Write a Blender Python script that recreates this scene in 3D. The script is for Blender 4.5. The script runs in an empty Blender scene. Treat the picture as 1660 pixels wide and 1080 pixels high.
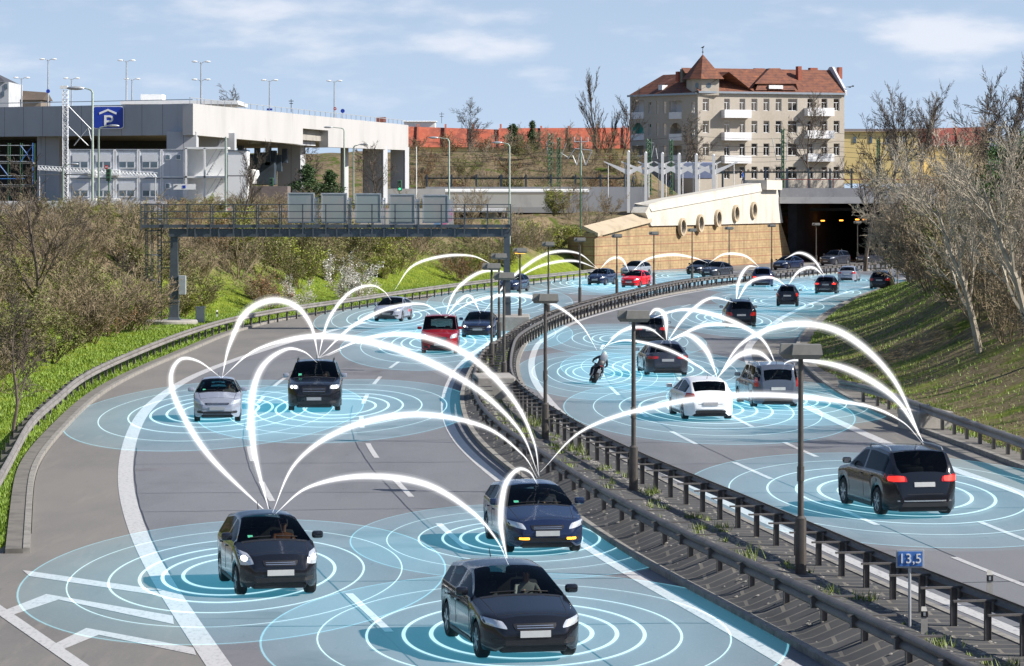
import bpy, bmesh, math, random
import numpy as np
from mathutils import Vector, Matrix
from mathutils.bvhtree import BVHTree
SC = bpy.context.scene
COL = SC.collection
R = math.radians
# ------------------------------------------------------------------ camera
F = 5200.0; CH = 7.8; HY = 317.0; CX = 830.0      # focal length and horizon as measured in the photo (1660 px wide)
cam = bpy.data.cameras.new('camera'); camo = bpy.data.objects.new('camera', cam); COL.objects.link(camo)
cam.sensor_width = 36; cam.lens = F/1660*36; cam.shift_y = -(540-HY)/1660
cam.clip_start = 1; cam.clip_end = 9000
camo.location = (0, 0, CH); camo.rotation_euler = (R(90), 0, 0)
SC.camera = camo
# ------------------------------------------------------------------ light
SUN_AZ = R(103)     # from +Y (away from camera) towards +X (right)
SUN_EL = R(36)
sl = bpy.data.lights.new('sun', 'SUN'); so = bpy.data.objects.new('sun', sl); COL.objects.link(so)
sl.energy = 5.0; sl.angle = R(0.5); sl.color = (1.0, 0.945, 0.87)
sd = Vector((math.sin(SUN_AZ)*math.cos(SUN_EL), math.cos(SUN_AZ)*math.cos(SUN_EL), math.sin(SUN_EL)))
so.rotation_euler = sd.to_track_quat('Z', 'Y').to_euler(); so.location = (60, 20, 80)
W = bpy.data.worlds.new('World'); SC.world = W; W.use_nodes = True
SC.view_settings.view_transform = 'Standard'; SC.view_settings.look = 'None'
SC.view_settings.exposure = 0.60; SC.cycles.transparent_max_bounces = 24; SC.view_settings.gamma = 1.0
def world():
    nt = W.node_tree; nt.nodes.clear(); N = nt.nodes.new; L = nt.links.new
    out = N('ShaderNodeOutputWorld'); bg = N('ShaderNodeBackground'); L(bg.outputs[0], out.inputs[0])
    sky = N('ShaderNodeTexSky'); sky.sky_type = 'NISHITA'; sky.sun_disc = False
    sky.sun_elevation = SUN_EL; sky.sun_rotation = SUN_AZ; sky.altitude = 300; sky.air_density = 1.0; sky.dust_density = 0.6; sky.ozone_density = 1.5
    bg.inputs[1].default_value = 0.095
    tc = N('ShaderNodeTexCoord'); sp = N('ShaderNodeSeparateXYZ'); L(tc.outputs['Generated'], sp.inputs[0])
    def m(op, a, b=None, c=None):
        n = N('ShaderNodeMath'); n.operation = op
        for i, v in enumerate((a, b, c)):
            if v is None: continue
            if isinstance(v, (int, float)): n.inputs[i].default_value = v
            else: L(v, n.inputs[i])
        return n.outputs[0]
    hz_ = m('ADD', m('MULTIPLY', m('MAXIMUM', sp.outputs[2], 0.0), .75), .25); cs_ = N('ShaderNodeCombineXYZ'); L(sp.outputs[0], cs_.inputs[0]); L(sp.outputs[1], cs_.inputs[1]); L(hz_, cs_.inputs[2])
    nv = N('ShaderNodeVectorMath'); nv.operation = 'NORMALIZE'; L(cs_.outputs[0], nv.inputs[0]); L(nv.outputs[0], sky.inputs[0])
    ys = m('MAXIMUM', m('ABSOLUTE', sp.outputs[1]), 0.05)
    u = m('DIVIDE', sp.outputs[0], ys); v = m('DIVIDE', sp.outputs[2], ys)
    cb = N('ShaderNodeCombineXYZ'); L(m('MULTIPLY', u, 26.0), cb.inputs[0]); L(m('MULTIPLY', v, 84.0), cb.inputs[1])
    n1 = N('ShaderNodeTexNoise'); n1.inputs['Scale'].default_value = 1.0; n1.inputs['Detail'].default_value = 8; n1.inputs['Roughness'].default_value = 0.54
    L(cb.outputs[0], n1.inputs['Vector'])
    tot = None
    for (px, py, w, h, a) in ((520, 40, 420, 55, .17), (800, 75, 130, 32, .22), (1560, 60, 190, 42, .30), (1330, 100, 260, 22, .08), (880, 118, 70, 16, .14), (230, 135, 200, 22, .09), (60, 100, 200, 40, .03), (420, 10, 180, 25, .16), (900, -40, 400, 40, .2), (-600, 20, 500, 60, .2), (2400, 40, 500, 60, .2)):
        a0 = (px-CX)/F; b0 = (HY-py)/F
        du = m('MULTIPLY', m('SUBTRACT', u, a0), F/w); dv = m('MULTIPLY', m('SUBTRACT', v, b0), F/h)
        g = m('MULTIPLY', m('MAXIMUM', m('SUBTRACT', 1.0, m('ADD', m('MULTIPLY', du, du), m('MULTIPLY', dv, dv))), 0.0), a)
        tot = g if tot is None else m('ADD', tot, g)
    dens = m('ADD', n1.outputs[0], tot)
    mr = N('ShaderNodeMapRange'); mr.interpolation_type = 'SMOOTHSTEP'; L(dens, mr.inputs[0]); mr.inputs[1].default_value = 0.50; mr.inputs[2].default_value = 0.88
    mr.inputs[4].default_value = 0.7
    hz2 = N('ShaderNodeMapRange'); L(sp.outputs[2], hz2.inputs[0]); hz2.inputs[1].default_value = 0; hz2.inputs[2].default_value = .20; hz2.inputs[3].default_value = .78; hz2.inputs[4].default_value = .0
    hm = N('ShaderNodeMix'); hm.data_type = 'RGBA'; L(hz2.outputs[0], hm.inputs[0]); L(sky.outputs[0], hm.inputs[6]); hm.inputs[7].default_value = (4.6, 5.6, 6.9, 1)
    cf = N('ShaderNodeMapRange'); L(sp.outputs[2], cf.inputs[0]); cf.inputs[1].default_value = .08; cf.inputs[2].default_value = .3; cf.inputs[3].default_value = 1; cf.inputs[4].default_value = .15
    mx = N('ShaderNodeMix'); mx.data_type = 'RGBA'; L(m('MULTIPLY', mr.outputs[0], cf.outputs[0]), mx.inputs[0]); L(hm.outputs[2], mx.inputs[6]); mx.inputs[7].default_value = (6.6, 6.7, 7.2, 1)
    L(mx.outputs[2], bg.inputs[0])
world()
# ------------------------------------------------------------------ placement helpers
def G(px, py, z=0.0):
    D = F*(CH-z)/(py-HY); return ((px-CX)*D/F, D, z)
def P(px, py, D): return Vector(((px-CX)*D/F, D, CH-(py-HY)*D/F))
def tag(o, label=None, cat=None, group=None, kind=None):
    if label: o['label'] = label
    if cat: o['category'] = cat
    if group: o['group'] = group
    if kind: o['kind'] = kind
    return o
def thing(name, label, cat, loc=(0, 0, 0), rz=0, group=None):
    o = bpy.data.objects.new(name, None); COL.objects.link(o); o.location = loc; o.rotation_euler = (0, 0, rz)
    o.empty_display_size = .3
    return tag(o, label, cat, group)
def cr(pts, step=None, n=8):
    """Catmull-Rom through pts; returns polyline (resampled to step)"""
    P_ = [np.array(p, float) for p in pts]
    P_ = [2*P_[0]-P_[1]]+P_+[2*P_[-1]-P_[-2]]
    out = []
    for i in range(1, len(P_)-2):
        a, b, c, d = P_[i-1:i+3]
        for k in range(n):
            t = k/n
            out.append(.5*((2*b)+(-a+c)*t+(2*a-5*b+4*c-d)*t*t+(-a+3*b-3*c+d)*t**3))
    out.append(P_[-2]); out = np.array(out)
    if step:
        s = np.r_[0, np.cumsum(np.linalg.norm(np.diff(out, axis=0), axis=1))]
        m = max(2, int(round(s[-1]/step))+1); q = np.linspace(0, s[-1], m)
        out = np.stack([np.interp(q, s, out[:, j]) for j in range(out.shape[1])], 1)
    return out
def offs(c, d):
    """offset polyline to its right by d (looking along it) in plan"""
    t = np.gradient(c[:, :2], axis=0); t /= np.linalg.norm(t, axis=1)[:, None]
    o = c.copy(); o[:, 0] += t[:, 1]*d; o[:, 1] -= t[:, 0]*d
    return o
def smooth_curve(c, k=5, it=3):
    c = c.copy()
    for _ in range(it):
        p = np.vstack([np.repeat(c[:1], k, 0), c, np.repeat(c[-1:], k, 0)])
        c2 = np.array([p[i:i+2*k+1].mean(0) for i in range(len(c))]); c2[0] = c[0]; c2[-1] = c[-1]; c = c2
    return c
# ------------------------------------------------------------------ mesh builder
class MB:
    def __init__(s): s.v = []; s.f = []; s.m = []; s.M = None; s.mi = 0
    def add(s, vs, fs):
        b = len(s.v)
        if s.M is not None: vs = [tuple(s.M @ Vector(v)) for v in vs]
        s.v += [tuple(v) for v in vs]
        s.f += [tuple(b+i for i in f) for f in fs]; s.m += [s.mi]*len(fs)
        return s
    def box(s, x0, y0, z0, x1, y1, z1):
        return s.add([(x0, y0, z0), (x1, y0, z0), (x1, y1, z0), (x0, y1, z0), (x0, y0, z1), (x1, y0, z1), (x1, y1, z1), (x0, y1, z1)],
                     [(0, 3, 2, 1), (4, 5, 6, 7), (0, 1, 5, 4), (1, 2, 6, 5), (2, 3, 7, 6), (3, 0, 4, 7)])
    def cbox(s, x0, y0, z0, x1, y1, z1, c=.02):
        """box with chamfered edges"""
        vs = []; cx, cy, cz = (x0+x1)/2, (y0+y1)/2, (z0+z1)/2; hx, hy, hz = (x1-x0)/2, (y1-y0)/2, (z1-z0)/2
        bm = bmesh.new(); bmesh.ops.create_cube(bm, size=2)
        for v in bm.verts: v.co = Vector((cx+v.co.x*hx, cy+v.co.y*hy, cz+v.co.z*hz))
        c = min(c, hx*.9, hy*.9, hz*.9)
        bmesh.ops.bevel(bm, geom=bm.edges[:], offset=c, segments=2, affect='EDGES', profile=.5)
        bm.verts.index_update(); s.add([v.co[:] for v in bm.verts], [[v.index for v in f.verts] for f in bm.faces]); bm.free(); return s
    def bar(s, a, b, w, h=None, up=(0, 0, 1)):
        """square bar from a to b"""
        a = Vector(a); b = Vector(b); h = h or w; d = (b-a).normalized(); u = Vector(up)
        if abs(d.dot(u)) > .98: u = Vector((0, 1, 0))
        r = d.cross(u).normalized(); u = r.cross(d)
        vs = [p+r*i*w/2+u*j*h/2 for p in (a, b) for i, j in ((-1, -1), (1, -1), (1, 1), (-1, 1))]
        return s.add(vs, [(3, 2, 1, 0), (4, 5, 6, 7), (0, 1, 5, 4), (1, 2, 6, 5), (2, 3, 7, 6), (3, 0, 4, 7)])
    def tube(s, pts, rad, n=8, cap=True):
        pts = [Vector(p) for p in pts]; m = len(pts)
        if not hasattr(rad, '__len__'): rad = [rad]*m
        vs = []; fs = []; pr = None
        for i, p in enumerate(pts):
            d = (pts[min(i+1, m-1)]-pts[max(i-1, 0)]).normalized()
            if pr is None:
                u = Vector((0, 0, 1)) if abs(d.z) < .9 else Vector((1, 0, 0)); pr = d.cross(u).normalized()
            else:
                pr = (pr-d*pr.dot(d)).normalized()
            q = d.cross(pr)
            for k in range(n):
                a = 2*math.pi*k/n; vs.append(p+(pr*math.cos(a)+q*math.sin(a))*rad[i])
            if i:
                for k in range(n):
                    a = (i-1)*n+k; b = (i-1)*n+(k+1) % n; fs.append((a, b, b+n, a+n))
        if cap: fs.append(tuple(range(n))[::-1]); fs.append(tuple((m-1)*n+k for k in range(n)))
        return s.add(vs, fs)
    def lathe(s, prof, n=24, axis='Z', c=(0, 0, 0), arc=None):
        vs = []; fs = []; m = len(prof)
        for k in range(n):
            a = 2*math.pi*k/n; ca, sa = math.cos(a), math.sin(a)
            for (r, h) in prof:
                if axis == 'Z': p = (r*ca, r*sa, h)
                elif axis == 'Y': p = (r*ca, h, r*sa)
                else: p = (h, r*ca, r*sa)
                vs.append((p[0]+c[0], p[1]+c[1], p[2]+c[2]))
        for k in range(n):
            k2 = (k+1) % n
            for j in range(m-1): fs.append((k*m+j, k2*m+j, k2*m+j+1, k*m+j+1))
        return s.add(vs, fs)
    def prism(s, poly, z0, z1):
        n = len(poly); vs = [(p[0], p[1], z0) for p in poly]+[(p[0], p[1], z1) for p in poly]
        return s.add(vs, [tuple(range(n))[::-1], tuple(range(n, 2*n))]+[(i, (i+1) % n, n+(i+1) % n, n+i) for i in range(n)])
    def hull3(s, a, b):
        """loft between two closed loops of equal count with caps"""
        n = len(a)
        return s.add(list(a)+list(b), [tuple(range(n))[::-1], tuple(range(n, 2*n))]+[(i, (i+1) % n, n+(i+1) % n, n+i) for i in range(n)])
    def strip(s, A, B):
        n = len(A); return s.add([tuple(p) for p in A]+[tuple(p) for p in B], [(i, n+i, n+i+1, i+1) for i in range(n-1)])
    def ball(s, c, r, n=10, sc=(1, 1, 1)):
        vs = []; fs = []
        for i in range(n//2+1):
            t = math.pi*i/(n//2)
            for k in range(n):
                a = 2*math.pi*k/n; vs.append((c[0]+r*sc[0]*math.sin(t)*math.cos(a), c[1]+r*sc[1]*math.sin(t)*math.sin(a), c[2]+r*sc[2]*math.cos(t)))
        for i in range(n//2):
            for k in range(n): fs.append((i*n+k, (i+1)*n+k, (i+1)*n+(k+1) % n, i*n+(k+1) % n))
        return s.add(vs, fs)
    def mesh(s, name, mat, smooth=None):
        me = bpy.data.meshes.new(name); me.from_pydata(s.v, [], s.f)
        for mt in (mat if isinstance(mat, (list, tuple)) else [mat]): me.materials.append(mt)
        if any(s.m): me.polygons.foreach_set('material_index', s.m)
        if smooth is not None:
            me.shade_smooth(); me.set_sharp_from_angle(angle=R(smooth))
        me.update(); return me
    def build(s, name, mat, parent=None, smooth=None, fix=False):
        me = s.mesh(name, mat, smooth)
        if fix:
            bm = bmesh.new(); bm.from_mesh(me); bmesh.ops.remove_doubles(bm, verts=bm.verts, dist=1e-5); bmesh.ops.recalc_face_normals(bm, faces=bm.faces); bm.to_mesh(me); bm.free()
        o = bpy.data.objects.new(name, me); COL.objects.link(o)
        if parent: o.parent = parent
        return o
def kids(o): return [c for c in bpy.data.objects if c.parent == o]
def copy_tree(o, loc=None, rz=None, sc=None, label=None, parent=None, _k=None):
    if _k is None:
        _k = {}
        for c in bpy.data.objects:
            if c.parent: _k.setdefault(c.parent.name, []).append(c)
    c = o.copy(); COL.objects.link(c)
    if parent: c.parent = parent
    for ch in _k.get(o.name, []): copy_tree(ch, parent=c, _k=_k)
    if loc is not None: c.location = loc
    if rz is not None: c.rotation_euler = (0, 0, rz)
    if sc is not None: c.scale = (sc,)*3 if isinstance(sc, (int, float)) else sc
    if label: c['label'] = label
    return c
# ------------------------------------------------------------------ materials
MATS = {}
def mat(name, col, rough=.7, metal=0., var=.12, scale=3., bump=0., coat=0., spec=None, detail=5, col2=None, dist=.02, stretch=None):
    if name in MATS: return MATS[name]
    m = bpy.data.materials.new(name); m.use_nodes = True; nt = m.node_tree; N = nt.nodes.new; L = nt.links.new
    b = nt.nodes['Principled BSDF']; b.inputs['Roughness'].default_value = rough; b.inputs['Metallic'].default_value = metal
    if spec is not None: b.inputs['Specular IOR Level'].default_value = spec
    if coat: b.inputs['Coat Weight'].default_value = coat; b.inputs['Coat Roughness'].default_value = .04
    tc = N('ShaderNodeTexCoord'); no = N('ShaderNodeTexNoise'); no.inputs['Scale'].default_value = scale; no.inputs['Detail'].default_value = detail; no.inputs['Roughness'].default_value = .65
    if stretch:
        mp = N('ShaderNodeMapping'); mp.inputs['Scale'].default_value = stretch; L(tc.outputs['Object'], mp.inputs[0]); L(mp.outputs[0], no.inputs['Vector'])
    else: L(tc.outputs['Object'], no.inputs['Vector'])
    ra = N('ShaderNodeValToRGB'); L(no.outputs[0], ra.inputs[0])
    c2 = col2 or tuple(c*(1+var) for c in col)
    c1 = tuple(c*(1-var) for c in col) if not col2 else col
    ra.color_ramp.elements[0].position = .32; ra.color_ramp.elements[1].position = .68
    ra.color_ramp.elements[0].color = (*c1, 1); ra.color_ramp.elements[1].color = (*[min(1, c) for c in c2], 1)
    L(ra.outputs[0], b.inputs['Base Color'])
    if bump:
        bp = N('ShaderNodeBump'); bp.inputs['Strength'].default_value = bump; bp.inputs['Distance'].default_value = dist; L(no.outputs[0], bp.inputs['Height']); L(bp.outputs[0], b.inputs['Normal'])
    MATS[name] = m; return m
def emit(name, col, s):
    m = bpy.data.materials.new(name); m.use_nodes = True; b = m.node_tree.nodes['Principled BSDF']
    b.inputs['Base Color'].default_value = (*col, 1); b.inputs['Emission Color'].default_value = (*col, 1); b.inputs['Emission Strength'].default_value = s; MATS[name] = m; return m
def layered(name, base, layers, rough=.85, bump=.3, bscale=40, dist=.01):
    """base colour plus noise-masked layers (colour, scale, lo, hi, stretch)"""
    m = bpy.data.materials.new(name); m.use_nodes = True; nt = m.node_tree; N = nt.nodes.new; L = nt.links.new
    b = nt.nodes['Principled BSDF']; b.inputs['Roughness'].default_value = rough
    tc = N('ShaderNodeTexCoord'); cur = None
    rgb = N('ShaderNodeRGB'); rgb.outputs[0].default_value = (*base, 1); cur = rgb.outputs[0]
    for (c, sc, lo, hi, st, amt) in layers:
        mp = N('ShaderNodeMapping'); mp.inputs['Scale'].default_value = st; mp.inputs['Location'].default_value = (sc*1.7, sc*3.1, 0); L(tc.outputs['Object'], mp.inputs[0])
        no = N('ShaderNodeTexNoise'); no.inputs['Scale'].default_value = sc; no.inputs['Detail'].default_value = 7; no.inputs['Roughness'].default_value = .62; L(mp.outputs[0], no.inputs['Vector'])
        mr = N('ShaderNodeMapRange'); L(no.outputs[0], mr.inputs[0]); mr.inputs[1].default_value = lo; mr.inputs[2].default_value = hi; mr.inputs[4].default_value = amt
        mx = N('ShaderNodeMix'); mx.data_type = 'RGBA'; L(mr.outputs[0], mx.inputs[0]); L(cur, mx.inputs[6]); mx.inputs[7].default_value = (*c, 1); cur = mx.outputs[2]
    L(cur, b.inputs['Base Color'])
    if bump:
        no = N('ShaderNodeTexNoise'); no.inputs['Scale'].default_value = bscale; no.inputs['Detail'].default_value = 4; L(tc.outputs['Object'], no.inputs['Vector'])
        bp = N('ShaderNodeBump'); bp.inputs['Strength'].default_value = bump; bp.inputs['Distance'].default_value = dist; L(no.outputs[0], bp.inputs['Height']); L(bp.outputs[0], b.inputs['Normal'])
    MATS[name] = m; return m
def brickmat(name, c1, c2, mortar, w, h, ms=.02, rough=.85, var=None, axes='XZ', bump=.4, squash=0.5):
    m = bpy.data.materials.new(name); m.use_nodes = True; nt = m.node_tree; N = nt.nodes.new; L = nt.links.new
    b = nt.nodes['Principled BSDF']; b.inputs['Roughness'].default_value = rough
    tc = N('ShaderNodeTexCoord'); sp = N('ShaderNodeSeparateXYZ'); cb = N('ShaderNodeCombineXYZ'); L(tc.outputs['Object'], sp.inputs[0])
    i = {'X': 0, 'Y': 1, 'Z': 2}; L(sp.outputs[i[axes[0]]], cb.inputs[0]); L(sp.outputs[i[axes[1]]], cb.inputs[1])
    br = N('ShaderNodeTexBrick'); L(cb.outputs[0], br.inputs['Vector']); br.inputs['Scale'].default_value = 1; br.inputs['Brick Width'].default_value = w; br.inputs['Row Height'].default_value = h
    br.inputs['Mortar Size'].default_value = ms; br.inputs['Color1'].default_value = (*c1, 1); br.inputs['Color2'].default_value = (*c2, 1); br.inputs['Mortar'].default_value = (*mortar, 1); br.offset = squash
    no = N('ShaderNodeTexNoise'); no.inputs['Scale'].default_value = .6; no.inputs['Detail'].default_value = 8; no.inputs['Roughness'].default_value = .7; L(tc.outputs['Object'], no.inputs['Vector'])
    mr = N('ShaderNodeMapRange'); L(no.outputs[0], mr.inputs[0]); mr.inputs[1].default_value = .3; mr.inputs[2].default_value = .7; mr.inputs[3].default_value = .62; mr.inputs[4].default_value = 1.15
    mx = N('ShaderNodeVectorMath'); mx.operation = 'SCALE'; L(br.outputs[0], mx.inputs[0]); L(mr.outputs[0], mx.inputs[3]); L(mx.outputs[0], b.inputs['Base Color'])
    bp = N('ShaderNodeBump'); bp.inputs['Strength'].default_value = bump; bp.inputs['Distance'].default_value = .02; bp.invert = True; L(br.outputs['Fac'], bp.inputs['Height']); L(bp.outputs[0], b.inputs['Normal'])
    MATS[name] = m; return m
O1 = (1, 1, 1)
ASPH = layered('lane_asphalt', (.150, .153, .165), [((.108, .110, .120), .22, .45, .62, (1, .25, 1), .8), ((.19, .188, .19), .09, .5, .68, (2.2, .25, 1), .7), ((.24, .238, .24), 16, .55, .75, O1, .8), ((.10, .10, .11), 26, .60, .78, O1, .6), ((.065, .065, .07), 2.2, .63, .74, (3, .35, 1), .5)], rough=.8, bump=.35, bscale=60)
SHLD = layered('shoulder_asphalt', (.18, .168, .152), [((.13, .124, .117), .2, .45, .62, (1, .3, 1), .8), ((.215, .195, .17), 14, .5, .75, O1, .7), ((.09, .085, .08), 1.1, .62, .76, (3, .3, 1), .55), ((.22, .20, .175), .5, .56, .7, (4, .4, 1), .6)], rough=.85, bump=.35, bscale=50)
PATCH = layered('patched_asphalt', (.15, .15, .16), [((.18, .168, .17), 12, .5, .7, O1, .8), ((.085, .084, .086), .3, .5, .65, O1, .7)], rough=.8, bump=.3, bscale=60)
PAINT = layered('road_paint', (.47, .465, .455), [((.26, .255, .26), 6, .50, .66, (2, .6, 1), .75), ((.5, .49, .47), .7, .4, .7, O1, .6)], rough=.6, bump=.15)
CONC = layered('concrete', (.33, .31, .28), [((.22, .205, .185), .8, .45, .65, O1, .8), ((.42, .40, .37), 7, .5, .7, O1, .6), ((.12, .115, .10), 1.3, .6, .75, (2, 2, .25), .6)], rough=.85, bump=.25, bscale=25)
KERB = layered('kerb_stone', (.25, .235, .21), [((.14, .135, .125), 2.5, .45, .65, O1, .8), ((.34, .32, .29), 9, .52, .7, O1, .7)], rough=.9, bump=.3)
MEDP = brickmat('median_paving', (.072, .07, .068), (.052, .052, .054), (.17, .155, .13), 1.1, .55, .035, axes='XY')  # paving darkened to stand in for the barrier shadow
RAIL = layered('galvanised_rail', (.20, .185, .17), [((.12, .108, .098), .9, .45, .65, (1, 1, 1), .8), ((.30, .275, .25), 4, .5, .75, O1, .6)], rough=.6, bump=.05)
RAILD = layered('weathered_rail', (.115, .105, .098), [((.06, .055, .05), 1.2, .45, .65, O1, .8), ((.2, .18, .16), 5, .55, .75, O1, .5)], rough=.55, bump=.05)
STEEL = mat('dark_steel', (.07, .085, .10), .5, .2, .12, 2.)
GALV = mat('pale_galvanised_steel', (.42, .44, .46), .45, .4, .12, 4.)
POLE = mat('brown_painted_pole', (.075, .066, .058), .5, .1, .2, 6.)
LAMPG = mat('lamp_box_grey', (.22, .21, .185), .55, 0, .15, 5.)
WHITE = mat('white_paint', (.78, .78, .76), .5, 0, .06, 2.)
BLK = mat('black_plastic', (.018, .018, .02), .45, 0, .2, 8.)
RUB = mat('tyre_rubber', (.02, .02, .021), .85, 0, .2, 20.)
BARK = mat('dark_bark', (.095, .075, .058), .9, 0, .35, 3.)
BARKP = mat('pale_bark', (.35, .305, .235), .85, 0, .3, 2.5)
TWIG = mat('brown_twig', (.235, .185, .115), .9, 0, .35, .8)
TWIGP = mat('greyish_twig', (.29, .235, .165), .9, 0, .3, .8)
def leafmat(name, c1, c2):
    m = mat(name, c1, .6, 0, .2, 1.2, col2=c2); b = m.node_tree.nodes['Principled BSDF']
    return m
LEAF = leafmat('spring_leaf', (.17, .20, .018), (.30, .34, .04))
LEAF2 = leafmat('olive_leaf', (.11, .12, .025), (.19, .20, .05))
LEAFD = leafmat('evergreen_leaf', (.02, .045, .012), (.05, .10, .02))
LEAFB = leafmat('dry_brown_leaf', (.16, .085, .035), (.27, .15, .06))
BLOS = leafmat('white_blossom', (.62, .60, .55), (.78, .76, .72))
# ================================================================== ROAD GEOMETRY
def gl(pts, z=0.0, step=1.0, sm=2):
    c = cr([G(x, y, z) for x, y in pts], step); return smooth_curve(c, 4, sm)
LKc = gl([(50, 897), (55, 791), (63, 753), (104, 700), (164, 642), (231, 604), (318, 566), (378, 541), (460, 519), (567, 502), (683, 482), (798, 467), (860, 460), (947, 449), (1055, 442), (1125, 439.5), (1181, 435), (1244, 429.5), (1290, 424.5)])
L1c = gl([(560, 1400), (430, 1190), (355, 1080), (300, 1000), (250, 920), (222, 860), (205, 800), (203, 760), (212, 710), (240, 660), (300, 617), (350, 595), (420, 570), (500, 546), (600, 521), (700, 501), (798, 484), (945, 462), (1055, 452), (1181, 441), (1290, 430)])
L2c = gl([(1760, 1400), (1480, 1200), (1300, 1090), (1190, 1023), (1080, 963), (995, 916), (947, 882), (870, 825), (812, 779), (784, 757), (750, 725), (730, 695), (722, 665), (723, 640), (735, 610), (757, 582), (800, 552), (870, 522), (944, 502), (1018, 485), (1135, 463), (1240, 451), (1337, 442), (1450, 433)])
R1c = gl([(2700, 1400), (2100, 1200), (1800, 1090), (1653, 1025), (1530, 975), (1457, 945), (1255, 852), (1100, 778), (960, 705), (909, 671), (884, 642), (867, 619), (861, 591), (866, 570), (876, 553), (900, 540), (936, 521), (1004, 501), (1095, 479), (1176, 466), (1300, 450), (1430, 437)])
R2c = gl([(2900, 1200), (2200, 985), (1900, 890), (1660, 800), (1559, 767), (1448, 724), (1372, 690), (1316, 664), (1260, 635), (1225, 605), (1212, 579), (1217, 557), (1258, 522), (1284, 507), (1330, 487), (1400, 467), (1470, 451), (1540, 441)])
RKc = gl([(3100, 1200), (2300, 950), (1900, 845), (1659, 763), (1559, 724), (1485, 698), (1411, 668), (1352, 637), (1308, 602), (1290, 575), (1296, 548), (1335, 510), (1400, 478), (1480, 455), (1560, 441)])
def extend(c, n=90):
    """carry the road on into the tunnel"""
    d = (c[-1]-c[-6]); d = d/np.linalg.norm(d); d0 = np.array([.40, .916, 0])
    out = [c[-1]]; 
    for i in range(n):
        t = min(1, i/25); q = d*(1-t)+d0*t; q /= np.linalg.norm(q); out.append(out[-1]+q)
    return np.vstack([c, out[1:]])
LKc, L1c, L2c, R1c, R2c, RKc = [extend(c) for c in (LKc, L1c, L2c, R1c, R2c, RKc)]
# corridor polygon in plan (inside = carriageways and median)
_a0 = np.array(G(944, 446)[:2]); _a1 = np.array(G(1288, 424.5)[:2]); _d = (_a1-_a0)/np.linalg.norm(_a1-_a0); _n = np.array([-_d[1], _d[0]])
_lk = LKc[(LKc[:, 1] > 70) & (LKc[:, 1] < _a0[1]-2), :2]; _tu = LKc[LKc[:, 1] > _a1[1]+6, :2]
corr = np.vstack([[(-60, -30), (-60, 60), (-17, 66), (-12.5, 68.2), (-10.9, 69.8)], _lk, [tuple(_a0+_n*1.6), tuple(_a1+_n*1.6)], _tu, RKc[::-1, :2], [(RKc[0, 0]+2, -30)]])
def seg_dist(px, py, poly):
    a = poly; b = np.roll(poly, -1, 0); best = np.full(px.shape, 1e9); inside = np.zeros(px.shape, bool)
    for (ax, ay), (bx, by) in zip(a, b):
        dx, dy = bx-ax, by-ay; l2 = dx*dx+dy*dy+1e-12
        t = np.clip(((px-ax)*dx+(py-ay)*dy)/l2, 0, 1)
        best = np.minimum(best, np.hypot(px-ax-t*dx, py-ay-t*dy))
        c = (ay > py) != (by > py)
        with np.errstate(all='ignore'): xi = ax+(py-ay)*dx/(dy if abs(dy) > 1e-12 else 1e-12)
        inside ^= c & (px < xi)
    return np.where(inside, -best, best)
corr_s = corr[::1]
def sstep(a, b, x):
    t = np.clip((x-a)/(b-a), 0, 1); return t*t*(3-2*t)
cenx = lambda y: np.interp(y, L2c[:, 1], L2c[:, 0])
def Hgt(x, y):
    x = np.asarray(x, float); y = np.asarray(y, float)
    d = seg_dist(x, y, corr_s); left = x < cenx(y)
    # left cutting
    wl = np.where(y > 292, 1.2+12.8*(1-sstep(292, 318, y)), 14.0); fl = np.where(y > 300, .6, 3.0+2.6*sstep(150, 178, y)*(1-sstep(192, 215, y)))
    plat = 6.2-.7*sstep(285, 310, y)+2.1*sstep(389, 400, y)-(3.4*sstep(300, 312, y)*(1-sstep(322, 340, y)))*(d < 9)
    zl = .10+.25*sstep(.3, 3, d)*(y < 300)+(plat-.3)*sstep(0, 1, (d-fl)/wl)
    zr = .10+(6.6+1.2*sstep(200, 330, y))*sstep(-.12, 1.0, (d-1.2-1.2*(y < 140))/(17.0-7*sstep(250, 330, y)))
    z = np.where(left, zl, zr)
    # railway embankment in the background
    r1 = sstep(428, 462, y)*7.0*(1-sstep(-62, -48, -x-100+50))*1.0
    z = z+np.where((y > 420), sstep(428, 470, y)*6.6*sstep(-75, -20, x+12)*(1-sstep(15, 26, x)), 0)
    z = z+np.where(d > 3, .25*np.sin(x*.31+y*.17)*np.sin(y*.23-x*.11)+.12*np.sin(x*1.1+y*.7)*np.sin(y*.9), 0)*sstep(3, 8, d)
    return np.where(d < .15, -.15, -.15+(z+.15)*sstep(.1, .95, d))
def hz(x, y): return float(Hgt(np.array([x]), np.array([y]))[0])
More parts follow.
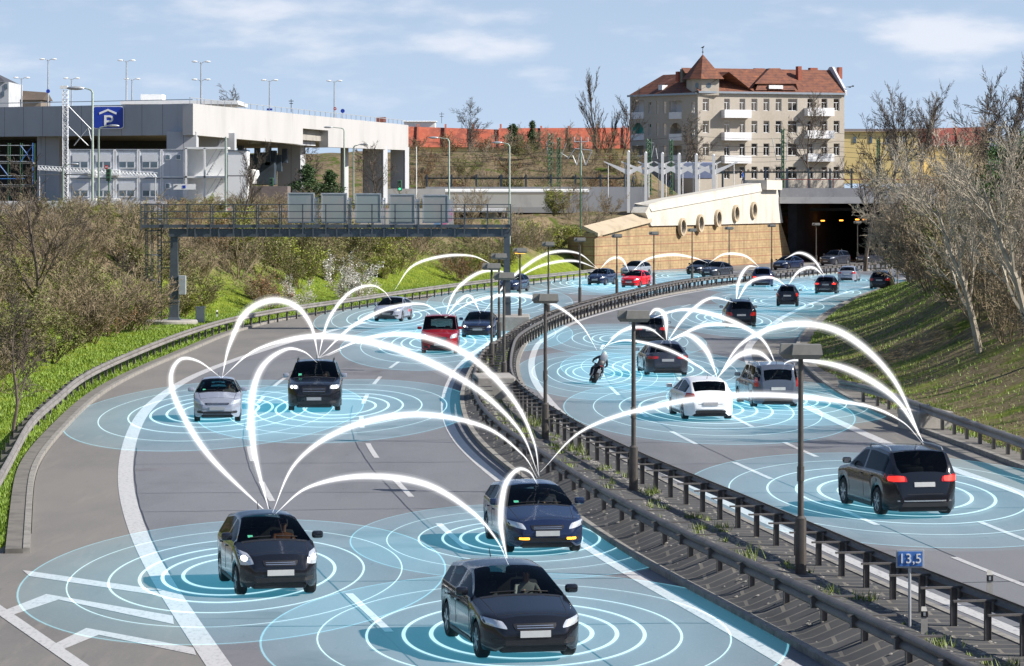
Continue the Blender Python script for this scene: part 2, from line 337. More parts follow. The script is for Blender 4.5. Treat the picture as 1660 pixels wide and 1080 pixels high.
def terrain():
    xs = np.unique(np.r_[np.linspace(-2500, -150, 12), np.linspace(-150, -50, 50), np.arange(-50, 62, .8), np.linspace(62, 180, 60), np.linspace(180, 2500, 12)])
    ys = np.unique(np.r_[np.linspace(-60, 40, 26), np.arange(40, 400, 1.1), np.linspace(400, 560, 60), np.linspace(560, 900, 20), np.linspace(900, 5000, 10)])
    X, Y = np.meshgrid(xs, ys); Z = Hgt(X.ravel(), Y.ravel())
    nx, ny = len(xs), len(ys); V = np.stack([X.ravel(), Y.ravel(), Z], 1)
    i = np.arange(nx-1)[None, :]+nx*np.arange(ny-1)[:, None]; i = i.ravel()
    Fa = np.stack([i, i+1, i+nx+1, i+nx], 1)
    me = bpy.data.meshes.new('ground'); me.from_pydata(V.tolist(), [], Fa.tolist()); me.shade_smooth()
    m = bpy.data.materials.new('bank_ground'); m.use_nodes = True; nt = m.node_tree; N = nt.nodes.new; L = nt.links.new
    b = nt.nodes['Principled BSDF']; b.inputs['Roughness'].default_value = .95; b.inputs['Specular IOR Level'].default_value = .1
    tc = N('ShaderNodeTexCoord'); sp = N('ShaderNodeSeparateXYZ'); L(tc.outputs['Object'], sp.inputs[0])
    def noise(sc, det=6):
        n = N('ShaderNodeTexNoise'); n.inputs['Scale'].default_value = sc; n.inputs['Detail'].default_value = det; n.inputs['Roughness'].default_value = .65; L(tc.outputs['Object'], n.inputs['Vector']); return n.outputs[0]
    def rng(v, a, b_, c=0., d=1.):
        n = N('ShaderNodeMapRange'); n.interpolation_type = 'SMOOTHSTEP'; L(v, n.inputs[0]); n.inputs[1].default_value = a; n.inputs[2].default_value = b_; n.inputs[3].default_value = c; n.inputs[4].default_value = d; return n.outputs[0]
    def mth(op, a, b_):
        n = N('ShaderNodeMath'); n.operation = op
        for k, v in enumerate((a, b_)):
            if isinstance(v, (int, float)): n.inputs[k].default_value = v
            else: L(v, n.inputs[k])
        return n.outputs[0]
    def mix(f, a, b_):
        n = N('ShaderNodeMix'); n.data_type = 'RGBA'; L(f, n.inputs[0])
        for k, v in ((6, a), (7, b_)):
            if isinstance(v, tuple): n.inputs[k].default_value = (*v, 1)
            else: L(v, n.inputs[k])
        return n.outputs[2]
    g = mix(rng(noise(1.6), .35, .65), (.13, .175, .018), (.23, .28, .03))
    g = mix(rng(noise(9), .45, .7), g, (.09, .115, .018))
    br = mix(rng(noise(2.3), .35, .65), (.12, .09, .055), (.23, .18, .11))
    br = mix(rng(noise(.5), .5, .62), br, (.075, .10, .02))
    zz = mth('ADD', sp.outputs[2], mth('MULTIPLY', mth('SUBTRACT', noise(.25), .5), 5.0))
    f = rng(zz, 1.3, 3.2)
    # right bank: patchy dry ground sooner
    rt = mth('MULTIPLY', rng(sp.outputs[0], 8., 14.), rng(noise(.35), .33, .52, .35, .95))
    f = mth('MAXIMUM', f, rt)
    L(mix(f, g, br), b.inputs['Base Color'])
    bp = N('ShaderNodeBump'); bp.inputs['Strength'].default_value = .7; bp.inputs['Distance'].default_value = .12; L(noise(7), bp.inputs['Height']); L(bp.outputs[0], b.inputs['Normal'])
    me.materials.append(m)
    o = bpy.data.objects.new('ground', me); COL.objects.link(o); tag(o, kind='structure')
terrain()
def lerpc(a, b, t, n=None):
    """curve between two curves; b looked up at nearest arc fraction by depth"""
    bx = np.interp(a[:, 1], b[:, 1], b[:, 0]); o = a.copy(); o[:, 0] = a[:, 0]*(1-t)+bx*t; return o
def resamp(c, ys):
    return np.stack([np.interp(ys, c[:, 1], c[:, 0]), ys, np.zeros(len(ys))], 1)
YS = np.arange(12, 455, 1.0)
def lift(c, z): c = c.copy(); c[:, 2] = z; return c
rL1, rL2, rR1, rR2 = [resamp(c, YS) for c in (L1c, L2c, R1c, R2c)]
def roadstrip(name, A, B, z, m):
    o = MB().strip(lift(A, z), lift(B, z)).build(name, m); return tag(o, kind='structure')
# carriageway sheets (each spans several columns so noise mapping stays in metres)
YL = np.arange(12, 455, 1.0)
lk = resamp(LKc, YS); near = YS < LKc[3, 1]
lk[near, 0] = np.minimum(-10.9-(LKc[3, 1]-YS[near])*9.0, -10.9); lk[:, 0] = np.maximum(lk[:, 0], -58); _w = np.interp(YS, [_a0[1], _a1[1]], [_a0[0]+.02, _a1[0]+.02]); lk[:, 0] = np.where((YS > _a0[1]) & (YS < _a1[1]), np.minimum(lk[:, 0], _w), lk[:, 0])
rk = resamp(RKc, YS)
rk[:, 0] = np.where(YS < 70, rk[:, 0]+0, rk[:, 0])
MLc = offs(rL2, .55); MRc = offs(rR1, -.55)
mlx = resamp(MLc, YS); mrx = resamp(MRc, YS)
roadstrip('hard_shoulder', lk, rL1, .0, SHLD)
roadstrip('carriageway', rL1, mlx, .0, ASPH)
roadstrip('carriageway', mrx, rR2, .0, ASPH)
roadstrip('hard_shoulder', rR2, rk, .0, SHLD)
# resurfaced patches
def patch(cA, cB, ta, tb, y0, y1, name='road_patch', z=.003, m=PATCH):
    ys = np.arange(y0, y1, 1.0); A = resamp(cA, ys); B = resamp(cB, ys); a = A.copy(); b = A.copy()
    a[:, 0] = A[:, 0]*(1-ta)+B[:, 0]*ta; b[:, 0] = A[:, 0]*(1-tb)+B[:, 0]*tb
    tag(MB().strip(lift(a, z), lift(b, z)).build(name, m), kind='structure')
patch(L1c, L2c, .36, 1.0, 71.0, 75.5); patch(L1c, L2c, .0, .36, 52.0, 55.5); patch(L1c, L2c, .05, .36, 87, 103, m=ASPH)
patch(R1c, R2c, .33, .97, 118, 135); patch(R1c, R2c, .33, .66, 60, 66)
patch(L1c, L2c, .36, .7, 128, 146)
rp = random.Random(9)
for k in range(26):
    L_ = k % 2; y = rp.uniform(52, 190); a_ = rp.choice((0.02, .36, .70)); w_ = rp.uniform(.06, .28); patch(*((L1c, L2c) if L_ else (R1c, R2c)), a_, a_+w_, y, y+rp.choice((1.5, 3, 6, 12)), z=.0036+.00004*k)
# joints
SEAL = mat('joint_sealant', (.03, .032, .04), .5, 0, .2, 4.)
for (a, b, t, y0, y1) in ((L1c, L2c, .345, 40, 190), (L1c, L2c, .025, 66, 100), (L1c, L2c, .685, 40, 120), (R1c, R2c, .32, 50, 190)):
    ys = np.arange(y0, y1, 1.0); A = resamp(a, ys); B = resamp(b, ys); c = A.copy(); c[:, 0] = A[:, 0]*(1-t)+B[:, 0]*t
    c[:, 0] += .008*np.sin(ys*1.7)+.008*np.sin(ys*.6)
    tag(MB().strip(lift(offs(c, -.015), .005), lift(offs(c, .015), .005)).build('road_joint', SEAL), kind='structure')
for k, y in enumerate((58, 64.5, 79, 84, 93, 101, 108, 121, 139, 150, 163, 180)):
    for (a, b) in ((rL1, rL2), (rR1, rR2)):
        xa = np.interp(y, YS, a[:, 0]); xb = np.interp(y, YS, b[:, 0]); n = 14; t = np.linspace(0, 1, n); c = np.stack([xa+(xb-xa)*t, y+t*(.5+(k % 3)*.4)+.05*np.sin(t*23+k), np.zeros(n)], 1)
        tag(MB().strip(lift(offs(c, -.02), .0055), lift(offs(c, .02), .0055)).build('road_joint', SEAL), kind='structure')
# markings
def line(c, w, name, y0=12, y1=452, z=.007):
    c = c[(c[:, 1] > y0) & (c[:, 1] < y1)]
    tag(MB().strip(lift(offs(c, -w/2), z), lift(offs(c, w/2), z)).build(name, PAINT), kind='structure')
line(rL1, .42, 'edge_line'); line(rL2, .34, 'edge_line'); line(rR1, .30, 'edge_line'); line(rR2, .40, 'edge_line')
def dashes(cA, cB, t, y_start, n, dash=5.6, per=12.4, w=.16):
    ys = np.arange(12, 440, .5); A = resamp(cA, ys); B = resamp(cB, ys); c = A.copy(); c[:, 0] = A[:, 0]*(1-t)+B[:, 0]*t
    s = np.r_[0, np.cumsum(np.linalg.norm(np.diff(c, axis=0), axis=1))]; s0 = np.interp(y_start, ys, s); mb = MB()
    k = int(-(s0)//per)+1
    while s0+k*per+dash < s[-1]:
        a = s0+k*per; q = np.linspace(a, a+dash, 7); d = np.stack([np.interp(q, s, c[:, 0]), np.interp(q, s, c[:, 1]), np.zeros(7)], 1)
        mb.strip(lift(offs(d, -w/2), .007), lift(offs(d, w/2), .007)); k += 1
    tag(mb.build('lane_dashes', PAINT), kind='structure')
dashes(L1c, L2c, .36, 81.8, 0); dashes(L1c, L2c, .72, 83.0, 0); dashes(R1c, R2c, .31, 88.2, 0); dashes(R1c, R2c, .64, 95.7, 0)
# chevrons of the gore, bottom left
mb = MB()
def qpx(pts, z=.007): return [G(x, y, z) for x, y in pts]
for q in ([(36, 924), (250, 955), (262, 966), (48, 934)], [(6, 990), (75, 963), (95, 972), (14, 999)], [(75, 963), (280, 998), (282, 1012), (95, 972)],
          [(88, 1044), (140, 1018), (160, 1029), (104, 1052)], [(140, 1018), (314, 1050), (318, 1062), (160, 1029)]):
    mb.add(qpx(q), [(0, 1, 2, 3)])
tag(mb.build('gore_chevrons', PAINT), kind='structure')
c = cr([G(x, y) for x, y in ((-200, 852), (0, 990), (130, 1080), (330, 1218))], .5)
tag(MB().strip(lift(offs(c, -.14), .009), lift(offs(c, .14), .009)).build('edge_line', PAINT), kind='structure')
# kerb and gutter strips
def kerbstrip(c, d0, d1, z0, z1, m, name, y0=0, y1=999):
    c = c[(c[:, 1] >= y0) & (c[:, 1] <= y1)]
    a = offs(c, d0); b = offs(c, d1); n = len(c)
    vs = [(*p[:2], z0) for p in a]+[(*p[:2], z1) for p in a]+[(*p[:2], z1) for p in b]+[(*p[:2], z0) for p in b]
    fs = []
    for i in range(n-1):
        for k in range(3): fs.append((k*n+i, k*n+i+1, (k+1)*n+i+1, (k+1)*n+i))
    fs += [(0, n, 2*n, 3*n), (n-1, 2*n-1, 3*n-1, 4*n-1)]
    return tag(MB().add(vs, fs).build(name, m, fix=True), kind='structure')
kerbstrip(LKc, -.02, -.17, -.1, .125, KERB, 'kerb', 0, 330)
kerbstrip(LKc, -.17, -.55, -.1, .105, layered('gutter_slab', (.17, .155, .135), [((.10, .095, .085), 1.5, .45, .65, O1, .8)], .9), 'gutter', 0, 330)
kerbstrip(RKc, .02, .2, -.1, .13, KERB, 'kerb', 20, 360)
kerbstrip(RKc, .2, 1.0, -.1, .11, MATS['gutter_slab'], 'gutter', 20, 360)
kerbstrip(mlx, .0, .16, -.1, .12, KERB, 'kerb', 12, 450); kerbstrip(mrx, .0, -.16, -.1, .12, KERB, 'kerb', 12, 450)
# median surface; left slope shaped to turn dark like the barrier's shadow band
a = resamp(offs(mlx, .16), YS); b = resamp(offs(mrx, -.16), YS); mw = np.hypot(b[:, 0]-a[:, 0], 0)
def mcol(t, z): c = a.copy(); c[:, 0] = a[:, 0]*(1-t)+b[:, 0]*t; c[:, 2] = .10+z*np.minimum(.42, mw*.085)/.42; return c
MT = (0, .06, .22, .30, .52, .66, 1.0); MZ = (0, .06, .40, .42, .14, .02, 0)
mb = MB(); cols_ = [mcol(t, z) for t, z in zip(MT, MZ)]; n = len(YS); mb.add([tuple(p) for c in cols_ for p in c], [(j*n+i, (j+1)*n+i, (j+1)*n+i+1, j*n+i+1) for j in range(len(MT)-1) for i in range(n-1)])
tag(mb.build('median_strip', MEDP, smooth=60), kind='structure')
def mzz(t, y): return .10+float(np.interp(t, MT, MZ))*min(.42, float(np.interp(y, YS, mw))*.085)/.42
# loose stones, moss and weeds on the median
rnd = random.Random(5); mb = MB(); mg = MB()
for _ in range(2600):
    y = rnd.uniform(48, 150)**1.0; t = rnd.choice([rnd.uniform(.02, .98), rnd.gauss(.3, .015), rnd.gauss(.72, .02)]); x = np.interp(y, YS, a[:, 0])*(1-t)+np.interp(y, YS, b[:, 0])*t
    r = rnd.uniform(.015, .05); mb.ball((x, y, mzz(t, y)), r, 5, (1.3, 1.3, .6))
tag(mb.build('gravel', KERB), 'loose grit and stones lying on the paved median between the barriers', 'gravel', kind='stuff')
for k in range(230):
    y = rnd.uniform(48, 190); t = rnd.choice([rnd.gauss(.72, .03), rnd.gauss(.3, .03), rnd.gauss(.55, .06)]); t = min(.97, max(.03, t)); x = np.interp(y, YS, a[:, 0])*(1-t)+np.interp(y, YS, b[:, 0])*t
    s = rnd.uniform(.05, .16)*(2.2 if rnd.random() < .12 else 1)
    for j in range(int(10+s*160)):
        an = rnd.uniform(0, 6.28); l = s*rnd.uniform(.5, 1.6); q = Vector((x+rnd.gauss(0, s*.7), y+rnd.gauss(0, s*.9), mzz(t, y))); d = Vector((math.cos(an)*l*.5, math.sin(an)*l*.5, l)); w = Vector((-math.sin(an), math.cos(an), 0))*.012
        mg.add([q-w, q+w, q+d], [(0, 1, 2)])
tag(mg.build('weeds', leafmat('weed_leaf', (.10, .15, .02), (.22, .27, .05))), 'small green weeds growing in the joints of the median paving', 'weeds', kind='stuff')
# ------------------------------------------------------------------ guardrails
def frame_at(c, s):
    cs = np.r_[0, np.cumsum(np.linalg.norm(np.diff(c, axis=0), axis=1))]
    p = np.array([np.interp(s, cs, c[:, j]) for j in range(3)]); q = np.array([np.interp(min(s+.5, cs[-1]), cs, c[:, j]) for j in range(3)])-np.array([np.interp(max(s-.5, 0), cs, c[:, j]) for j in range(3)])
    return p, math.atan2(q[1], q[0]), cs[-1]
def sweep(c, prof, zb):
    """sweep closed profile [(d, z)] along curve c; d to the right"""
    n = len(prof); vs = []; fs = []; m = len(c); t = np.gradient(c[:, :2], axis=0); t /= np.linalg.norm(t, axis=1)[:, None]
    for i in range(m):
        for (d, z) in prof: vs.append((c[i, 0]+t[i, 1]*d, c[i, 1]-t[i, 0]*d, zb[i]+z if hasattr(zb, '__len__') else zb+z))
        if i:
            for k in range(n): fs.append(((i-1)*n+k, (i-1)*n+(k+1) % n, i*n+(k+1) % n, i*n+k))
    fs += [tuple(range(n)), tuple((m-1)*n+k for k in range(n))[::-1]]
    return vs, fs
def wprof(side, h=.31, t=.025, dep=.08):
    a = [(dep*.1, 0), (dep, .05), (dep, .10), (dep*.25, .155), (dep, .21), (dep, .26), (dep*.1, .31)]
    pr = [(side*d, z) for d, z in a]+[(side*(d-t), z) for d, z in a[::-1]]
    return pr if side > 0 else pr[::-1]
def guardrail(label, c, side, ztop, m, post_sp, postside, gz=None, group=None, brk=True, longbr=0., firstpost=.6):
    """side: +1 rail faces right of curve. posts stand behind."""
    root = thing('guardrail', label, 'guardrail', (float(c[0, 0]), float(c[0, 1]), 0), 0, group)
    org = Vector((c[0, 0], c[0, 1], 0)); cc = c-np.array(org)
    vs, fs = sweep(cc, wprof(side), ztop-.31); MB().add(vs, fs).build('rail', m, root, smooth=50)
    L_ = frame_at(c, 0)[2]; n = int(L_/post_sp); pm = None; rest = MB()
    z0 = .0 if gz is None else None
    pb = MB(); 
    pb.box(-.05, -.055, -.35, .05, -.047, ztop-.12); pb.box(-.05, .047, -.35, .05, .055, ztop-.12); pb.box(-.004, -.047, -.35, .004, .047, ztop-.12)
    if brk: pb.box(-.06, .055, ztop-.27, .06, .055+.22*1, ztop-.04)
    if longbr: pb.box(-.035, -longbr, ztop-.12, .035, .30, ztop-.085); pb.box(-.05, .1, ztop-.3, .05, .24, ztop-.12)
    pme = pb.mesh('post', m)
    for k in range(n):
        p, an, _ = frame_at(c, firstpost+k*post_sp); d = -side*(.30 if brk else .1)
        x = p[0]+math.sin(an)*d-org.x; y = p[1]-math.cos(an)*d-org.y; zz = 0 if gz is None else gz(p[0], p[1])
        rot = an if side < 0 else an+math.pi
        if k < 100:
            o = bpy.data.objects.new('post', pme); COL.objects.link(o); o.parent = root; o.location = (x, y, zz); o.rotation_euler = (0, 0, rot)
        else:
            rest.M = Matrix.Translation((x, y, zz)) @ Matrix.Rotation(rot, 4, 'Z'); rest.v += [tuple(rest.M @ Vector(v)) for v in pb.v]; b = len(rest.v)-len(pb.v); rest.f += [tuple(b+i for i in f) for f in pb.f]; rest.m += [0]*len(pb.f)
    if rest.v: tag(rest.build('posts', m, root), kind='stuff')
    return root
zt = .78
GLc = cr([G(x, y, zt) for x, y in ((-260, 960), (-60, 850), (0, 772), (29, 719), (53, 680), (96, 643), (126, 617), (170, 593), (252, 558), (315, 535), (378, 517), (460, 501.5), (567, 486), (683, 469), (798, 454.5), (860, 449), (965, 438))], 1.0); GLc = smooth_curve(GLc, 3, 2); GLc[:, 2] = 0
guardrail('pale steel guardrail along the green verge on the left of the motorway', GLc, 1, zt+.12, RAIL, 2.6, -1, gz=None)
MLr = cr([G(x, y, zt) for x, y in ((2600, 1650), (1900, 1250), (1566, 1079), (1494, 1043), (1367, 985), (1241, 924), (1080, 852), (947, 778), (894, 742), (871, 728), (818, 697), (778, 656), (768, 631), (770, 604), (777, 582), (788, 563))], 1.0); MLr = smooth_curve(MLr, 3, 2)
MRr = cr([G(x, y, zt) for x, y in ((3200, 1500), (2400, 1250), (1900, 1090), (1660, 993), (1494, 931), (1349, 870), (1168, 794), (1060, 750), (960, 703), (904, 670), (861, 642), (834, 618), (827, 597), (830, 568), (841, 545), (880, 522), (928, 502), (1014, 478), (1128, 453.7), (1258, 440.7), (1420, 426), (1560, 418))], 1.0); MRr = smooth_curve(MRr, 3, 2)
MLr[:, 2] = 0; MRr[:, 2] = 0
tail = offs(MRr, -.85); tail = tail[tail[:, 1] > 175]; MLr = np.vstack([MLr, tail]); MLr = smooth_curve(cr(MLr[::4], 1.0), 3, 2)
guardrail('dark weathered guardrail on the left edge of the median, beside the oncoming lanes', MLr, -1, zt+.08, RAILD, 2.6, 1, brk=False, longbr=.55)
guardrail('dark weathered guardrail on tall posts on the right edge of the median', MRr, 1, zt+.12, RAILD, 1.9, -1, brk=False, longbr=.62)
# lower cross rail of the right-hand median guardrail is a thing of the same barrier: extra sweep
GRc = cr([G(x, y, zt) for x, y in ((2500, 1010), (1950, 815), (1660, 715), (1596, 693), (1507, 662), (1448, 641), (1411, 628), (1385, 620), (1362, 619))], 1.0); GRc = smooth_curve(GRc, 3, 2); GRc[:, 2] = 0
guardrail('grey guardrail at the foot of the shaded bank right of the motorway', GRc, -1, zt+.08, RAIL, 2.0, 1)
# ================================================================== VEHICLES
def paint(name, col, metal=.25, rough=.32):
    m = mat(name, col, .16, metal*.5, .03, 3., coat=.3); return m
def glassmat(name, tint=.12):
    m = bpy.data.materials.new(name); m.use_nodes = True; nt = m.node_tree; N = nt.nodes.new; L = nt.links.new; nt.nodes.clear()
    out = N('ShaderNodeOutputMaterial'); tr = N('ShaderNodeBsdfTransparent'); tr.inputs[0].default_value = (tint*.9, tint, tint*.98, 1)
    gl_ = N('ShaderNodeBsdfGlossy'); gl_.inputs['Roughness'].default_value = .03; gl_.inputs[0].default_value = (.30, .34, .38, 1); fr = N('ShaderNodeFresnel'); fr.inputs[0].default_value = 1.52
    mx = N('ShaderNodeMixShader'); L(fr.outputs[0], mx.inputs[0]); L(tr.outputs[0], mx.inputs[1]); L(gl_.outputs[0], mx.inputs[2]); L(mx.outputs[0], out.inputs[0]); MATS[name] = m; return m
GLASS = glassmat('windscreen_glass', .62); GLASSD = glassmat('tinted_glass', .22)
INT = mat('dark_interior_fabric', (.03, .03, .033), .9, 0, .2, 10.)
INTL = mat('grey_seat_fabric', (.10, .10, .11), .9, 0, .2, 10.)
CHROME = mat('bright_trim', (.6, .6, .62), .2, .9, .03, 3.)
ALLOY = mat('alloy_rim', (.38, .39, .41), .3, .75, .06, 3.)
HEADL = mat('headlight_lens', (.55, .58, .62), .12, .35, .15, 14., coat=.8)
HEADON = emit('lit_lamp', (1.0, .93, .8), 2.2); AMBER = emit('lit_indicator', (1.0, .42, .03), 2.2)
TAILR = mat('tail_lamp_red', (.42, .012, .012), .2, 0, .15, 12., coat=.8); TAILON = emit('lit_tail_lamp', (1.0, .03, .02), .9)
PLATE = mat('blank_number_plate', (.45, .45, .44), .45, 0, .06, 8.); PLATEG = mat('grey_number_plate', (.3, .3, .31), .5, 0, .06, 8.)
GRILLE = mat('grille_black', (.012, .012, .014), .35, 0, .3, 30.)
STICK = mat('green_sticker', (.08, .42, .25), .5); SKIN = mat('skin', (.52, .30, .21), .55, 0, .06, 6.); HAIR = mat('dark_hair', (.04, .025, .018), .7, 0, .2, 20.)
def skin_body(name, joints, edges, m, parent=None, sub=2):
    """one continuous figure grown from a skeleton; joints: {key: (pos, radius)}; root first"""
    keys = list(joints); me = bpy.data.meshes.new(name); me.from_pydata([joints[k][0] for k in keys], [(keys.index(a), keys.index(b)) for a, b in edges], [])
    o = bpy.data.objects.new(name, me); COL.objects.link(o)
    md = o.modifiers.new('skin', 'SKIN'); md.use_smooth_shade = True; o.modifiers.new('sub', 'SUBSURF').levels = sub
    for i, k in enumerate(keys):
        r = joints[k][1]; r = r if hasattr(r, '__len__') else (r, r); me.skin_vertices[0].data[i].radius = r; me.skin_vertices[0].data[i].use_root = (i == 0)
    dg = bpy.context.evaluated_depsgraph_get(); ev = o.evaluated_get(dg); m2 = bpy.data.meshes.new_from_object(ev); m2.name = name
    o.modifiers.clear(); o.data = m2; m2.materials.clear()
    for mm in (m if isinstance(m, (list, tuple)) else [m]): m2.materials.append(mm)
    for p in m2.polygons: p.use_smooth = True
    if parent: o.parent = parent
    return o
def head_on(o, c, fwd, hair=HAIR, helmet=None):
    """hair cap and small facial features as children; c head centre, fwd unit vector"""
    fwd = Vector(fwd); M = Matrix.Translation(Vector(c)) @ Vector((0, 1, 0)).rotation_difference(fwd).to_matrix().to_4x4()
    mb = MB(); mb.M = M
    if helmet:
        mb.ball((0, 0, .01), .145, 14, (.92, 1.08, 1.0)); mb.build('helmet', helmet, o, smooth=60); v = MB(); v.M = M; v.ball((0, .045, .0), .115, 12, (1.02, 1.0, .5)); v.build('visor', BLK, o, smooth=60); return
    mb.ball((0, -.025, .03), .108, 12, (.92, 1., .98)); mb.build('hair', hair, o, smooth=60)
def driver(M, label, shirt, wheel_side=1, parentless=True, arms=True, group=None):
    """seated person. M: car matrix; seat position in car frame (forward=+x, left=+y)"""
    sx, sy = (-.05, .36*wheel_side); J = {}; E = []
    def j(k, x, y, z, r, a=None):
        J[k] = ((x, y, z), r)
        if a: E.append((a, k))
    j('pel', -.05, 0, .0, (.17, .13)); j('waist', -.07, 0, .18, (.15, .11), 'pel'); j('chest', -.10, 0, .38, (.18, .12), 'waist'); j('neck0', -.09, 0, .50, (.07, .07), 'chest'); j('neck', -.075, 0, .57, .055, 'neck0')
    j('head', -.06, 0, .68, (.085, .10), 'neck'); j('crown', -.06, 0, .76, (.07, .085), 'head')
    for s, n in ((1, 'l'), (-1, 'r')):
        j('sh'+n, -.10, .19*s, .45, .06, 'chest'); j('el'+n, .12, .24*s, .27, .045, 'sh'+n); j('wr'+n, .36, .15*s, .40, .032, 'el'+n); j('ha'+n, .42, .13*s, .43, .035, 'wr'+n)
        j('hip'+n, .0, .10*s, -.02, .09, 'pel'); j('kn'+n, .42, .13*s, .08, .065, 'hip'+n); j('an'+n, .72, .13*s, -.25, .045, 'kn'+n); j('to'+n, .84, .13*s, -.27, .035, 'an'+n)
    o = skin_body('person', J, E, [shirt, SKIN, DENIM], None, 1)
    for p in o.data.polygons:
        c = p.center
        if c.z > .53: p.material_index = 1
        elif c.x > .33 and c.z > .33: p.material_index = 1
        elif c.z < .06: p.material_index = 2
    h = MB(); h.ball((-.085, 0, .735), .098, 12, (.98, .88, .95)); h.build('hair', HAIR, o, smooth=60)
    f = MB(); f.ball((.035, 0, .675), .016, 6, (1, .8, 1.3)); f.build('nose', SKIN, o, smooth=60)
    e = MB(); e.ball((.026, .032, .70), .011, 6); e.ball((.026, -.032, .70), .011, 6); e.build('eyes', HAIR, o)
    tag(o, label, 'person', group); return o
DENIM = mat('blue_denim', (.03, .045, .09), .9, 0, .2, 10.)
def car(label, cat, cx, cy, head, body, L=4.2, Wd=1.76, Hh=1.46, wb=None, r=.31, nose=.62, hood=.80, cowl=(.23, .98), rf=(.02, None), rr=(-.36, None), rg=(-.475, .98), tail=None,
        belt_r=1.0, tumble=.50, lights=None, name='car', roofrails=False, tint=GLASSD, front_on=False, tail_on=False, amber=False, plate=PLATE, detail=2, rimm=ALLOY, ind=None, driver_=None, passenger=None, glassroof=False, cladding=None, markings=None, mirrorm=None, lightstyle='normal'):
    """fractions are of the length, measured from the middle, front positive"""
    wb = wb or L*.6; h2 = L/2
    xf, xr = h2-.19*L, h2-.19*L-wb
    rfx, rfz = rf[0]*L, rf[1] or Hh-.03; rrx, rrz = rr[0]*L, rr[1] or Hh-(.05 if tumble < .4 else .11)
    cwx, cwz = cowl[0]*L, cowl[1]; rgx, rgz = rg[0]*L, rg[1]
    tail = tail or []
    top = [(h2, nose-.08), (h2-.03, nose), (h2-.13, hood-.05), (h2-.32, hood), (cwx, cwz), (rfx, rfz), ((rfx*.55+rrx*.45), Hh), (rrx, rrz), (rgx, rgz)]+[(a*L, z) for a, z in tail]+[(-h2+.06, min(rgz, .92 if not tail else tail[-1][1])-.06), (-h2+.01, .62), (-h2, .52)]
    top = sorted(top); tx = [p[0] for p in top]; tz = [p[1] for p in top]
    zt_ = lambda x: float(np.interp(x, tx, tz))
    def zts(x):
        if rfx+.0 < x < cwx or rrx > x > rgx: return zt_(x)+ (.035*math.sin(math.pi*(x-rfx)/(cwx-rfx)) if x > 0 else .03*math.sin(math.pi*(x-rrx)/(rgx-rrx)))
        return sum(zt_(x+d) for d in (-.06, -.03, 0, .03, .06))/5 if abs(x) < h2-.15 else zt_(x)
    cwb = cwz-.02
    zb_ = lambda x: float(np.interp(x, [-h2, rgx, cwx, h2], [belt_r-.05, belt_r, cwb, cwb]))
    def wid(x):
        a = h2-abs(x); w = Wd/2
        k = 1-.36*max(0, 1-a/.62)**2.4-.02*max(0, 1-a/1.4)**2
        return w*k
    def bot(x):
        z0 = .20+.10*max(0, 1-(h2-abs(x))/.12)
        for xw in (xf, xr):
            d = abs(x-xw); Ra = r+.055
            if d <= Ra+1e-6: return r+math.sqrt(max(0, Ra*Ra-d*d))*.98
        return z0
    Ra = r+.055
    dxb = (rgx-cwx)
    pil = [cwx-(cwx-rrx)*.47]              # B pillar
    keys = {cwx, rfx, rrx, rgx, h2, -h2, h2-.03, h2-.13, -h2+.01, -h2+.06, h2-.32, -h2+.3}|{a*L for a, _ in tail}
    for xw in (xf, xr):
        keys |= {xw+Ra*math.cos(math.pi*k/8) for k in range(9)}|{xw+Ra+.012, xw-Ra-.012}
    keys |= {pil[0]-.05, pil[0]+.05}
    wagon = rgx < -h2+.35
    if wagon: qx = xr+.02; keys |= {rrx+.12, }
    for k in np.linspace(-h2+.12, h2-.2, 26): keys.add(float(k))
    for t in np.linspace(0, 1, 5): keys.add(cwx+(rfx-cwx)*t); keys.add(rrx+(rgx-rrx)*t)
    ks = sorted(keys); imp = {cwx, rfx, rrx, rgx, pil[0]-.05, pil[0]+.05, h2, -h2}; xs = []
    for k in ks:
        if xs and k-xs[-1] < .011:
            if k in imp and xs[-1] not in imp: xs[-1] = k
            elif k not in imp: continue
            else: xs.append(k)
        else: xs.append(k)
    NR = 12; rings = []
    for x in xs:
        zt = zts(x); zb = zb_(x); w = wid(x); b = bot(x)
        gh = zt-zb
        if gh > .03:
            wr = w*.93-tumble*gh*min(1, 1.0); tk = min(.065, gh*.4)
            t2 = (wr, zt-.03*min(1, gh*4)); t3 = (wr+tumble*tk*.8+.01, zt-tk-.02); t4 = (w*.955, zb)
            if t3[1] < zb+.004: t3 = (w*.95, zb+.004)
        else:
            zb = min(zb, zt-.012); w4 = w*.955; t2 = (w*.86, zt-.012); t3 = (w*.90, zt-.022); t4 = (w*.945, zt-.035); zb = zt-.035
        crown = .065
        t0 = (0, zt+crown*.6); t0b = (t2[0]*.5, zt+crown*.45); t1 = (t2[0]*.88, zt+crown*.05-.004)
        sh = t4[1]-.07; b = min(b, sh-.06); H_ = sh-b
        side = [(w*.995, sh), (w, b+H_*.62), (w*.985, b+H_*.42), (w*.992, b+H_*.22), (w*.975, b+min(.05, H_*.1)), (w*.95, b)]
        rings.append([t0, t0b, t1, t2, t3, t4]+side)
    NR = 12; n = len(xs); V = []
    for x, rg_ in zip(xs, rings):
        for (y, z) in rg_: V.append((x, y, z))
    off = len(V)
    for x, rg_ in zip(xs, rings):
        for (y, z) in rg_: V.append((x, -y, z))
    parts = {'body': [], 'windscreen': [], 'rear_window': [], 'side_window_l': [], 'side_window_r': []}
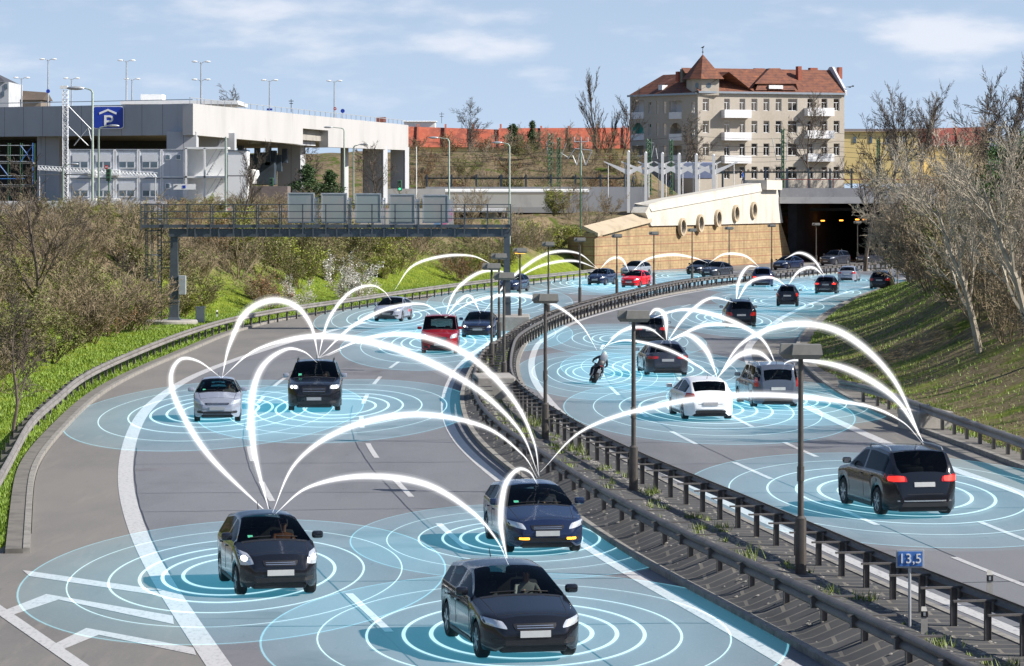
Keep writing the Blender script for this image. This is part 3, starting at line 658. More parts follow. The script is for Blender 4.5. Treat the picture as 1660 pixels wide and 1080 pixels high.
    def cls(i, j):
        xm = (xs[i]+xs[i+1])/2
        if j in (0, 1, 2) and rfx < xm < cwx: return 'windscreen'
        if j in (0, 1) and rgx+.02 < xm < rrx-.02: return 'rear_window'
        if j == 4:
            if pil[0]-.05 < xm < pil[0]+.05: return 'body'
            lo = rgx+ (.20 if not wagon else .30) if rgx < rrx-.3 else rrx-.02
            lo = max(lo, rgx+.12)
            if lo < xm < cwx-.14: return 'side_window'
        return 'body'
    for i in range(n-1):
        for j in range(NR-1):
            c = cls(i, j); a = i*NR+j; q = (a, a+1, a+NR+1, a+NR); q2 = tuple(off+k for k in (a, a+NR, a+NR+1, a+1))
            if c == 'side_window': parts['side_window_l'].append(q); parts['side_window_r'].append(q2)
            else: parts[c].append(q); parts[c].append(q2)
    # end caps (front, rear) between left and right
    for i in (0, n-1):
        for j in range(NR-1):
            a = i*NR+j; parts['body'].append((a, a+1, off+a+1, off+a) if i == 0 else (a, off+a, off+a+1, a+1))
    root = thing(name, label, cat, (cx, cy, .0), head)
    def sub(key, nm, m, th=None):
        fs = parts[key]; used = sorted({v for f in fs for v in f}); mp = {v: k for k, v in enumerate(used)}
        vv = [Vector(V[v]) for v in used]; ff = []
        for f in fs:
            q = [mp[v] for v in f]; nn = (vv[q[2]]-vv[q[0]]).cross(vv[q[3]]-vv[q[1]]); ce = (vv[q[0]]+vv[q[2]])/2-Vector((0, 0, Hh*.45))
            ff.append(q if nn.dot(Vector((ce.x*.3, ce.y, ce.z))) > 0 else q[::-1])
        mb = MB().add(vv, ff)
        return mb.build(nm, m, root, smooth=(38 if key == 'body' else 60), fix=False)
    bo = sub('body', 'body', body)
    bm = bmesh.new(); bm.from_mesh(bo.data); bmesh.ops.remove_doubles(bm, verts=bm.verts, dist=1e-4); bmesh.ops.recalc_face_normals(bm, faces=bm.faces); bm.to_mesh(bo.data); bm.free(); bo.data.shade_smooth(); bo.data.set_sharp_from_angle(angle=R(38))
    sub('windscreen', 'windscreen', GLASS); sub('rear_window', 'rear_window', tint); sub('side_window_l', 'side_window', tint); sub('side_window_r', 'side_window', tint)
    allf = [f for v in parts.values() for f in v]; bvh = BVHTree.FromPolygons([Vector(v) for v in V], allf)
    def decal(nm, quad, m, axis, n_=6, rnd=0., out=.008, th=.02, mb=None, parent=None):
        """quad: 4 corners (a, z) ccw; axis '+x' '-x' '+y' '-y' : the side it is projected onto"""
        own = mb is None; mb = mb or MB(); g = []; N_ = n_
        d = {'+x': (1, 0, 0), '-x': (-1, 0, 0), '+y': (0, 1, 0), '-y': (0, -1, 0), '+z': (0, 0, 1)}[axis]; d = Vector(d)
        for iu in range(N_+1):
            for iv in range(N_+1):
                u = 2*iu/N_-1; v = 2*iv/N_-1
                uu = u*((1-rnd)+rnd*math.sqrt(1-v*v/2)); vv = v*((1-rnd)+rnd*math.sqrt(1-u*u/2)); s, t = (uu+1)/2, (vv+1)/2
                a = [(1-s)*(1-t)*quad[0][k]+s*(1-t)*quad[1][k]+s*t*quad[2][k]+(1-s)*t*quad[3][k] for k in (0, 1)]
                if axis[1] == 'x': o_ = Vector((0, a[0], a[1]))+d*6
                elif axis[1] == 'y': o_ = Vector((a[0], 0, a[1]))+d*3
                else: o_ = Vector((a[0], a[1], 0))+d*4
                hit = bvh.ray_cast(o_, -d)
                if hit[0] is None or (hit[0]-o_).length > (5.2 if axis[1] == 'x' else 4. if axis[1] == 'z' else 3.): g.append(None)
                else: g.append(hit[0])
        vs = []; ok = {}
        for k, p in enumerate(g):
            if p is not None: ok[k] = len(vs); vs.append(p+d*out)
        nt_ = len(vs); vs += [p-d*(out+th) for p in vs[:nt_]]; fs = []; ed = {}
        for iu in range(N_):
            for iv in range(N_):
                q = [iu*(N_+1)+iv, (iu+1)*(N_+1)+iv, (iu+1)*(N_+1)+iv+1, iu*(N_+1)+iv+1]
                if all(k in ok for k in q):
                    pp = [g[k] for k in q]; ax = 'xyz'.index(axis[1])
                    if max(p[ax] for p in pp)-min(p[ax] for p in pp) > .35: continue
                    qq = [ok[k] for k in q]; fs.append(tuple(qq))
                    for e in range(4):
                        k1, k2 = qq[e], qq[(e+1) % 4]; ed[(k1, k2)] = 1
        for (a, b) in list(ed):
            if (b, a) not in ed: fs.append((a, b, nt_+b, nt_+a))
        if fs: mb.add(vs, fs)
        if own and mb.v: return mb.build(nm, m, parent or root, smooth=40)
    W2 = Wd/2
    lz = hood-.16
    ls = lights or {}
    hl = ls.get('head', [(W2*.52, nose-.03), (W2*.95, nose+.05), (W2*.98, hood-.03), (W2*.62, hood-.09)])
    hm = HEADL
    for s in (1, -1):
        q = [(s*a, z) for a, z in hl]
        h = decal('headlight', q, hm, '+x', 6, .35, .012)
        if h and (front_on or lightstyle == 'eyes'):
            cxh = sum(a for a, _ in hl)/4; czh = sum(z for _, z in hl)/4
            rr_ = .055
            if lightstyle == 'eyes':
                for dy in (-.075, .06): decal('lamp', [(s*(cxh+dy)-.05, czh-.06), (s*(cxh+dy)+.05, czh-.06), (s*(cxh+dy)+.05, czh+.05), (s*(cxh+dy)-.05, czh+.05)], HEADON, '+x', 6, 1.0, .02, .01, parent=h)
            else: decal('lamp', [(s*cxh-rr_, czh-rr_), (s*cxh+rr_, czh-rr_), (s*cxh+rr_, czh+rr_), (s*cxh-rr_, czh+rr_)], HEADON, '+x', 6, 1.0, .02, .01, parent=h)
        if amber: decal('indicator', [(s*W2*.6-.10, .36), (s*W2*.6+.12, .36), (s*W2*.6+.12, .41), (s*W2*.6-.10, .41)], AMBER, '+x', 3, .2, .02)
    gr = ls.get('grille', [(-W2*.38, nose-.04), (W2*.38, nose-.04), (W2*.44, hood-.13), (-W2*.44, hood-.13)])
    g_ = decal('grille', gr, GRILLE, '+x', 6, .15, .012)
    mbs = MB(); zg = [gr[0][1]+(gr[3][1]-gr[0][1])*t for t in (.33, .66)]
    for z in zg: decal('x', [(gr[0][0]*.94, z-.006), (gr[1][0]*.94, z-.006), (gr[1][0]*.94, z+.006), (gr[0][0]*.94, z+.006)], CHROME, '+x', 4, 0, .022, .01, mb=mbs)
    if mbs.v and g_: mbs.build('grille_bars', CHROME, g_)
    decal('lower_grille', ls.get('low', [(-W2*.55, .27), (W2*.55, .27), (W2*.62, .40), (-W2*.62, .40)]), GRILLE, '+x', 6, .25, .01)
    for s in (1, -1):
        f = decal('fog_lamp', [(s*W2*.62-.07*s, .33), (s*W2*.82, .33), (s*W2*.84, .42), (s*W2*.66-.05*s, .42)], BLK, '+x', 4, .4, .012)
    decal('number_plate', [(-.26, .44), (.26, .44), (.26, .55), (-.26, .55)], plate, '+x', 4, 0, .03)
    # rear
    tl = ls.get('tail', [(W2*.55, .76), (W2*.96, .74), (W2*.94, .98), (W2*.60, .95)])
    for s in (1, -1):
        t = decal('tail_light', [(s*a, z) for a, z in tl], TAILR, '-x', 6, .2, .015)
        if t and tail_on:
            cxh = sum(a for a, _ in tl)/4; czh = sum(z for _, z in tl)/4; w_, h_ = abs(tl[1][0]-tl[0][0])*.36, abs(tl[2][1]-tl[1][1])*.3
            decal('lamp', [(s*cxh-w_, czh-h_), (s*cxh+w_, czh-h_), (s*cxh+w_, czh+h_), (s*cxh-w_, czh+h_)], TAILON, '-x', 4, .3, .024, .01, parent=t)
    zp = ls.get('rplate', .80 if not tail else .74)
    decal('number_plate', [(-.26, zp-.06), (.26, zp-.06), (.26, zp+.05), (-.26, zp+.05)], plate, '-x', 3, 0, .025)
    decal('bumper_strip', [(-W2*.72, .43), (W2*.72, .43), (W2*.72, .46), (-W2*.72, .46)], CHROME if tail_on else body, '-x', 6, 0, .03, .02)
    decal('rear_valance', [(-W2*.62, .30), (W2*.62, .30), (W2*.6, .40), (-W2*.6, .40)], BLK, '-x', 4, .2, .012)
    mb = MB()
    for z in (.605, ): decal('x', [(-W2*.9, z-.006), (W2*.9, z-.006), (W2*.9, z+.006), (-W2*.9, z+.006)], BLK, '-x', 8, 0, .004, .01, mb=mb)
    # panel gaps
    for s in ('+y', '-y'):
        xd = [cwx-.10, pil[0]]+([] if ls.get('doors') == 2 else [pil[0]-(cwx-.1-pil[0])*.86])
        for x in xd: decal('x', [(x-.006, .30), (x+.006, .30), (x+.006, zb_(x)-.02), (x-.006, zb_(x)-.02)], BLK, s, 6, 0, .003, .01, mb=mb)
        decal('x', [(xd[-1], .30), (xd[0], .30), (xd[0], .312), (xd[-1], .312)], BLK, s, 5, 0, .003, .01, mb=mb)
    xh = h2-.24; wy = W2*.80
    for q in ([(xh, -wy*.86), (xh, wy*.86), (xh+.012, wy*.86), (xh+.012, -wy*.86)], [(xh, wy*.86), (cwx+.05, wy*.98), (cwx+.05, wy*.98+.012), (xh, wy*.86+.012)], [(xh, -wy*.86), (cwx+.05, -wy*.98), (cwx+.05, -wy*.98-.012), (xh, -wy*.86-.012)]): decal('x', q, BLK, '+z', 7, 0, .003, .01, mb=mb)
    decal('cowl', [(cwx+.0, -W2*.80), (cwx+.07, -W2*.80), (cwx+.07, W2*.80), (cwx, W2*.80)], BLK, '+z', 6, .0, .006, .01)
    if mb.v: mb.build('panel_gap', BLK, root)
    for s in ('+y', '-y'):
        for k, x in enumerate(([pil[0]+.16, pil[0]-.62] if ls.get('doors') != 2 else [pil[0]+.16])):
            decal('door_handle', [(x-.09, cwb-.15), (x+.09, cwb-.15), (x+.09, cwb-.12), (x-.09, cwb-.12)], body if k is not None else 0, s, 3, .3, .035, .02)
        decal('side_trim', [(xr+Ra+.02, .215), (xf-Ra-.02, .215), (xf-Ra-.02, .285), (xr+Ra+.02, .285)], cladding or BLK, s, 6, 0, .012)
        if cladding:
            for xw in (xf, xr):
                mc = MB(); 
                for k in range(10):
                    a0, a1 = math.pi*k/10, math.pi*(k+1)/10; r0, r1 = Ra+.002, Ra+.07
                    q = [(xw+r0*math.cos(a0), r+r0*math.sin(a0)), (xw+r1*math.cos(a0), r+r1*math.sin(a0)), (xw+r1*math.cos(a1), r+r1*math.sin(a1)), (xw+r0*math.cos(a1), r+r0*math.sin(a1))]
                    decal('x', q, cladding, s, 1, 0, .012, .02, mb=mc)
                if mc.v: mc.build('wheel_arch_trim', cladding, root, smooth=40)
    # glass rubber surround and pillar between windows
    # mirrors
    for s in (1, -1):
        yy = s*(W2*.955); z = cwb+.03; mm = MB(); mm.cbox(cwx-.30, yy+s*.02 if s > 0 else yy-.24, z+.0, cwx-.17, yy+.24 if s > 0 else yy-.02, z+.15, .045)
        mo = mm.build('mirror', mirrorm or body, root, smooth=40); m2 = MB(); m2.box(cwx-.304, min(yy+s*.04, yy+s*.22), z+.02, cwx-.300, max(yy+s*.04, yy+s*.22), z+.13); m2.build('mirror_glass', CHROME, mo)
    # wheels
    tw = .20
    wm = {}
    def wheel(s):
        t = MB(); t.lathe([(r*.62, -tw/2), (r*.9, -tw/2), (r*.985, -tw/2+.03), (r, -tw/4), (r, tw/4), (r*.985, tw/2-.03), (r*.9, tw/2), (r*.62, tw/2), (r*.60, 0)], 26, 'Y')
        tm = t.mesh('tyre', RUB, 40)
        q = MB(); f_ = s*tw/2
        prof = [(r*.64, f_*.96), (r*.60, f_*.9), (r*.57, f_*.5), (r*.20, f_*.42), (.001, f_*.42)]
        q.lathe(prof, 26, 'Y'); q.mi = 0
        ns = 5
        for k in range(ns):
            a = 2*math.pi*k/ns+.3
            for da in (-.11, .11):
                p0 = (math.cos(a)*r*.10, f_*.86, math.sin(a)*r*.10); p1 = (math.cos(a+da*1.5)*r*.60, f_*.90, math.sin(a+da*1.5)*r*.60); q.bar(p0, p1, .032, .03, (0, 1, 0))
        q.lathe([(.001, f_*.98), (r*.16, f_*.95), (r*.17, f_*.6)], 12, 'Y')
        return tm, q.mesh('rim', rimm, 40)
    ws = {1: wheel(1), -1: wheel(-1)}
    dark = MB()
    for xw in (xf, xr):
        for s in (1, -1):
            yw = s*(W2-.03-tw/2); we = bpy.data.objects.new('wheel', ws[s][0]); COL.objects.link(we); we.parent = root; we.location = (xw, yw, r)
            ri = bpy.data.objects.new('rim', ws[s][1]); COL.objects.link(ri); ri.parent = we
    u = MB(); u.cbox(-h2+.12, -W2*.66, .17, h2-.12, W2*.66, .42, .05)
    for xw in (xf, xr):
        for s in (1, -1): u.box(xw-Ra, min(s*(W2-.27), s*W2*.6), .30, xw+Ra, max(s*(W2-.27), s*W2*.6), r*2+.04)
    u.build('underbody', BLK, root)
    # interior
    sx = cwx-.95; fl = .42
    i_ = MB(); i_.cbox(cwx-.42, -W2*.84, cwz-.22, cwx-.02, W2*.84, cwz-.05, .05); i_.box(rgx+.12, -W2*.85, fl-.03, cwx-.02, W2*.85, fl); i_.build('dashboard', INT, root)
    for y in (.36, -.36):
        s_ = MB(); s_.cbox(sx-.28, y-.24, fl, sx+.26, y+.24, fl+.14, .05); s_.M = Matrix.Translation((sx-.24, y, fl+.1)) @ Matrix.Rotation(R(-14), 4, 'Y'); s_.cbox(-.07, -.24, 0, .07, .24, .60, .06); s_.cbox(-.05, -.13, .64, .05, .13, .83, .05); s_.M = None
        s_.build('front_seat', INT if detail < 2 else INTL, root, smooth=40)
    if rgx < -1.2 and L > 3.2:
        s_ = MB(); xb = sx-1.0; s_.cbox(xb-.25, -W2*.72, fl, xb+.24, W2*.72, fl+.14, .05); s_.M = Matrix.Translation((xb-.24, 0, fl+.1)) @ Matrix.Rotation(R(-16), 4, 'Y'); s_.cbox(-.06, -W2*.72, 0, .06, W2*.72, .56, .06)
        for y in (.38, -.38): s_.cbox(-.05, y-.12, .56, .05, y+.12, .72, .05)
        s_.M = None; s_.build('rear_seat', INT, root, smooth=40)
    sw = MB(); cpt = Vector((sx+.42, .36, fl+.40)); sw.tube([cpt+Vector((.06*math.sin(a), .185*math.cos(a), .175*math.sin(a))) for a in np.linspace(0, 2*math.pi, 17)], .014, 6, False); sw.bar(cpt+Vector((0, -.18, 0)), cpt+Vector((0, .18, 0)), .03, .02); sw.bar(cpt, cpt+Vector((.25, 0, -.1)), .04); sw.build('steering_wheel', BLK, root)
    if detail >= 2:
        decal('sticker', [(W2*-.62, cwz+.07), (W2*-.50, cwz+.07), (W2*-.50, cwz+.15), (W2*-.62, cwz+.15)], STICK, '+x', 2, 0, .004, .006)
        rm = MB(); rm.cbox(rfx+.14, -.11, Hh-.20, rfx+.17, .11, Hh-.13, .02); rm.build('rear_view_mirror', BLK, root)
        for s in (1, -1):
            wp = MB(); ya, yb = s*.05, s*.58*W2
            pts = []
            for t in (0, .5, 1):
                y = ya+(yb-ya)*t; hit = bvh.ray_cast(Vector((cwx-.06, y-.0, 4)), Vector((0, 0, -1)))
                if hit[0] is not None: pts.append(hit[0]+Vector((.0, 0, .015)))
            if len(pts) == 3: wp.tube(pts, .009, 5); wp.build('wiper', BLK, root)
    if roofrails:
        for s in (1, -1):
            y = s*(W2*.93-tumble*(Hh-cwz)-.05); rl = MB(); rl.tube([(rfx-.12, y, Hh-.03), (rfx-.22, y, Hh+.045), ((rfx+rrx)/2, y, Hh+.06), (rrx+.2, y, Hh+.03), (rrx+.08, y, Hh-.04)], .02, 6); rl.build('roof_rail', GALV if roofrails == 2 else BLK, root, smooth=50)
    an = MB(); an.tube([(rrx+.25, 0, Hh-.02), (rrx+.12, 0, Hh+.13)], [.012, .005], 5); an.build('antenna', BLK, root)
    if markings:
        for (q, ax, mm) in markings: decal('red_marking', q, mm, ax, 4, 0, .006, .008)
    bpy.context.view_layer.update()
    def seatp(y, label, shirt):
        o = driver(None, label, shirt); o.location = (cx+math.cos(head)*(sx-.12)-math.sin(head)*y, cy+math.sin(head)*(sx-.12)+math.cos(head)*y, fl+.17); o.rotation_euler = (0, 0, head); o.scale = (.92,)*3
    if driver_: seatp(.36, *driver_)
    if passenger: seatp(-.36, *passenger)
    return root
def heading(c, y, sgn):
    """tangent angle of curve c at depth y; sgn -1: driving towards the camera"""
    p = np.array([np.interp(y+2, c[:, 1], c[:, 0]), y+2])-np.array([np.interp(y-2, c[:, 1], c[:, 0]), y-2]); a = math.atan2(p[1], p[0]); return a if sgn > 0 else a+math.pi
P_BLK = paint('black_car_paint', (.008, .009, .014)); P_NAVY = paint('dark_blue_car_paint', (.012, .022, .06)); P_SILV = paint('silver_car_paint', (.30, .32, .38), .5); P_WHT = paint('white_car_paint', (.80, .80, .80), 0); P_RED = paint('red_car_paint', (.72, .012, .022), 0); P_DRED = paint('dark_red_car_paint', (.26, .012, .022), .2)
P_GRY = paint('slate_grey_car_paint', (.035, .04, .055), .4); P_BLG = paint('grey_blue_car_paint', (.085, .10, .135), .4); P_LG = paint('light_grey_car_paint', (.30, .33, .37), .4)
REDM = mat('red_lettering', (.6, .03, .03), .5)
CARS = {}
def put(key, px, py, toward, side='L', dh=0, **kw):
    """px, py: ground point under the end of the car that faces the camera"""
    c = rL1 if side == 'L' else rR2; c = np.stack([(rL1[:, 0]+rL2[:, 0])/2, rL1[:, 1]], 1) if side == 'L' else np.stack([(rR1[:, 0]+rR2[:, 0])/2, rR1[:, 1]], 1)
    x, y, _ = G(px, py); L_ = kw.get('L', 4.2)
    h = heading(c, y+2, 1); cx_, cy_ = x+math.cos(h)*L_/2, y+math.sin(h)*L_/2
    h = heading(c, cy_, 1)+R(dh); cx_, cy_ = x+math.cos(h)*L_/2, y+math.sin(h)*L_/2
    hd = h+math.pi if toward else h
    lab = kw.pop('label'); cat = kw.pop('cat', 'car'); body = kw.pop('body')
    o = car(lab, cat, cx_, cy_, hd, body, **kw); CARS[key] = (cx_, cy_, h, kw.get('Hh', 1.46)); return o
EST = dict(rr=(-.40, None), rg=(-.482, 1.0)); SED = dict(rr=(-.24, None), rg=(-.39, 1.02), tail=[(-.475, .99)], belt_r=.98)
SH1 = mat('grey_shirt', (.15, .15, .17), .9); SH2 = mat('rust_shirt', (.35, .13, .06), .9); SH3 = mat('pale_shirt', (.5, .48, .45), .9)
put('volvo', 868, 1076, True, dh=2, label='black estate hatchback nearest the camera, at the bottom edge of the oncoming lanes', body=P_BLK, L=4.4, Wd=1.74, Hh=1.40, r=.32, nose=.60, hood=.80, cowl=(.215, .97), rf=(.0, None), driver_=('seated driver in a pale shirt in the black car nearest the camera', SH3), **EST)
put('passat', 888, 902, True, dh=0, label='dark blue estate car with lit orange indicators beside the median kerb', body=P_NAVY, L=4.5, Wd=1.72, Hh=1.38, r=.31, nose=.60, hood=.80, cowl=(.22, .97), amber=True, driver_=('seated driver in a grey shirt in the car with orange indicators', SH1), **EST)
put('yaris', 455, 970, True, dh=3, label='small black hatchback with lit round-nosed headlights driving in the left oncoming lane', body=P_BLK, L=3.7, Wd=1.62, Hh=1.47, r=.295, nose=.66, hood=.86, cowl=(.27, 1.02), rf=(.06, None), rr=(-.37, None), rg=(-.475, 1.0), front_on=True, driver_=('seated driver in a rust coloured top in the small black hatchback', SH2), lights=dict(head=[(.50, .66), (.80, .62), (.84, .93), (.60, .86)]))
put('corsa', 352, 686, True, dh=1, label='silver small hatchback driving in the outer oncoming lane by the green verge', body=P_SILV, L=3.85, Wd=1.65, Hh=1.44, r=.29, nose=.64, hood=.84, cowl=(.26, 1.0), rf=(.05, None), rr=(-.36, None), rg=(-.47, 1.0), plate=PLATEG, driver_=('seated driver in a pale shirt in the silver small hatchback', SH3), lights=dict(grille=[(-.38, .62), (.38, .62), (.42, .69), (-.42, .69)]))
put('suv', 509, 669, True, dh=0, label='large black off-roader with roof rails and bright twin headlights driving beside the silver hatchback', body=P_BLK, L=4.85, Wd=1.93, Hh=1.74, r=.37, nose=.80, hood=1.02, cowl=(.21, 1.17), rf=(.03, None), rr=(-.37, None), rg=(-.475, 1.15), belt_r=1.18, roofrails=1, lightstyle='eyes', plate=PLATEG, mirrorm=P_SILV, tumble=.33, driver_=('seated driver in a pale shirt behind the wheel of the large black off-roader', SH3), passenger=('passenger in a dark shirt beside the driver of the large black off-roader', SH1), lights=dict(head=[(.56, .84), (.90, .86), (.92, 1.0), (.58, .98)], grille=[(-.42, .68), (.42, .68), (.46, .93), (-.46, .93)], tail=[(.6, .95), (.94, .93), (.92, 1.12), (.62, 1.12)]))
put('ioniq', 626, 522, True, dh=-2, label='silver hatchback with small red markings in the outer oncoming lane under the tall arc', body=P_SILV, L=4.4, Wd=1.80, Hh=1.46, r=.32, nose=.62, hood=.82, rr=(-.30, None), rg=(-.47, 1.04), plate=PLATEG, detail=1, lights=dict(grille=[(-.40, .42), (.40, .42), (.48, .68), (-.48, .68)]), markings=[([(-1.3, .55), (-.4, .55), (-.4, .72), (-1.3, .66)], '+y', REDM)])
put('doblo', 712, 575, True, dh=3, label='dark red high-roofed people carrier with roof rails beside the gantry post', cat='van', body=P_DRED, L=4.35, Wd=1.83, Hh=1.86, r=.315, nose=.80, hood=1.05, cowl=(.30, 1.18), rf=(.17, None), rr=(-.46, None), rg=(-.49, 1.15), belt_r=1.16, tumble=.16, roofrails=2, cladding=BLK, front_on=True, detail=1, plate=PLATEG, lights=dict(head=[(.50, .78), (.86, .82), (.88, 1.04), (.60, .98)], grille=[(-.36, .72), (.36, .72), (.42, .86), (-.42, .86)], low=[(-.6, .28), (.6, .28), (.66, .48), (-.66, .48)]))
put('audi', 774, 549, True, dh=2, label='dark blue low coupe with a large grille next to the dark red people carrier', body=P_NAVY, L=4.7, Wd=1.85, Hh=1.38, r=.34, nose=.60, hood=.78, cowl=(.2, .93), rf=(-.01, None), rr=(-.22, None), rg=(-.42, 1.0), belt_r=.95, front_on=True, detail=1, plate=PLATEG, lights=dict(grille=[(-.42, .40), (.42, .40), (.52, .70), (-.52, .70)]))
put('far1', 822, 474, True, dh=-4, label='dark blue car just past the lamp posts, the first before the gantry column', body=P_NAVY, L=4.2, detail=1)
put('peug', 964, 463, True, dh=-6, label='dark blue hatchback left of the bright red car, near the end of the tan wall', body=P_NAVY, L=3.85, Wd=1.68, Hh=1.43, r=.29, nose=.62, hood=.80, plate=PLATE, detail=1)
put('redpolo', 1019, 467, True, dh=-8, label='bright red small hatchback among the dark cars in the oncoming lanes', body=P_RED, L=3.95, Wd=1.68, Hh=1.46, r=.29, nose=.64, hood=.84, detail=1)
put('behind', 1016, 449, True, dh=-8, label='light grey car half hidden behind the bright red hatchback', body=P_LG, L=4.2, Hh=1.5, detail=1)
put('pairb', 1122, 446, True, dh=-10, label='black car right behind the dark green-black one in front of the tan wall', body=P_BLK, L=4.2, detail=1)
put('pairf', 1146, 450, True, dh=-10, label='dark green-black saloon in front of the tan wall, front one of the pair', body=P_GRY, L=4.5, detail=1, **SED)
put('left3', 1261, 438, True, dh=-14, label='dark blue low saloon at the foot of the white wall near the tunnel mouth', body=P_NAVY, L=4.5, detail=1, **SED)
put('tunnel1', 1338, 431, True, dh=-14, label='grey off-roader leaving the dark tunnel mouth', body=P_GRY, L=4.6, Hh=1.7, Wd=1.88, r=.36, nose=.78, hood=1.0, cowl=(.21, 1.14), belt_r=1.15, rg=(-.475, 1.12), rr=(-.38, None), detail=1, front_on=False)
put('tunnel2', 1395, 428, True, dh=-14, label='dark car deepest inside the tunnel shade at the right', body=P_GRY, L=4.4, detail=1)
# away from the camera
TL = dict(tail=[(.46, .80), (.86, .77), (.85, .96), (.48, .93)])
put('q5', 1500, 842, False, 'R', dh=5, label='black off-roader with lit red tail lamps and silver bumper strip at the right edge', body=P_BLK, L=4.55, Wd=1.88, Hh=1.64, r=.36, nose=.75, hood=.98, cowl=(.21, 1.12), rf=(.02, None), rr=(-.38, None), rg=(-.47, 1.10), belt_r=1.12, tumble=.32, roofrails=2, tail_on=True, lights=dict(tail=[(.42, .90), (.93, .88), (.90, 1.09), (.46, 1.03)], rplate=.84, grille=[(-.4, .65), (.4, .65), (.45, .88), (-.45, .88)]))
put('golf', 1152, 684, False, 'R', dh=3, label='white hatchback driving away in the middle of the right carriageway', body=P_WHT, L=4.15, Wd=1.76, Hh=1.46, r=.31, nose=.64, hood=.86, cowl=(.24, 1.02), rr=(-.38, None), rg=(-.475, 1.02), plate=PLATEG, lights=dict(tail=[(.52, .84), (.86, .82), (.85, 1.0), (.56, .98)], rplate=.62))
put('dacia', 1262, 664, False, 'R', dh=4, label='grey-blue boxy estate driving away beside the white hatchback, partly behind a lamp post', body=P_BLG, L=4.45, Wd=1.74, Hh=1.64, r=.31, nose=.66, hood=.92, cowl=(.22, 1.05), rf=(.05, None), rr=(-.455, None), rg=(-.488, 1.05), belt_r=1.04, tumble=.18, roofrails=2, lights=dict(tail=[(.70, .82), (.84, .82), (.82, 1.16), (.72, 1.16)], rplate=.76))
put('bmwsed', 1083, 612, False, 'R', dh=4, label='dark grey saloon with wide red tail lamps driving away ahead of the motorcycle', body=P_GRY, L=4.9, Wd=1.87, Hh=1.47, r=.34, nose=.62, hood=.82, cowl=(.19, .98), rf=(-.03, None), tail_on=False, plate=PLATEG, lights=dict(tail=[(.42, .80), (.88, .78), (.88, .92), (.40, .90)]), **SED)
put('bmwtour', 1055, 560, False, 'R', dh=3, label='black estate with roof rails driving away just behind the dark grey saloon', body=P_BLK, L=4.8, Wd=1.84, Hh=1.50, r=.33, nose=.62, hood=.82, roofrails=1, plate=PLATEG, detail=1, lights=TL, **EST)
put('suvr', 1202, 533, False, 'R', dh=6, label='black tall estate with dim tail lamps driving away below the tight bend', body=P_BLK, L=4.5, Wd=1.84, Hh=1.66, r=.35, nose=.72, hood=.95, cowl=(.21, 1.1), belt_r=1.1, rr=(-.4, None), rg=(-.48, 1.08), roofrails=1, detail=1, plate=PLATEG)
put('smart', 1276, 498, False, 'R', dh=3, label='tiny black two-seater driving away past the grassy bank', body=P_BLK, L=2.6, Wd=1.56, Hh=1.54, r=.29, nose=.70, hood=.92, cowl=(.30, 1.05), rf=(.12, None), rr=(-.36, None), rg=(-.46, 1.05), detail=1, plate=PLATEG, lights=dict(doors=2, tail=[(.60, .75), (.76, .75), (.76, .98), (.62, .98)]))
put('golfb', 1338, 478, False, 'R', dh=3, label='black hatchback with red tail lamps driving away behind the silver one near the tunnel', body=P_BLK, L=4.2, Wd=1.78, Hh=1.47, r=.32, detail=1, tail_on=True, plate=PLATEG, lights=TL, **EST)
put('astra', 1372, 458, False, 'R', dh=2, label='silver saloon driving away at the far right, nearest the tunnel', body=P_SILV, L=4.25, Wd=1.72, Hh=1.44, detail=1, lights=TL, **SED)
put('suvfar', 1236, 466, False, 'R', dh=10, label='dark blue off-roader driving away beside the median, far from the camera', body=P_NAVY, L=4.6, Wd=1.88, Hh=1.68, r=.36, nose=.75, hood=.98, cowl=(.21, 1.12), belt_r=1.12, rr=(-.39, None), rg=(-.475, 1.1), detail=1, tail_on=True, lights=TL)
put('bushcar', 1425, 470, False, 'R', dh=0, label='dark car half hidden by the twigs of the bush at the right bank', body=P_BLK, L=4.3, Hh=1.55, detail=1)
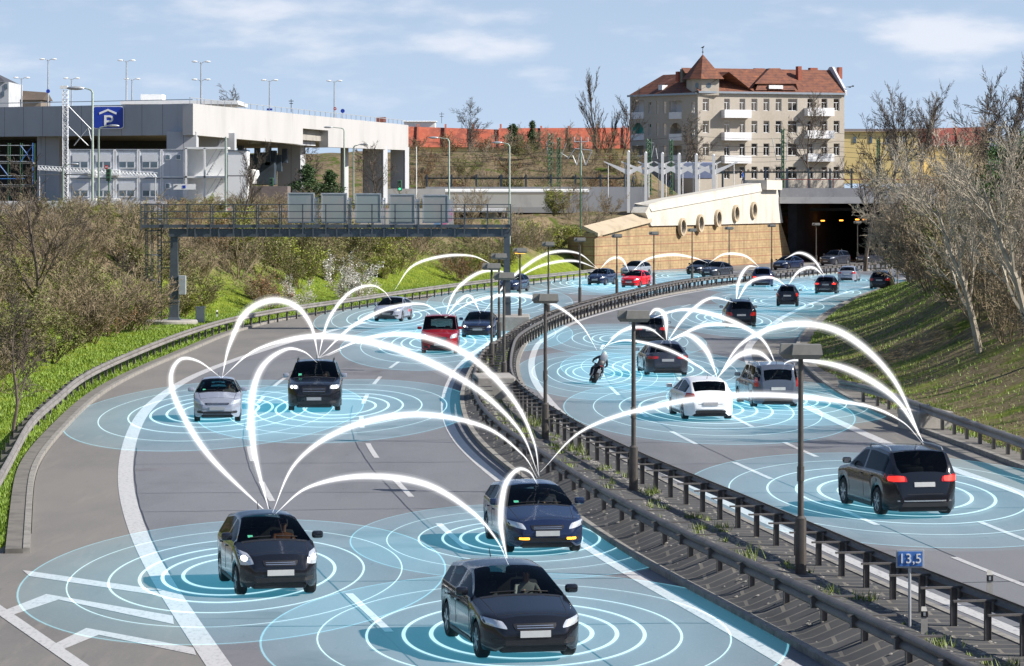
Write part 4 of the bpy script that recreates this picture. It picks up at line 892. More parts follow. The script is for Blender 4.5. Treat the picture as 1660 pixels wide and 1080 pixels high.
# ---- motorcycle and rider
def motorcycle():
    x, y, _ = G(962, 624); c = np.stack([(rR1[:, 0]+rR2[:, 0])/2, rR1[:, 1]], 1); h = heading(c, y+2, 1)+R(4)
    lean = R(-14) if True else 0
    root = thing('motorcycle', 'black sports motorcycle leaning to the right in the left lane of the right carriageway', 'motorcycle', (x+math.cos(h)*.9, y+math.sin(h)*.9, 0), h)
    root.rotation_mode = 'QUATERNION'; lean_q = (Matrix.Rotation(h, 4, "Z") @ Matrix.Rotation(R(25), 4, "X")).to_quaternion(); root.rotation_quaternion = lean_q
    for xw, w in ((-.70, .19), (.72, .13)):
        t = MB(); t.lathe([(.21, -w/2), (.28, -w/2), (.31, -w*.25), (.32, 0), (.31, w*.25), (.28, w/2), (.21, w/2)], 22, 'Y', (xw, 0, .32)); wh = t.build('wheel', RUB, root, smooth=40)
        q = MB(); q.lathe([(.22, -w*.4), (.20, 0), (.22, w*.4)], 22, 'Y', (xw, 0, .32))
        for k in range(5):
            a = k*1.2566; q.bar((xw, 0, .32), (xw+.2*math.cos(a), 0, .32+.2*math.sin(a)), .03)
        q.build('rim', BLK, wh)
    b = MB(); b.hull3([(-.85, -.07, .98), (-.85, .07, .98), (-.85, .07, 1.04), (-.85, -.07, 1.04)], [(-.2, -.15, .78), (-.2, .15, .78), (-.2, .12, .88), (-.2, -.12, .88)]); b.build('tail_unit', P_BLK, root, smooth=40)
    b = MB(); b.ball((.12, 0, .90), .25, 12, (1.15, .72, .6)); b.build('fuel_tank', P_BLK, root, smooth=60)
    b = MB(); b.hull3([(-.3, -.16, .35), (-.3, .16, .35), (-.3, .14, .8), (-.3, -.14, .8)], [(.5, -.2, .3), (.5, .2, .3), (.62, .2, .95), (.62, -.2, .95)]); b.hull3([(.5, -.2, .6), (.5, .2, .6), (.62, .2, .98), (.62, -.2, .98)], [(.85, -.08, .75), (.85, .08, .75), (.82, .09, 1.0), (.82, -.09, 1.0)]); b.build('fairing', P_BLK, root, smooth=30)
    b = MB(); b.bar((-.70, .13, .32), (-.1, .10, .42), .05, .08); b.bar((-.70, -.13, .32), (-.1, -.10, .42), .05, .08); b.build('swingarm', ALLOY, root)
    b = MB(); b.tube([(.72, .09, .32), (.5, .1, .95)], .028, 8); b.tube([(.72, -.09, .32), (.5, -.1, .95)], .028, 8); b.build('fork', ALLOY, root)
    b = MB(); b.tube([(-.1, -.17, .35), (-.5, -.2, .45), (-.85, -.2, .62)], [.04, .055, .06], 10); b.build('exhaust', CHROME, root, smooth=50)
    b = MB(); b.tube([(.42, -.34, .98), (.5, 0, 1.02), (.42, .34, .98)], .018, 6); b.build('handlebar', BLK, root)
    root.scale = (.85,)*3
    b = MB(); b.cbox(-.885, -.06, .96, -.85, .06, 1.01, .01); b.build('tail_light', TAILR, root)
    b = MB(); b.cbox(-.92, -.09, .62, -.90, .09, .80, .01); b.bar((-.9, 0, .8), (-.75, 0, .95), .03); b.build('number_plate', PLATEG, root)
    J = {}; E = []
    def j(k, p, r_, a=None):
        J[k] = (p, r_)
        if a: E.append((a, k))
    j('pel', (-.32, 0, .98), (.17, .14)); j('waist', (-.2, 0, 1.13), (.15, .12), 'pel'); j('chest', (.02, 0, 1.33), (.19, .14), 'waist'); j('nk', (.14, 0, 1.42), .075, 'chest'); j('head', (.2, 0, 1.53), (.09, .10), 'nk'); j('cr', (.22, 0, 1.60), .08, 'head')
    for s, n_ in ((1, 'l'), (-1, 'r')):
        j('sh'+n_, (.04, .2*s, 1.36), .075, 'chest'); j('el'+n_, (.22, .36*s, 1.12), .055, 'sh'+n_); j('wr'+n_, (.40, .34*s, 1.02), .04, 'el'+n_); j('ha'+n_, (.45, .33*s, .99), .045, 'wr'+n_)
        j('hp'+n_, (-.28, .12*s, .92), .10, 'pel'); j('kn'+n_, (.12, .27*s, .72), .075, 'hp'+n_); j('an'+n_, (-.25, .25*s, .42), .055, 'kn'+n_); j('to'+n_, (-.08, .27*s, .38), .045, 'an'+n_)
    o = skin_body('person', J, E, [mat('black_leather', (.02, .02, .024), .5, 0, .2, 8.)], None, 2)
    b = MB(); b.ball((.22, 0, 1.57), .145, 14, (1.08, .92, 1.0)); b.build('helmet', mat('pale_helmet', (.45, .55, .5), .25, 0, .3, 9., coat=.6), o, smooth=60)
    b = MB(); b.cbox(-.22, -.17, 1.22, -.02, .17, 1.58, .07); pk = b.build('backpack', mat('grey_backpack', (.28, .29, .32), .8, 0, .2, 6.), None, smooth=40)
    for q, l, ct in ((o, 'rider in black leathers and pale helmet crouched on the leaning motorcycle', 'person'), (pk, 'grey backpack worn on the back of the motorcycle rider', 'backpack')):
        q.location = root.location; q.scale = (.85,)*3; q.rotation_mode = 'QUATERNION'; q.rotation_quaternion = lean_q; tag(q, l, ct)
    CARS['moto'] = (x+math.cos(h)*.5, y+math.sin(h)*.5, h, 1.6)
motorcycle()
# ================================================================== STRUCTURES
class Plane:
    """vertical plane through two plan points; coordinates u along, z up, d outward (towards the camera side)"""
    def __init__(s, p0, p1):
        s.p0 = Vector((p0[0], p0[1])); s.d = (Vector((p1[0], p1[1]))-s.p0).normalized(); n = Vector((s.d.y, -s.d.x)); s.n = n if n.dot(-s.p0) > 0 else -n
        s.len = (Vector((p1[0], p1[1]))-s.p0).length
    def uz(s, px, py, d=0.):
        r = Vector(((px-CX)/F, 1)); q = s.p0+s.n*d; t = q.dot(s.n)/r.dot(s.n); h = r*t; return ((h-s.p0).dot(s.d), CH-(py-HY)/F*t)
    def w(s, u, z, d=0.): q = s.p0+s.d*u+s.n*d; return Vector((q.x, q.y, z))
    def rect(s, mb, u0, z0, u1, z1, d0, d1):
        a = [s.w(u, z, d0) for u, z in ((u0, z0), (u1, z0), (u1, z1), (u0, z1))]; b = [s.w(u, z, d1) for u, z in ((u0, z0), (u1, z0), (u1, z1), (u0, z1))]; mb.hull3(a, b)
    def rpx(s, mb, x0, y0, x1, y1, d0, d1):
        u0, z1 = s.uz(x0, (y0+y1)/2)[0], s.uz((x0+x1)/2, y0)[1]; u1, z0 = s.uz(x1, (y0+y1)/2)[0], s.uz((x0+x1)/2, y1)[1]; s.rect(mb, min(u0, u1), z0, max(u0, u1), z1, d0, d1)
    def poly(s, mb, pts, d0, d1): mb.hull3([s.w(u, z, d0) for u, z in pts], [s.w(u, z, d1) for u, z in pts])
def px_box(mb, x0, y0, x1, y1, D, t=.2):
    a = P(x0, y1, D); b = P(x1, y0, D); mb.box(a.x, D, a.z, b.x, D+t, b.z)
def wireparts(nm, m, segs, r, parent=None, n=5):
    mb = MB()
    for a, b in segs: mb.tube([a, b], r, n)
    return mb.build(nm, m, parent)
# ---- retaining wall at the tunnel (tan lower part, white slanted upper part)
TAN = brickmat('tan_tile_cladding', (.40, .285, .15), (.35, .245, .125), (.27, .19, .10), .62, .30, .02, axes='XZ', bump=.25)
def tanmat():
    nt = TAN.node_tree; L = nt.links.new; N = nt.nodes.new; b = nt.nodes['Principled BSDF']; src = b.inputs['Base Color'].links[0].from_socket
    tc = N('ShaderNodeTexCoord'); sp = N('ShaderNodeSeparateXYZ'); L(tc.outputs['Object'], sp.inputs[0])
    m1 = N('ShaderNodeMath'); m1.operation = 'MODULO'; L(sp.outputs[2], m1.inputs[0]); m1.inputs[1].default_value = .9
    m2 = N('ShaderNodeMath'); m2.operation = 'LESS_THAN'; L(m1.outputs[0], m2.inputs[0]); m2.inputs[1].default_value = .085
    mx = N('ShaderNodeMix'); mx.data_type = 'RGBA'; L(m2.outputs[0], mx.inputs[0]); L(src, mx.inputs[6]); mx.inputs[7].default_value = (.26, .12, .07, 1)
    mp = N('ShaderNodeMapping'); mp.inputs['Scale'].default_value = (1.3, 1.3, .12); L(tc.outputs['Object'], mp.inputs[0]); no = N('ShaderNodeTexNoise'); no.inputs['Scale'].default_value = .8; no.inputs['Detail'].default_value = 8; L(mp.outputs[0], no.inputs['Vector'])
    mr = N('ShaderNodeMapRange'); L(no.outputs[0], mr.inputs[0]); mr.inputs[1].default_value = .54; mr.inputs[2].default_value = .72; mr.inputs[4].default_value = .6
    m3 = N('ShaderNodeMix'); m3.data_type = 'RGBA'; L(mr.outputs[0], m3.inputs[0]); L(mx.outputs[2], m3.inputs[6]); m3.inputs[7].default_value = (.14, .10, .065, 1); L(m3.outputs[2], b.inputs['Base Color'])
tanmat()
WCON = layered('whitewashed_concrete', (.52, .49, .425), [((.38, .345, .28), .5, .5, .68, (1, 1, .4), .7), ((.30, .25, .18), .9, .6, .75, (2.5, 2.5, .18), .6), ((.58, .56, .50), 5, .5, .7, O1, .5)], .85)
CREAM = layered('cream_concrete', (.44, .36, .255), [((.30, .24, .165), .8, .5, .68, (1, 1, .5), .8)], .85)
A0 = G(944, 446); A1 = G(1288, 424.5)
wd_ = Vector((A1[0]-A0[0], A1[1]-A0[1])).normalized()
WP = Plane((A0[0], A0[1]), (A1[0], A1[1])); 
tw_ = thing('retaining_wall', 'tan tiled retaining wall with slanting white upper part and round portholes beside the tunnel', 'retaining wall', (A0[0], A0[1], 0))
def at0(o, root): o.parent = root; o.matrix_parent_inverse = Matrix.Translation(-root.location); return o
mb = MB(); pl = lambda pts: [WP.uz(x, y) for x, y in pts]
tanpts = pl([(964, 444), (964, 378), (1052, 356), (1053, 367), (1266, 362), (1286, 424.5)]); tanpts = [(u, (z if i not in (0, 5) else -.2)) for i, (u, z) in enumerate(tanpts)]
WP.poly(mb, tanpts, -1.2, 0); mb.build('lower_wall', TAN)
at0(bpy.data.objects['lower_wall'], tw_)
mb = MB(); wp_ = pl([(1053, 366.5), (1043, 345), (1050, 331), (1075, 324), (1228, 297), (1256, 297), (1266.5, 361.5)]); WP.poly(mb, wp_, -1.4, .22); at0(mb.build('upper_wall', WCON), tw_)
# ledge along the top of the white part: sloping cap
mb = MB(); a = pl([(1048, 334), (1232, 300), (1238, 309), (1052, 343)]); b = pl([(1048, 331), (1229, 296.5), (1229, 296.5), (1048, 331)])
mb.hull3([WP.w(*a[0], .22), WP.w(*a[1], .22), WP.w(a[1][0], a[1][1]+.25, -1.4), WP.w(a[0][0], a[0][1]+.25, -1.4)], [WP.w(a[3][0], a[3][1], .34), WP.w(a[2][0], a[2][1], .34), WP.w(a[2][0], a[2][1]+.75, -.5), WP.w(a[3][0], a[3][1]+.75, -.5)]); at0(mb.build('sloping_ledge', WCON, fix=True), tw_)
mb = MB(); u0, z0 = WP.uz(1231, 322); u1, z1 = WP.uz(1256, 292.5); WP.rect(mb, u0, z0+1, u1, z1, -1.8, .9); at0(mb.build('end_block', WCON), tw_)
mb = MB(); q = pl([(964, 378), (1052, 355)]); e = [WP.w(q[0][0], q[0][1]+.01, .35), WP.w(q[1][0], q[1][1]+.01, .35), WP.w(q[1][0]+.2, q[1][1]+.7, -1.2), WP.w(q[0][0], q[0][1]+.7, -1.2)]
f = [Vector(v)-Vector((0, 0, .35)) for v in e]; mb.hull3(f, e); at0(mb.build('lower_ledge', CREAM, fix=True), tw_)
# short return at the left end
mb = MB(); p = WP.w(WP.uz(964, 440)[0], 0, 0); mb.hull3([Vector((p.x, p.y, -.2)), Vector((p.x-2.6, p.y+4.5, -.2)), Vector((p.x-2.6, p.y+4.5, 3.6)), Vector((p.x, p.y, 3.9))], [Vector((p.x+.8, p.y+.8, -.2)), Vector((p.x-1.8, p.y+5, -.2)), Vector((p.x-1.8, p.y+5, 3.6)), Vector((p.x+.8, p.y+.8, 3.9))]); at0(mb.build('end_wall', TAN, fix=True), tw_)
for (px, py) in ((1101, 368), (1130, 362), (1159, 354), (1188, 346), (1217, 341)):
    u, z = WP.uz(px, py); c = WP.w(u, z, .22); mb = MB(); ro, ri, n = .96, .72, 28; vs = []; fs = []
    for k in range(n):
        a = 2*math.pi*k/n
        for r_, d in ((ro, -.06), (ro, .30), (ri, .30), (ri, -.02)): vs.append(WP.w(u+r_*math.cos(a), z+r_*math.sin(a), .22+d))
    for k in range(n):
        for j_ in range(3): fs.append((k*4+j_, ((k+1) % n)*4+j_, ((k+1) % n)*4+j_+1, k*4+j_+1))
    mb.add(vs, fs); ring = mb.build('porthole', CREAM, smooth=40); at0(ring, tw_)
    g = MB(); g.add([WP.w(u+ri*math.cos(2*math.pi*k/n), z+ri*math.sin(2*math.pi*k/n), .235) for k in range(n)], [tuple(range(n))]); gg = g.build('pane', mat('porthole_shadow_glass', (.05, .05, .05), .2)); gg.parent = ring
    s_ = MB(); vs = [WP.w(u, z+.5, .24)]; s_.add([WP.w(u+.1, z-.72, .26), WP.w(u+.14, z+.0, .26), WP.w(u-.62, z+.0, .26), WP.w(u-.5, z-.5, .26)], [(0, 1, 2, 3)]); q_ = s_.build('shelf', CREAM); q_.parent = ring
# ---- tunnel: deck, portal, far darkness
TX0, TY0 = A1[0], A1[1]
DKC = layered('grey_deck_concrete', (.30, .30, .31), [((.2, .2, .21), .5, .5, .68, (1, 1, .3), .7), ((.42, .42, .42), 3, .55, .7, O1, .5)], .8)
td = thing('tunnel_deck', 'grey concrete road deck over the tunnel mouth with dark opening and orange lamps beneath', 'tunnel', (TX0, TY0, 0))
mb = MB(); zt_d = CH-(305-HY)/F*372; zb_d = CH-(330-HY)/F*372
mb.box(TX0-2.2, 371, zb_d, 110, 373.2, zt_d); at0(mb.build('fascia_beam', DKC), td)
mb = MB(); mb.box(TX0-2.3, 370.96, zb_d, 110, 371.0, zb_d+.75); at0(mb.build('lower_flange', layered('pale_flange', (.4, .4, .4), [((.28, .28, .28), 1, .5, .68, O1, .6)])), td)
mb = MB(); mb.box(TX0-3, 373.2, zb_d+.2, 120, 470, zt_d-.2); at0(mb.build('roof_slab', CONC), td)
mb = MB(); mb.bar((TX0-2, 371.4, zt_d+1.0), (110, 371.4, zt_d+1.0), .09)
for k in range(26): mb.bar((TX0-2+k*3, 371.4, zt_d), (TX0-2+k*3, 371.4, zt_d+1.0), .06)
at0(mb.build('railing', mat('dark_red_railing', (.22, .04, .035), .6)), td)
DARKC = mat('tunnel_shade_concrete', (.035, .036, .04), .9, 0, .3, .6);  # tunnel darkness is put into this wall and beam colour
dv = np.array([.40, .916]); 
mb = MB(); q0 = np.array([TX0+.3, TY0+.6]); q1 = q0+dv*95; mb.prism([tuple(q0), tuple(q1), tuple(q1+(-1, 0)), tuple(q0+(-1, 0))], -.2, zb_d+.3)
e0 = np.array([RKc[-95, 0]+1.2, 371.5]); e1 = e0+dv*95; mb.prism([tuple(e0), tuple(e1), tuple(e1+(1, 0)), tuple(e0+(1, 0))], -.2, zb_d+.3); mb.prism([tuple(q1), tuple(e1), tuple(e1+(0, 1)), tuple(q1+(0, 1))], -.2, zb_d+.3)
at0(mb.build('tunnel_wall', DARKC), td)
ORL = emit('orange_tunnel_lamp', (1.0, .36, .04), 3.)
for (px, py) in ((1285, 360), (1304, 360), (1315, 359.5), (1334, 358), (1364, 357.5), (1390, 356), (1402, 356)):
    c = P(px, py, 384); mb = MB(); mb.box(c.x-.2, c.y-.1, c.z-.07, c.x+.2, c.y+.5, c.z+.07); at0(mb.build('lamp', ORL), td)
# crash wall between road and wall: low beam under deck
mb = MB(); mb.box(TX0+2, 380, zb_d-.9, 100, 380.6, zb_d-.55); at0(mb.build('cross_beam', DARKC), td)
# ---- concrete walls left of the tunnel wall, at street level
def wallbox(name, label, cat, x0, y0, x1, y1, D, t, m, **kw):
    mb = MB(); px_box(mb, x0, y0, x1, y1, D, t); o = mb.build(name, m); return tag(o, label, cat, **kw)
GREYW = layered('stained_grey_concrete', (.36, .37, .39), [((.24, .25, .27), .5, .48, .66, (1, 1, .3), .8), ((.10, .09, .10), 2.2, .64, .76, (1, 1, .4), .5), ((.35, .12, .14), .9, .68, .76, (1, 1, 2), .5)], .85)
OCHR = layered('ochre_slab_wall', (.46, .36, .24), [((.32, .25, .16), .5, .5, .68, (1, 1, .4), .7)], .85)
wallbox('concrete_wall', 'long stained grey concrete parapet wall below the white canopy struts', 'wall', 690, 303, 1052, 345, 392, .6, GREYW)
wallbox('concrete_wall', 'pale wall with a rounded top edge running left from the stained parapet', 'wall', 620, 306, 905, 336, 388, .8, layered('pale_wall', (.50, .50, .49), [((.36, .36, .36), .6, .5, .68, (1, 1, .4), .7)]))
mb = MB(); 
for k in range(14):
    c0 = P(728, 318, 386.5); c1 = P(900, 318, 386.5)
mb.tube([P(722, 311, 386.8), P(955, 311, 386.8)], .35, 10); tag(mb.build('wall_coping', WHITE), 'thick rounded white coping pipe along the top of the pale wall', 'coping')
wallbox('concrete_wall', 'low ochre slab wall behind bare bushes left of the tan tiled wall', 'wall', 866, 352, 945, 392, 345, .5, OCHR)
mb = MB(); px_box(mb, 728, 338, 820, 344, 330, 5.0); tag(mb.build('canopy_roof', WHITE), 'flat white canopy roof of the low garage behind the gantry', 'roof')
mb = MB(); px_box(mb, 728, 344, 822, 366, 335, .4); go = mb.build('low_garage', mat('dark_opening', (.04, .045, .06), .8)); tag(go, 'low dark fronted garage under the flat white roof with pale shutters', 'garage')
mb = MB()
for k in range(6): px_box(mb, 731+k*8, 353, 737+k*8, 361, 334.8, .08)
o = mb.build('shutters', GALV, go)
mb = MB(); px_box(mb, 782, 344, 806, 366, 334.7, .1); mb.build('door', layered('painted_door', (.45, .5, .5), [((.55, .55, .15), 1.5, .55, .6, O1, .8), ((.15, .3, .5), 1.2, .58, .63, O1, .8)]), go)
# graffiti wall and hoardings behind the left bank
GRAF = layered('graffiti_wall', (.50, .45, .40), [((.65, .12, .30), .55, .55, .60, (1, 1, 1.6), .9), ((.75, .45, .45), .7, .57, .62, (1, 1, 1.4), .9), ((.12, .25, .45), .8, .62, .66, (1, 1, 1.3), .9), ((.62, .50, .25), .4, .60, .66, (1, 1, 1), .8)], .8)
wallbox('hoarding', 'low wall covered in pink and yellow graffiti behind the gantry railing', 'hoarding', 365, 338, 735, 366, 262, .3, GRAF)
wallbox('brown_shed', 'windowless brown brick shed with a flat roof left of the sign boxes', 'shed', 371, 302, 466, 345, 285, 6, mat('brown_brick', (.17, .14, .13), .9, 0, .15, 2., bump=.1))
wallbox('hoarding', 'long white site hoarding behind the thicket at the far left', 'hoarding', -60, 326, 270, 352, 240, .3, layered('white_hoarding', (.62, .63, .64), [((.40, .12, .14), .6, .62, .66, (1, 1, .2), .7), ((.38, .38, .38), .7, .55, .7, O1, .6)]))
# ---- viaduct / parking deck
VG = layered('viaduct_concrete', (.43, .44, .46), [((.35, .36, .375), .25, .45, .65, (1, 1, .5), .7), ((.20, .20, .21), .9, .60, .74, (2, 2, .1), .6)], .8)
def addseams(m, axis, sp, col=(.12, .12, .13)):
    nt = m.node_tree; L = nt.links.new; N = nt.nodes.new; b = nt.nodes['Principled BSDF']; src = b.inputs['Base Color'].links[0].from_socket
    tc = N('ShaderNodeTexCoord'); s_ = N('ShaderNodeSeparateXYZ'); L(tc.outputs['Object'], s_.inputs[0]); a = N('ShaderNodeMath'); a.operation = 'PINGPONG'; L(s_.outputs[axis], a.inputs[0]); a.inputs[1].default_value = sp
    c = N('ShaderNodeMath'); c.operation = 'LESS_THAN'; L(a.outputs[0], c.inputs[0]); c.inputs[1].default_value = .022
    x = N('ShaderNodeMix'); x.data_type = 'RGBA'; L(c.outputs[0], x.inputs[0]); L(src, x.inputs[6]); x.inputs[7].default_value = (*col, 1); L(x.outputs[2], b.inputs['Base Color'])
addseams(VG, 0, 1.1)
VW = layered('sunlit_viaduct_concrete', (.43, .42, .41), [((.35, .345, .335), .3, .48, .66, (1, 1, .3), .6), ((.26, .25, .24), .8, .60, .76, (2, 2, .08), .6)], .75); addseams(VW, 1, 2.2, (.42, .41, .39))  # separate tone for the sunlit side, warmer than the shaded front
via = thing('parking_viaduct', 'long concrete parking deck on pillars with shaded grey front and sunlit white receding side', 'parking deck', (-30, 300, 0))
C0 = P(312, 168, 300); CL = P(-160, 165, 332); C1 = P(662, 203, 392)
z1 = C0.z; zb1 = P(312, 219, 300).z; 
mb = MB(); mb.hull3([Vector((CL.x, CL.y, zb1+.35)), Vector((C0.x, C0.y, zb1)), Vector((C0.x, C0.y, z1)), Vector((CL.x, CL.y, z1+.35))], [Vector((CL.x, CL.y+1, zb1+.35)), Vector((C0.x, C0.y+1, zb1)), Vector((C0.x, C0.y+1, z1)), Vector((CL.x, CL.y+1, z1+.35))]); at0(mb.build('front_fascia', VG), via)
mb = MB()
ya = [0, .48, .5, .64, .66, 1]
V2 = Plane((C0.x+.05, C0.y-.02), (C1.x, C1.y)); uL = V2.len
zA, zB = zb1-.25, P(662, 243, 392).z-.25
uo0 = V2.uz(491, 220)[0]; uo1 = V2.uz(532, 220)[0]; zo1 = V2.uz(500, 209)[1]
V2.poly(mb, [(0, zA+.25), (uo0, zA), (uo0, z1), (0, z1)], -1.0, 0); V2.poly(mb, [(uo1, zA-.1), (uL, zB+.2), (uL, z1), (uo1, z1)], -1.0, 0.0); V2.poly(mb, [(uo0, zo1), (uo1, zo1), (uo1, z1), (uo0, z1)], -1.0, 0); at0(mb.build('side_fascia', VW), via)
mb = MB(); V2.rect(mb, uo0+.1, zo1-1.7, uo1-.1, zo1-.9, -2.0, -1.4); V2.rect(mb, uo0, zA+.1, uo1, zo1-.0, -6, -5.5); at0(mb.build('recess_beam', VG), via)
mb = MB(); mb.hull3([Vector((CL.x, CL.y+1, zb1+.5)), Vector((C0.x-.2, C0.y+1, zb1+.3)), Vector((C1.x-1.2, C1.y, zb1+.3)), Vector((C1.x-30, C1.y+20, zb1+.3)), Vector((CL.x-10, CL.y+70, zb1+.5))], [Vector((CL.x, CL.y+1, z1-.6)), Vector((C0.x-.2, C0.y+1, z1-1.)), Vector((C1.x-1.2, C1.y, z1-1.)), Vector((C1.x-30, C1.y+20, z1-1.)), Vector((CL.x-10, CL.y+70, z1-.6))]); at0(mb.build('deck_slab', CONC, fix=True), via)
mb = MB()
for t in np.linspace(0, 1, 40):
    a = V2.w(uL*t, z1, -.3); mb.bar(a, a+Vector((0, 0, .55)), .06)
mb.bar(V2.w(0, z1+.55, -.3), V2.w(uL, z1+.55, -.3), .07); mb.bar((CL.x, CL.y+.4, z1+.75), (C0.x, C0.y+.4, z1+.4), .07); at0(mb.build('railing', GALV), via)
for (x0, x1, y0, y1, D) in ((60, 102, 216, 330, 318), (450, 492, 236, 325, 352), (552, 562, 240, 330, 372), (588, 626, 242, 318, 380), (633, 661, 244, 306, 391), (-60, -25, 214, 330, 328)):
    a = P(x0, y0, D); b = P(x1-4, y1, D); mb = MB(); w_ = (b.x-a.x)/.94; c4 = [(a.x, D), (a.x+.94*w_, D-.35*w_), (a.x+.94*w_+.45, D-.35*w_+1.2), (a.x+.45, D+1.2)]; mb.prism(c4, b.z-3, a.z+.4); at0(mb.build('pillar', VG), via)
for (x0, x1, y0, y1, D) in ((270, 318, 222, 242, 300.6), (312, 380, 224, 246, 312)):
    a = P(x0, y0, D); b = P(x1, y1, D); mb = MB(); mb.box(a.x, D+.1, b.z, b.x, D+2.4, a.z+.5); at0(mb.build('crosshead', VG), via)
mb = MB(); a = P(196, 166, 320); px_box(mb, 195, 163, 385, 169, 318, 12); px_box(mb, 228, 153, 263, 165, 322, 3); tag(mb.build('roof_housing', WHITE), 'small white housing on the flat top of the parking deck', 'housing')
mb = MB(); px_box(mb, -120, 212, 300, 340, 352, .5); at0(mb.build('rear_wall', mat('under_deck_shade', (.07, .075, .08), .9)), via)  # dark sheet added to give the shade seen under the deck
# dark plant under the viaduct
mb = MB()
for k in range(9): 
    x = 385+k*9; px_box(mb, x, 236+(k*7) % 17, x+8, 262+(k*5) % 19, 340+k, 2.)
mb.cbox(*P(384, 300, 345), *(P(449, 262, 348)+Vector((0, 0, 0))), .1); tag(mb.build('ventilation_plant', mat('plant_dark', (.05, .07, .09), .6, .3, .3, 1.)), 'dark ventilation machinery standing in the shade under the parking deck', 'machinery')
mb = MB(); c = P(410, 298, 330); mb.M = Matrix.Translation(c) @ Matrix.Scale(.62, 4); mb.lathe([(.3, 2.4), (1.0, 2.2), (1.1, 1.5), (.6, .6), (.6, 0), (1.0, 0)], 20); mb.M = None; tag(mb.build('exhaust_cowl', WHITE, smooth=40), 'white flared metal exhaust cowl right of the office containers', 'exhaust cowl')
# P sign
BLUE = mat('sign_blue', (.012, .045, .36), .4, 0, .05, 2.)
sg = thing('parking_sign', 'big blue parking sign with white arrow roof and letter P on the grey deck', 'sign', tuple(P(175, 190, 298)))
D0 = 306.8; a = P(150, 209, D0); b = P(201, 172, D0); 
def rrect(x0, z0, x1, z1, r, n=5):
    o = []
    for cx_, cz_, a0 in ((x1-r, z1-r, 0), (x0+r, z1-r, 90), (x0+r, z0+r, 180), (x1-r, z0+r, 270)):
        for k in range(n+1): t = R(a0+90*k/n); o.append((cx_+r*math.cos(t), cz_+r*math.sin(t)))
    return o
def plate(pts, y0, y1, nm, m, root=None):
    mb = MB(); mb.hull3([(x, y0, z) for x, z in pts], [(x, y1, z) for x, z in pts]); o = mb.build(nm, m, fix=True)
    return at0(o, root) if root else o
plate(rrect(a.x, a.z, b.x, b.z, .3), D0, D0+.15, 'rim', WHITE, sg); plate(rrect(a.x+.08, a.z+.08, b.x-.08, b.z-.08, .25), D0-.03, D0, 'panel', BLUE, sg)
def text(s, x, y, z, size, m, name, root=None, rz=0., ext=.01, align='CENTER', rx=90):
    cu = bpy.data.curves.new(name, 'FONT'); cu.body = s; cu.size = size; cu.extrude = ext; cu.align_x = align; cu.align_y = 'CENTER'
    o = bpy.data.objects.new(name, cu); COL.objects.link(o); dg = bpy.context.evaluated_depsgraph_get(); me = bpy.data.meshes.new_from_object(o.evaluated_get(dg)); bpy.data.objects.remove(o)
    o = bpy.data.objects.new(name, me); COL.objects.link(o); me.materials.clear(); me.materials.append(m); o.location = (x, y, z); o.rotation_euler = (R(rx), 0, rz)
    if root: at0(o, root)
    return o
c = P(176, 197, D0); mb = MB()
zz = P(176, 206, D0).z; hP = P(176, 187, D0).z-zz
mb.box(c.x-.42, D0-.06, zz, c.x-.20, D0-.03, zz+hP)
n = 12; pts_o = [(c.x-.2+.0, zz+hP)]+[(c.x+.12+.34*math.sin(math.pi*k/n), zz+hP-.34+.34*math.cos(math.pi*k/n)) for k in range(n+1)]+[(c.x-.2, zz+hP-.68)]
pts_i = [(c.x-.2, zz+hP-.2)]+[(c.x+.12+.15*math.sin(math.pi*k/n), zz+hP-.34+.15*math.cos(math.pi*k/n)) for k in range(n+1)]+[(c.x-.2, zz+hP-.48)]
for k in range(len(pts_o)-1):
    q = [pts_o[k], pts_o[k+1], pts_i[k+1], pts_i[k]]; mb.hull3([(x, D0-.06, z) for x, z in q], [(x, D0-.03, z) for x, z in q])
at0(mb.build('letter_p', WHITE), sg)
mb = MB(); p0 = P(161, 186, D0); p1 = P(175, 180, D0); p2 = P(189, 186, D0)
for (q0, q1) in ((p0, p1), (p1, p2)):
    q = [(q0.x, q0.z), (q1.x, q1.z), (q1.x, q1.z+.2), (q0.x, q0.z+.2)]; mb.hull3([(x, D0-.06, z) for x, z in q], [(x, D0-.03, z) for x, z in q])
at0(mb.build('arrow_roof', WHITE), sg)
# ---- lamps on top of the viaduct
def dbl_lamp(px, ytop, ybase, D, second=None, label=''):
    b = P(px, ybase, D); t = P(px, ytop, D); root = thing('street_lamp', label, 'street lamp', (b.x, b.y, b.z-1.5), 0, 'double armed lamps on the parking deck')
    h = t.z-b.z+1.5; mb = MB(); mb.tube([(0, 0, 0), (0, 0, h)], [.10, .055], 8); mb.build('pole', GALV, root)
    for hz_ in [h]+([h-(P(px, ytop, D).z-P(px, second, D).z)] if second else []):
        for s in (-1, 1):
            m_ = MB(); m_.tube([(0, 0, hz_-.15), (s*.25, 0, hz_+.03), (s*.45, 0, hz_+.06)], .03, 6); ar = m_.build('arm', GALV, root); m2 = MB(); m2.ball((s*.62, 0, hz_+.06), .3, 8, (1, .5, .32)); m2.build('lamp_head', WHITE, ar)
dbl_lamp(78, 97, 163, 328, label='tall double lamp with a round blue sign on its pole above the left deck')
dbl_lamp(35, 127, 160, 345, label='leftmost small double lamp above the parking deck')
dbl_lamp(116, 128, 160, 345, label='small double lamp right behind the white truss mast')
dbl_lamp(205, 99, 165, 320, label='tall double lamp above the blue parking sign, left of a shorter one')
dbl_lamp(214, 129, 165, 345, label='short double lamp just right of the tall one above the parking sign')
dbl_lamp(326, 101, 168, 306, 130, label='double lamp with two pairs of heads near the white corner of the deck')
dbl_lamp(437, 131, 180, 335, label='double lamp with a small blue plate on the white deck side')
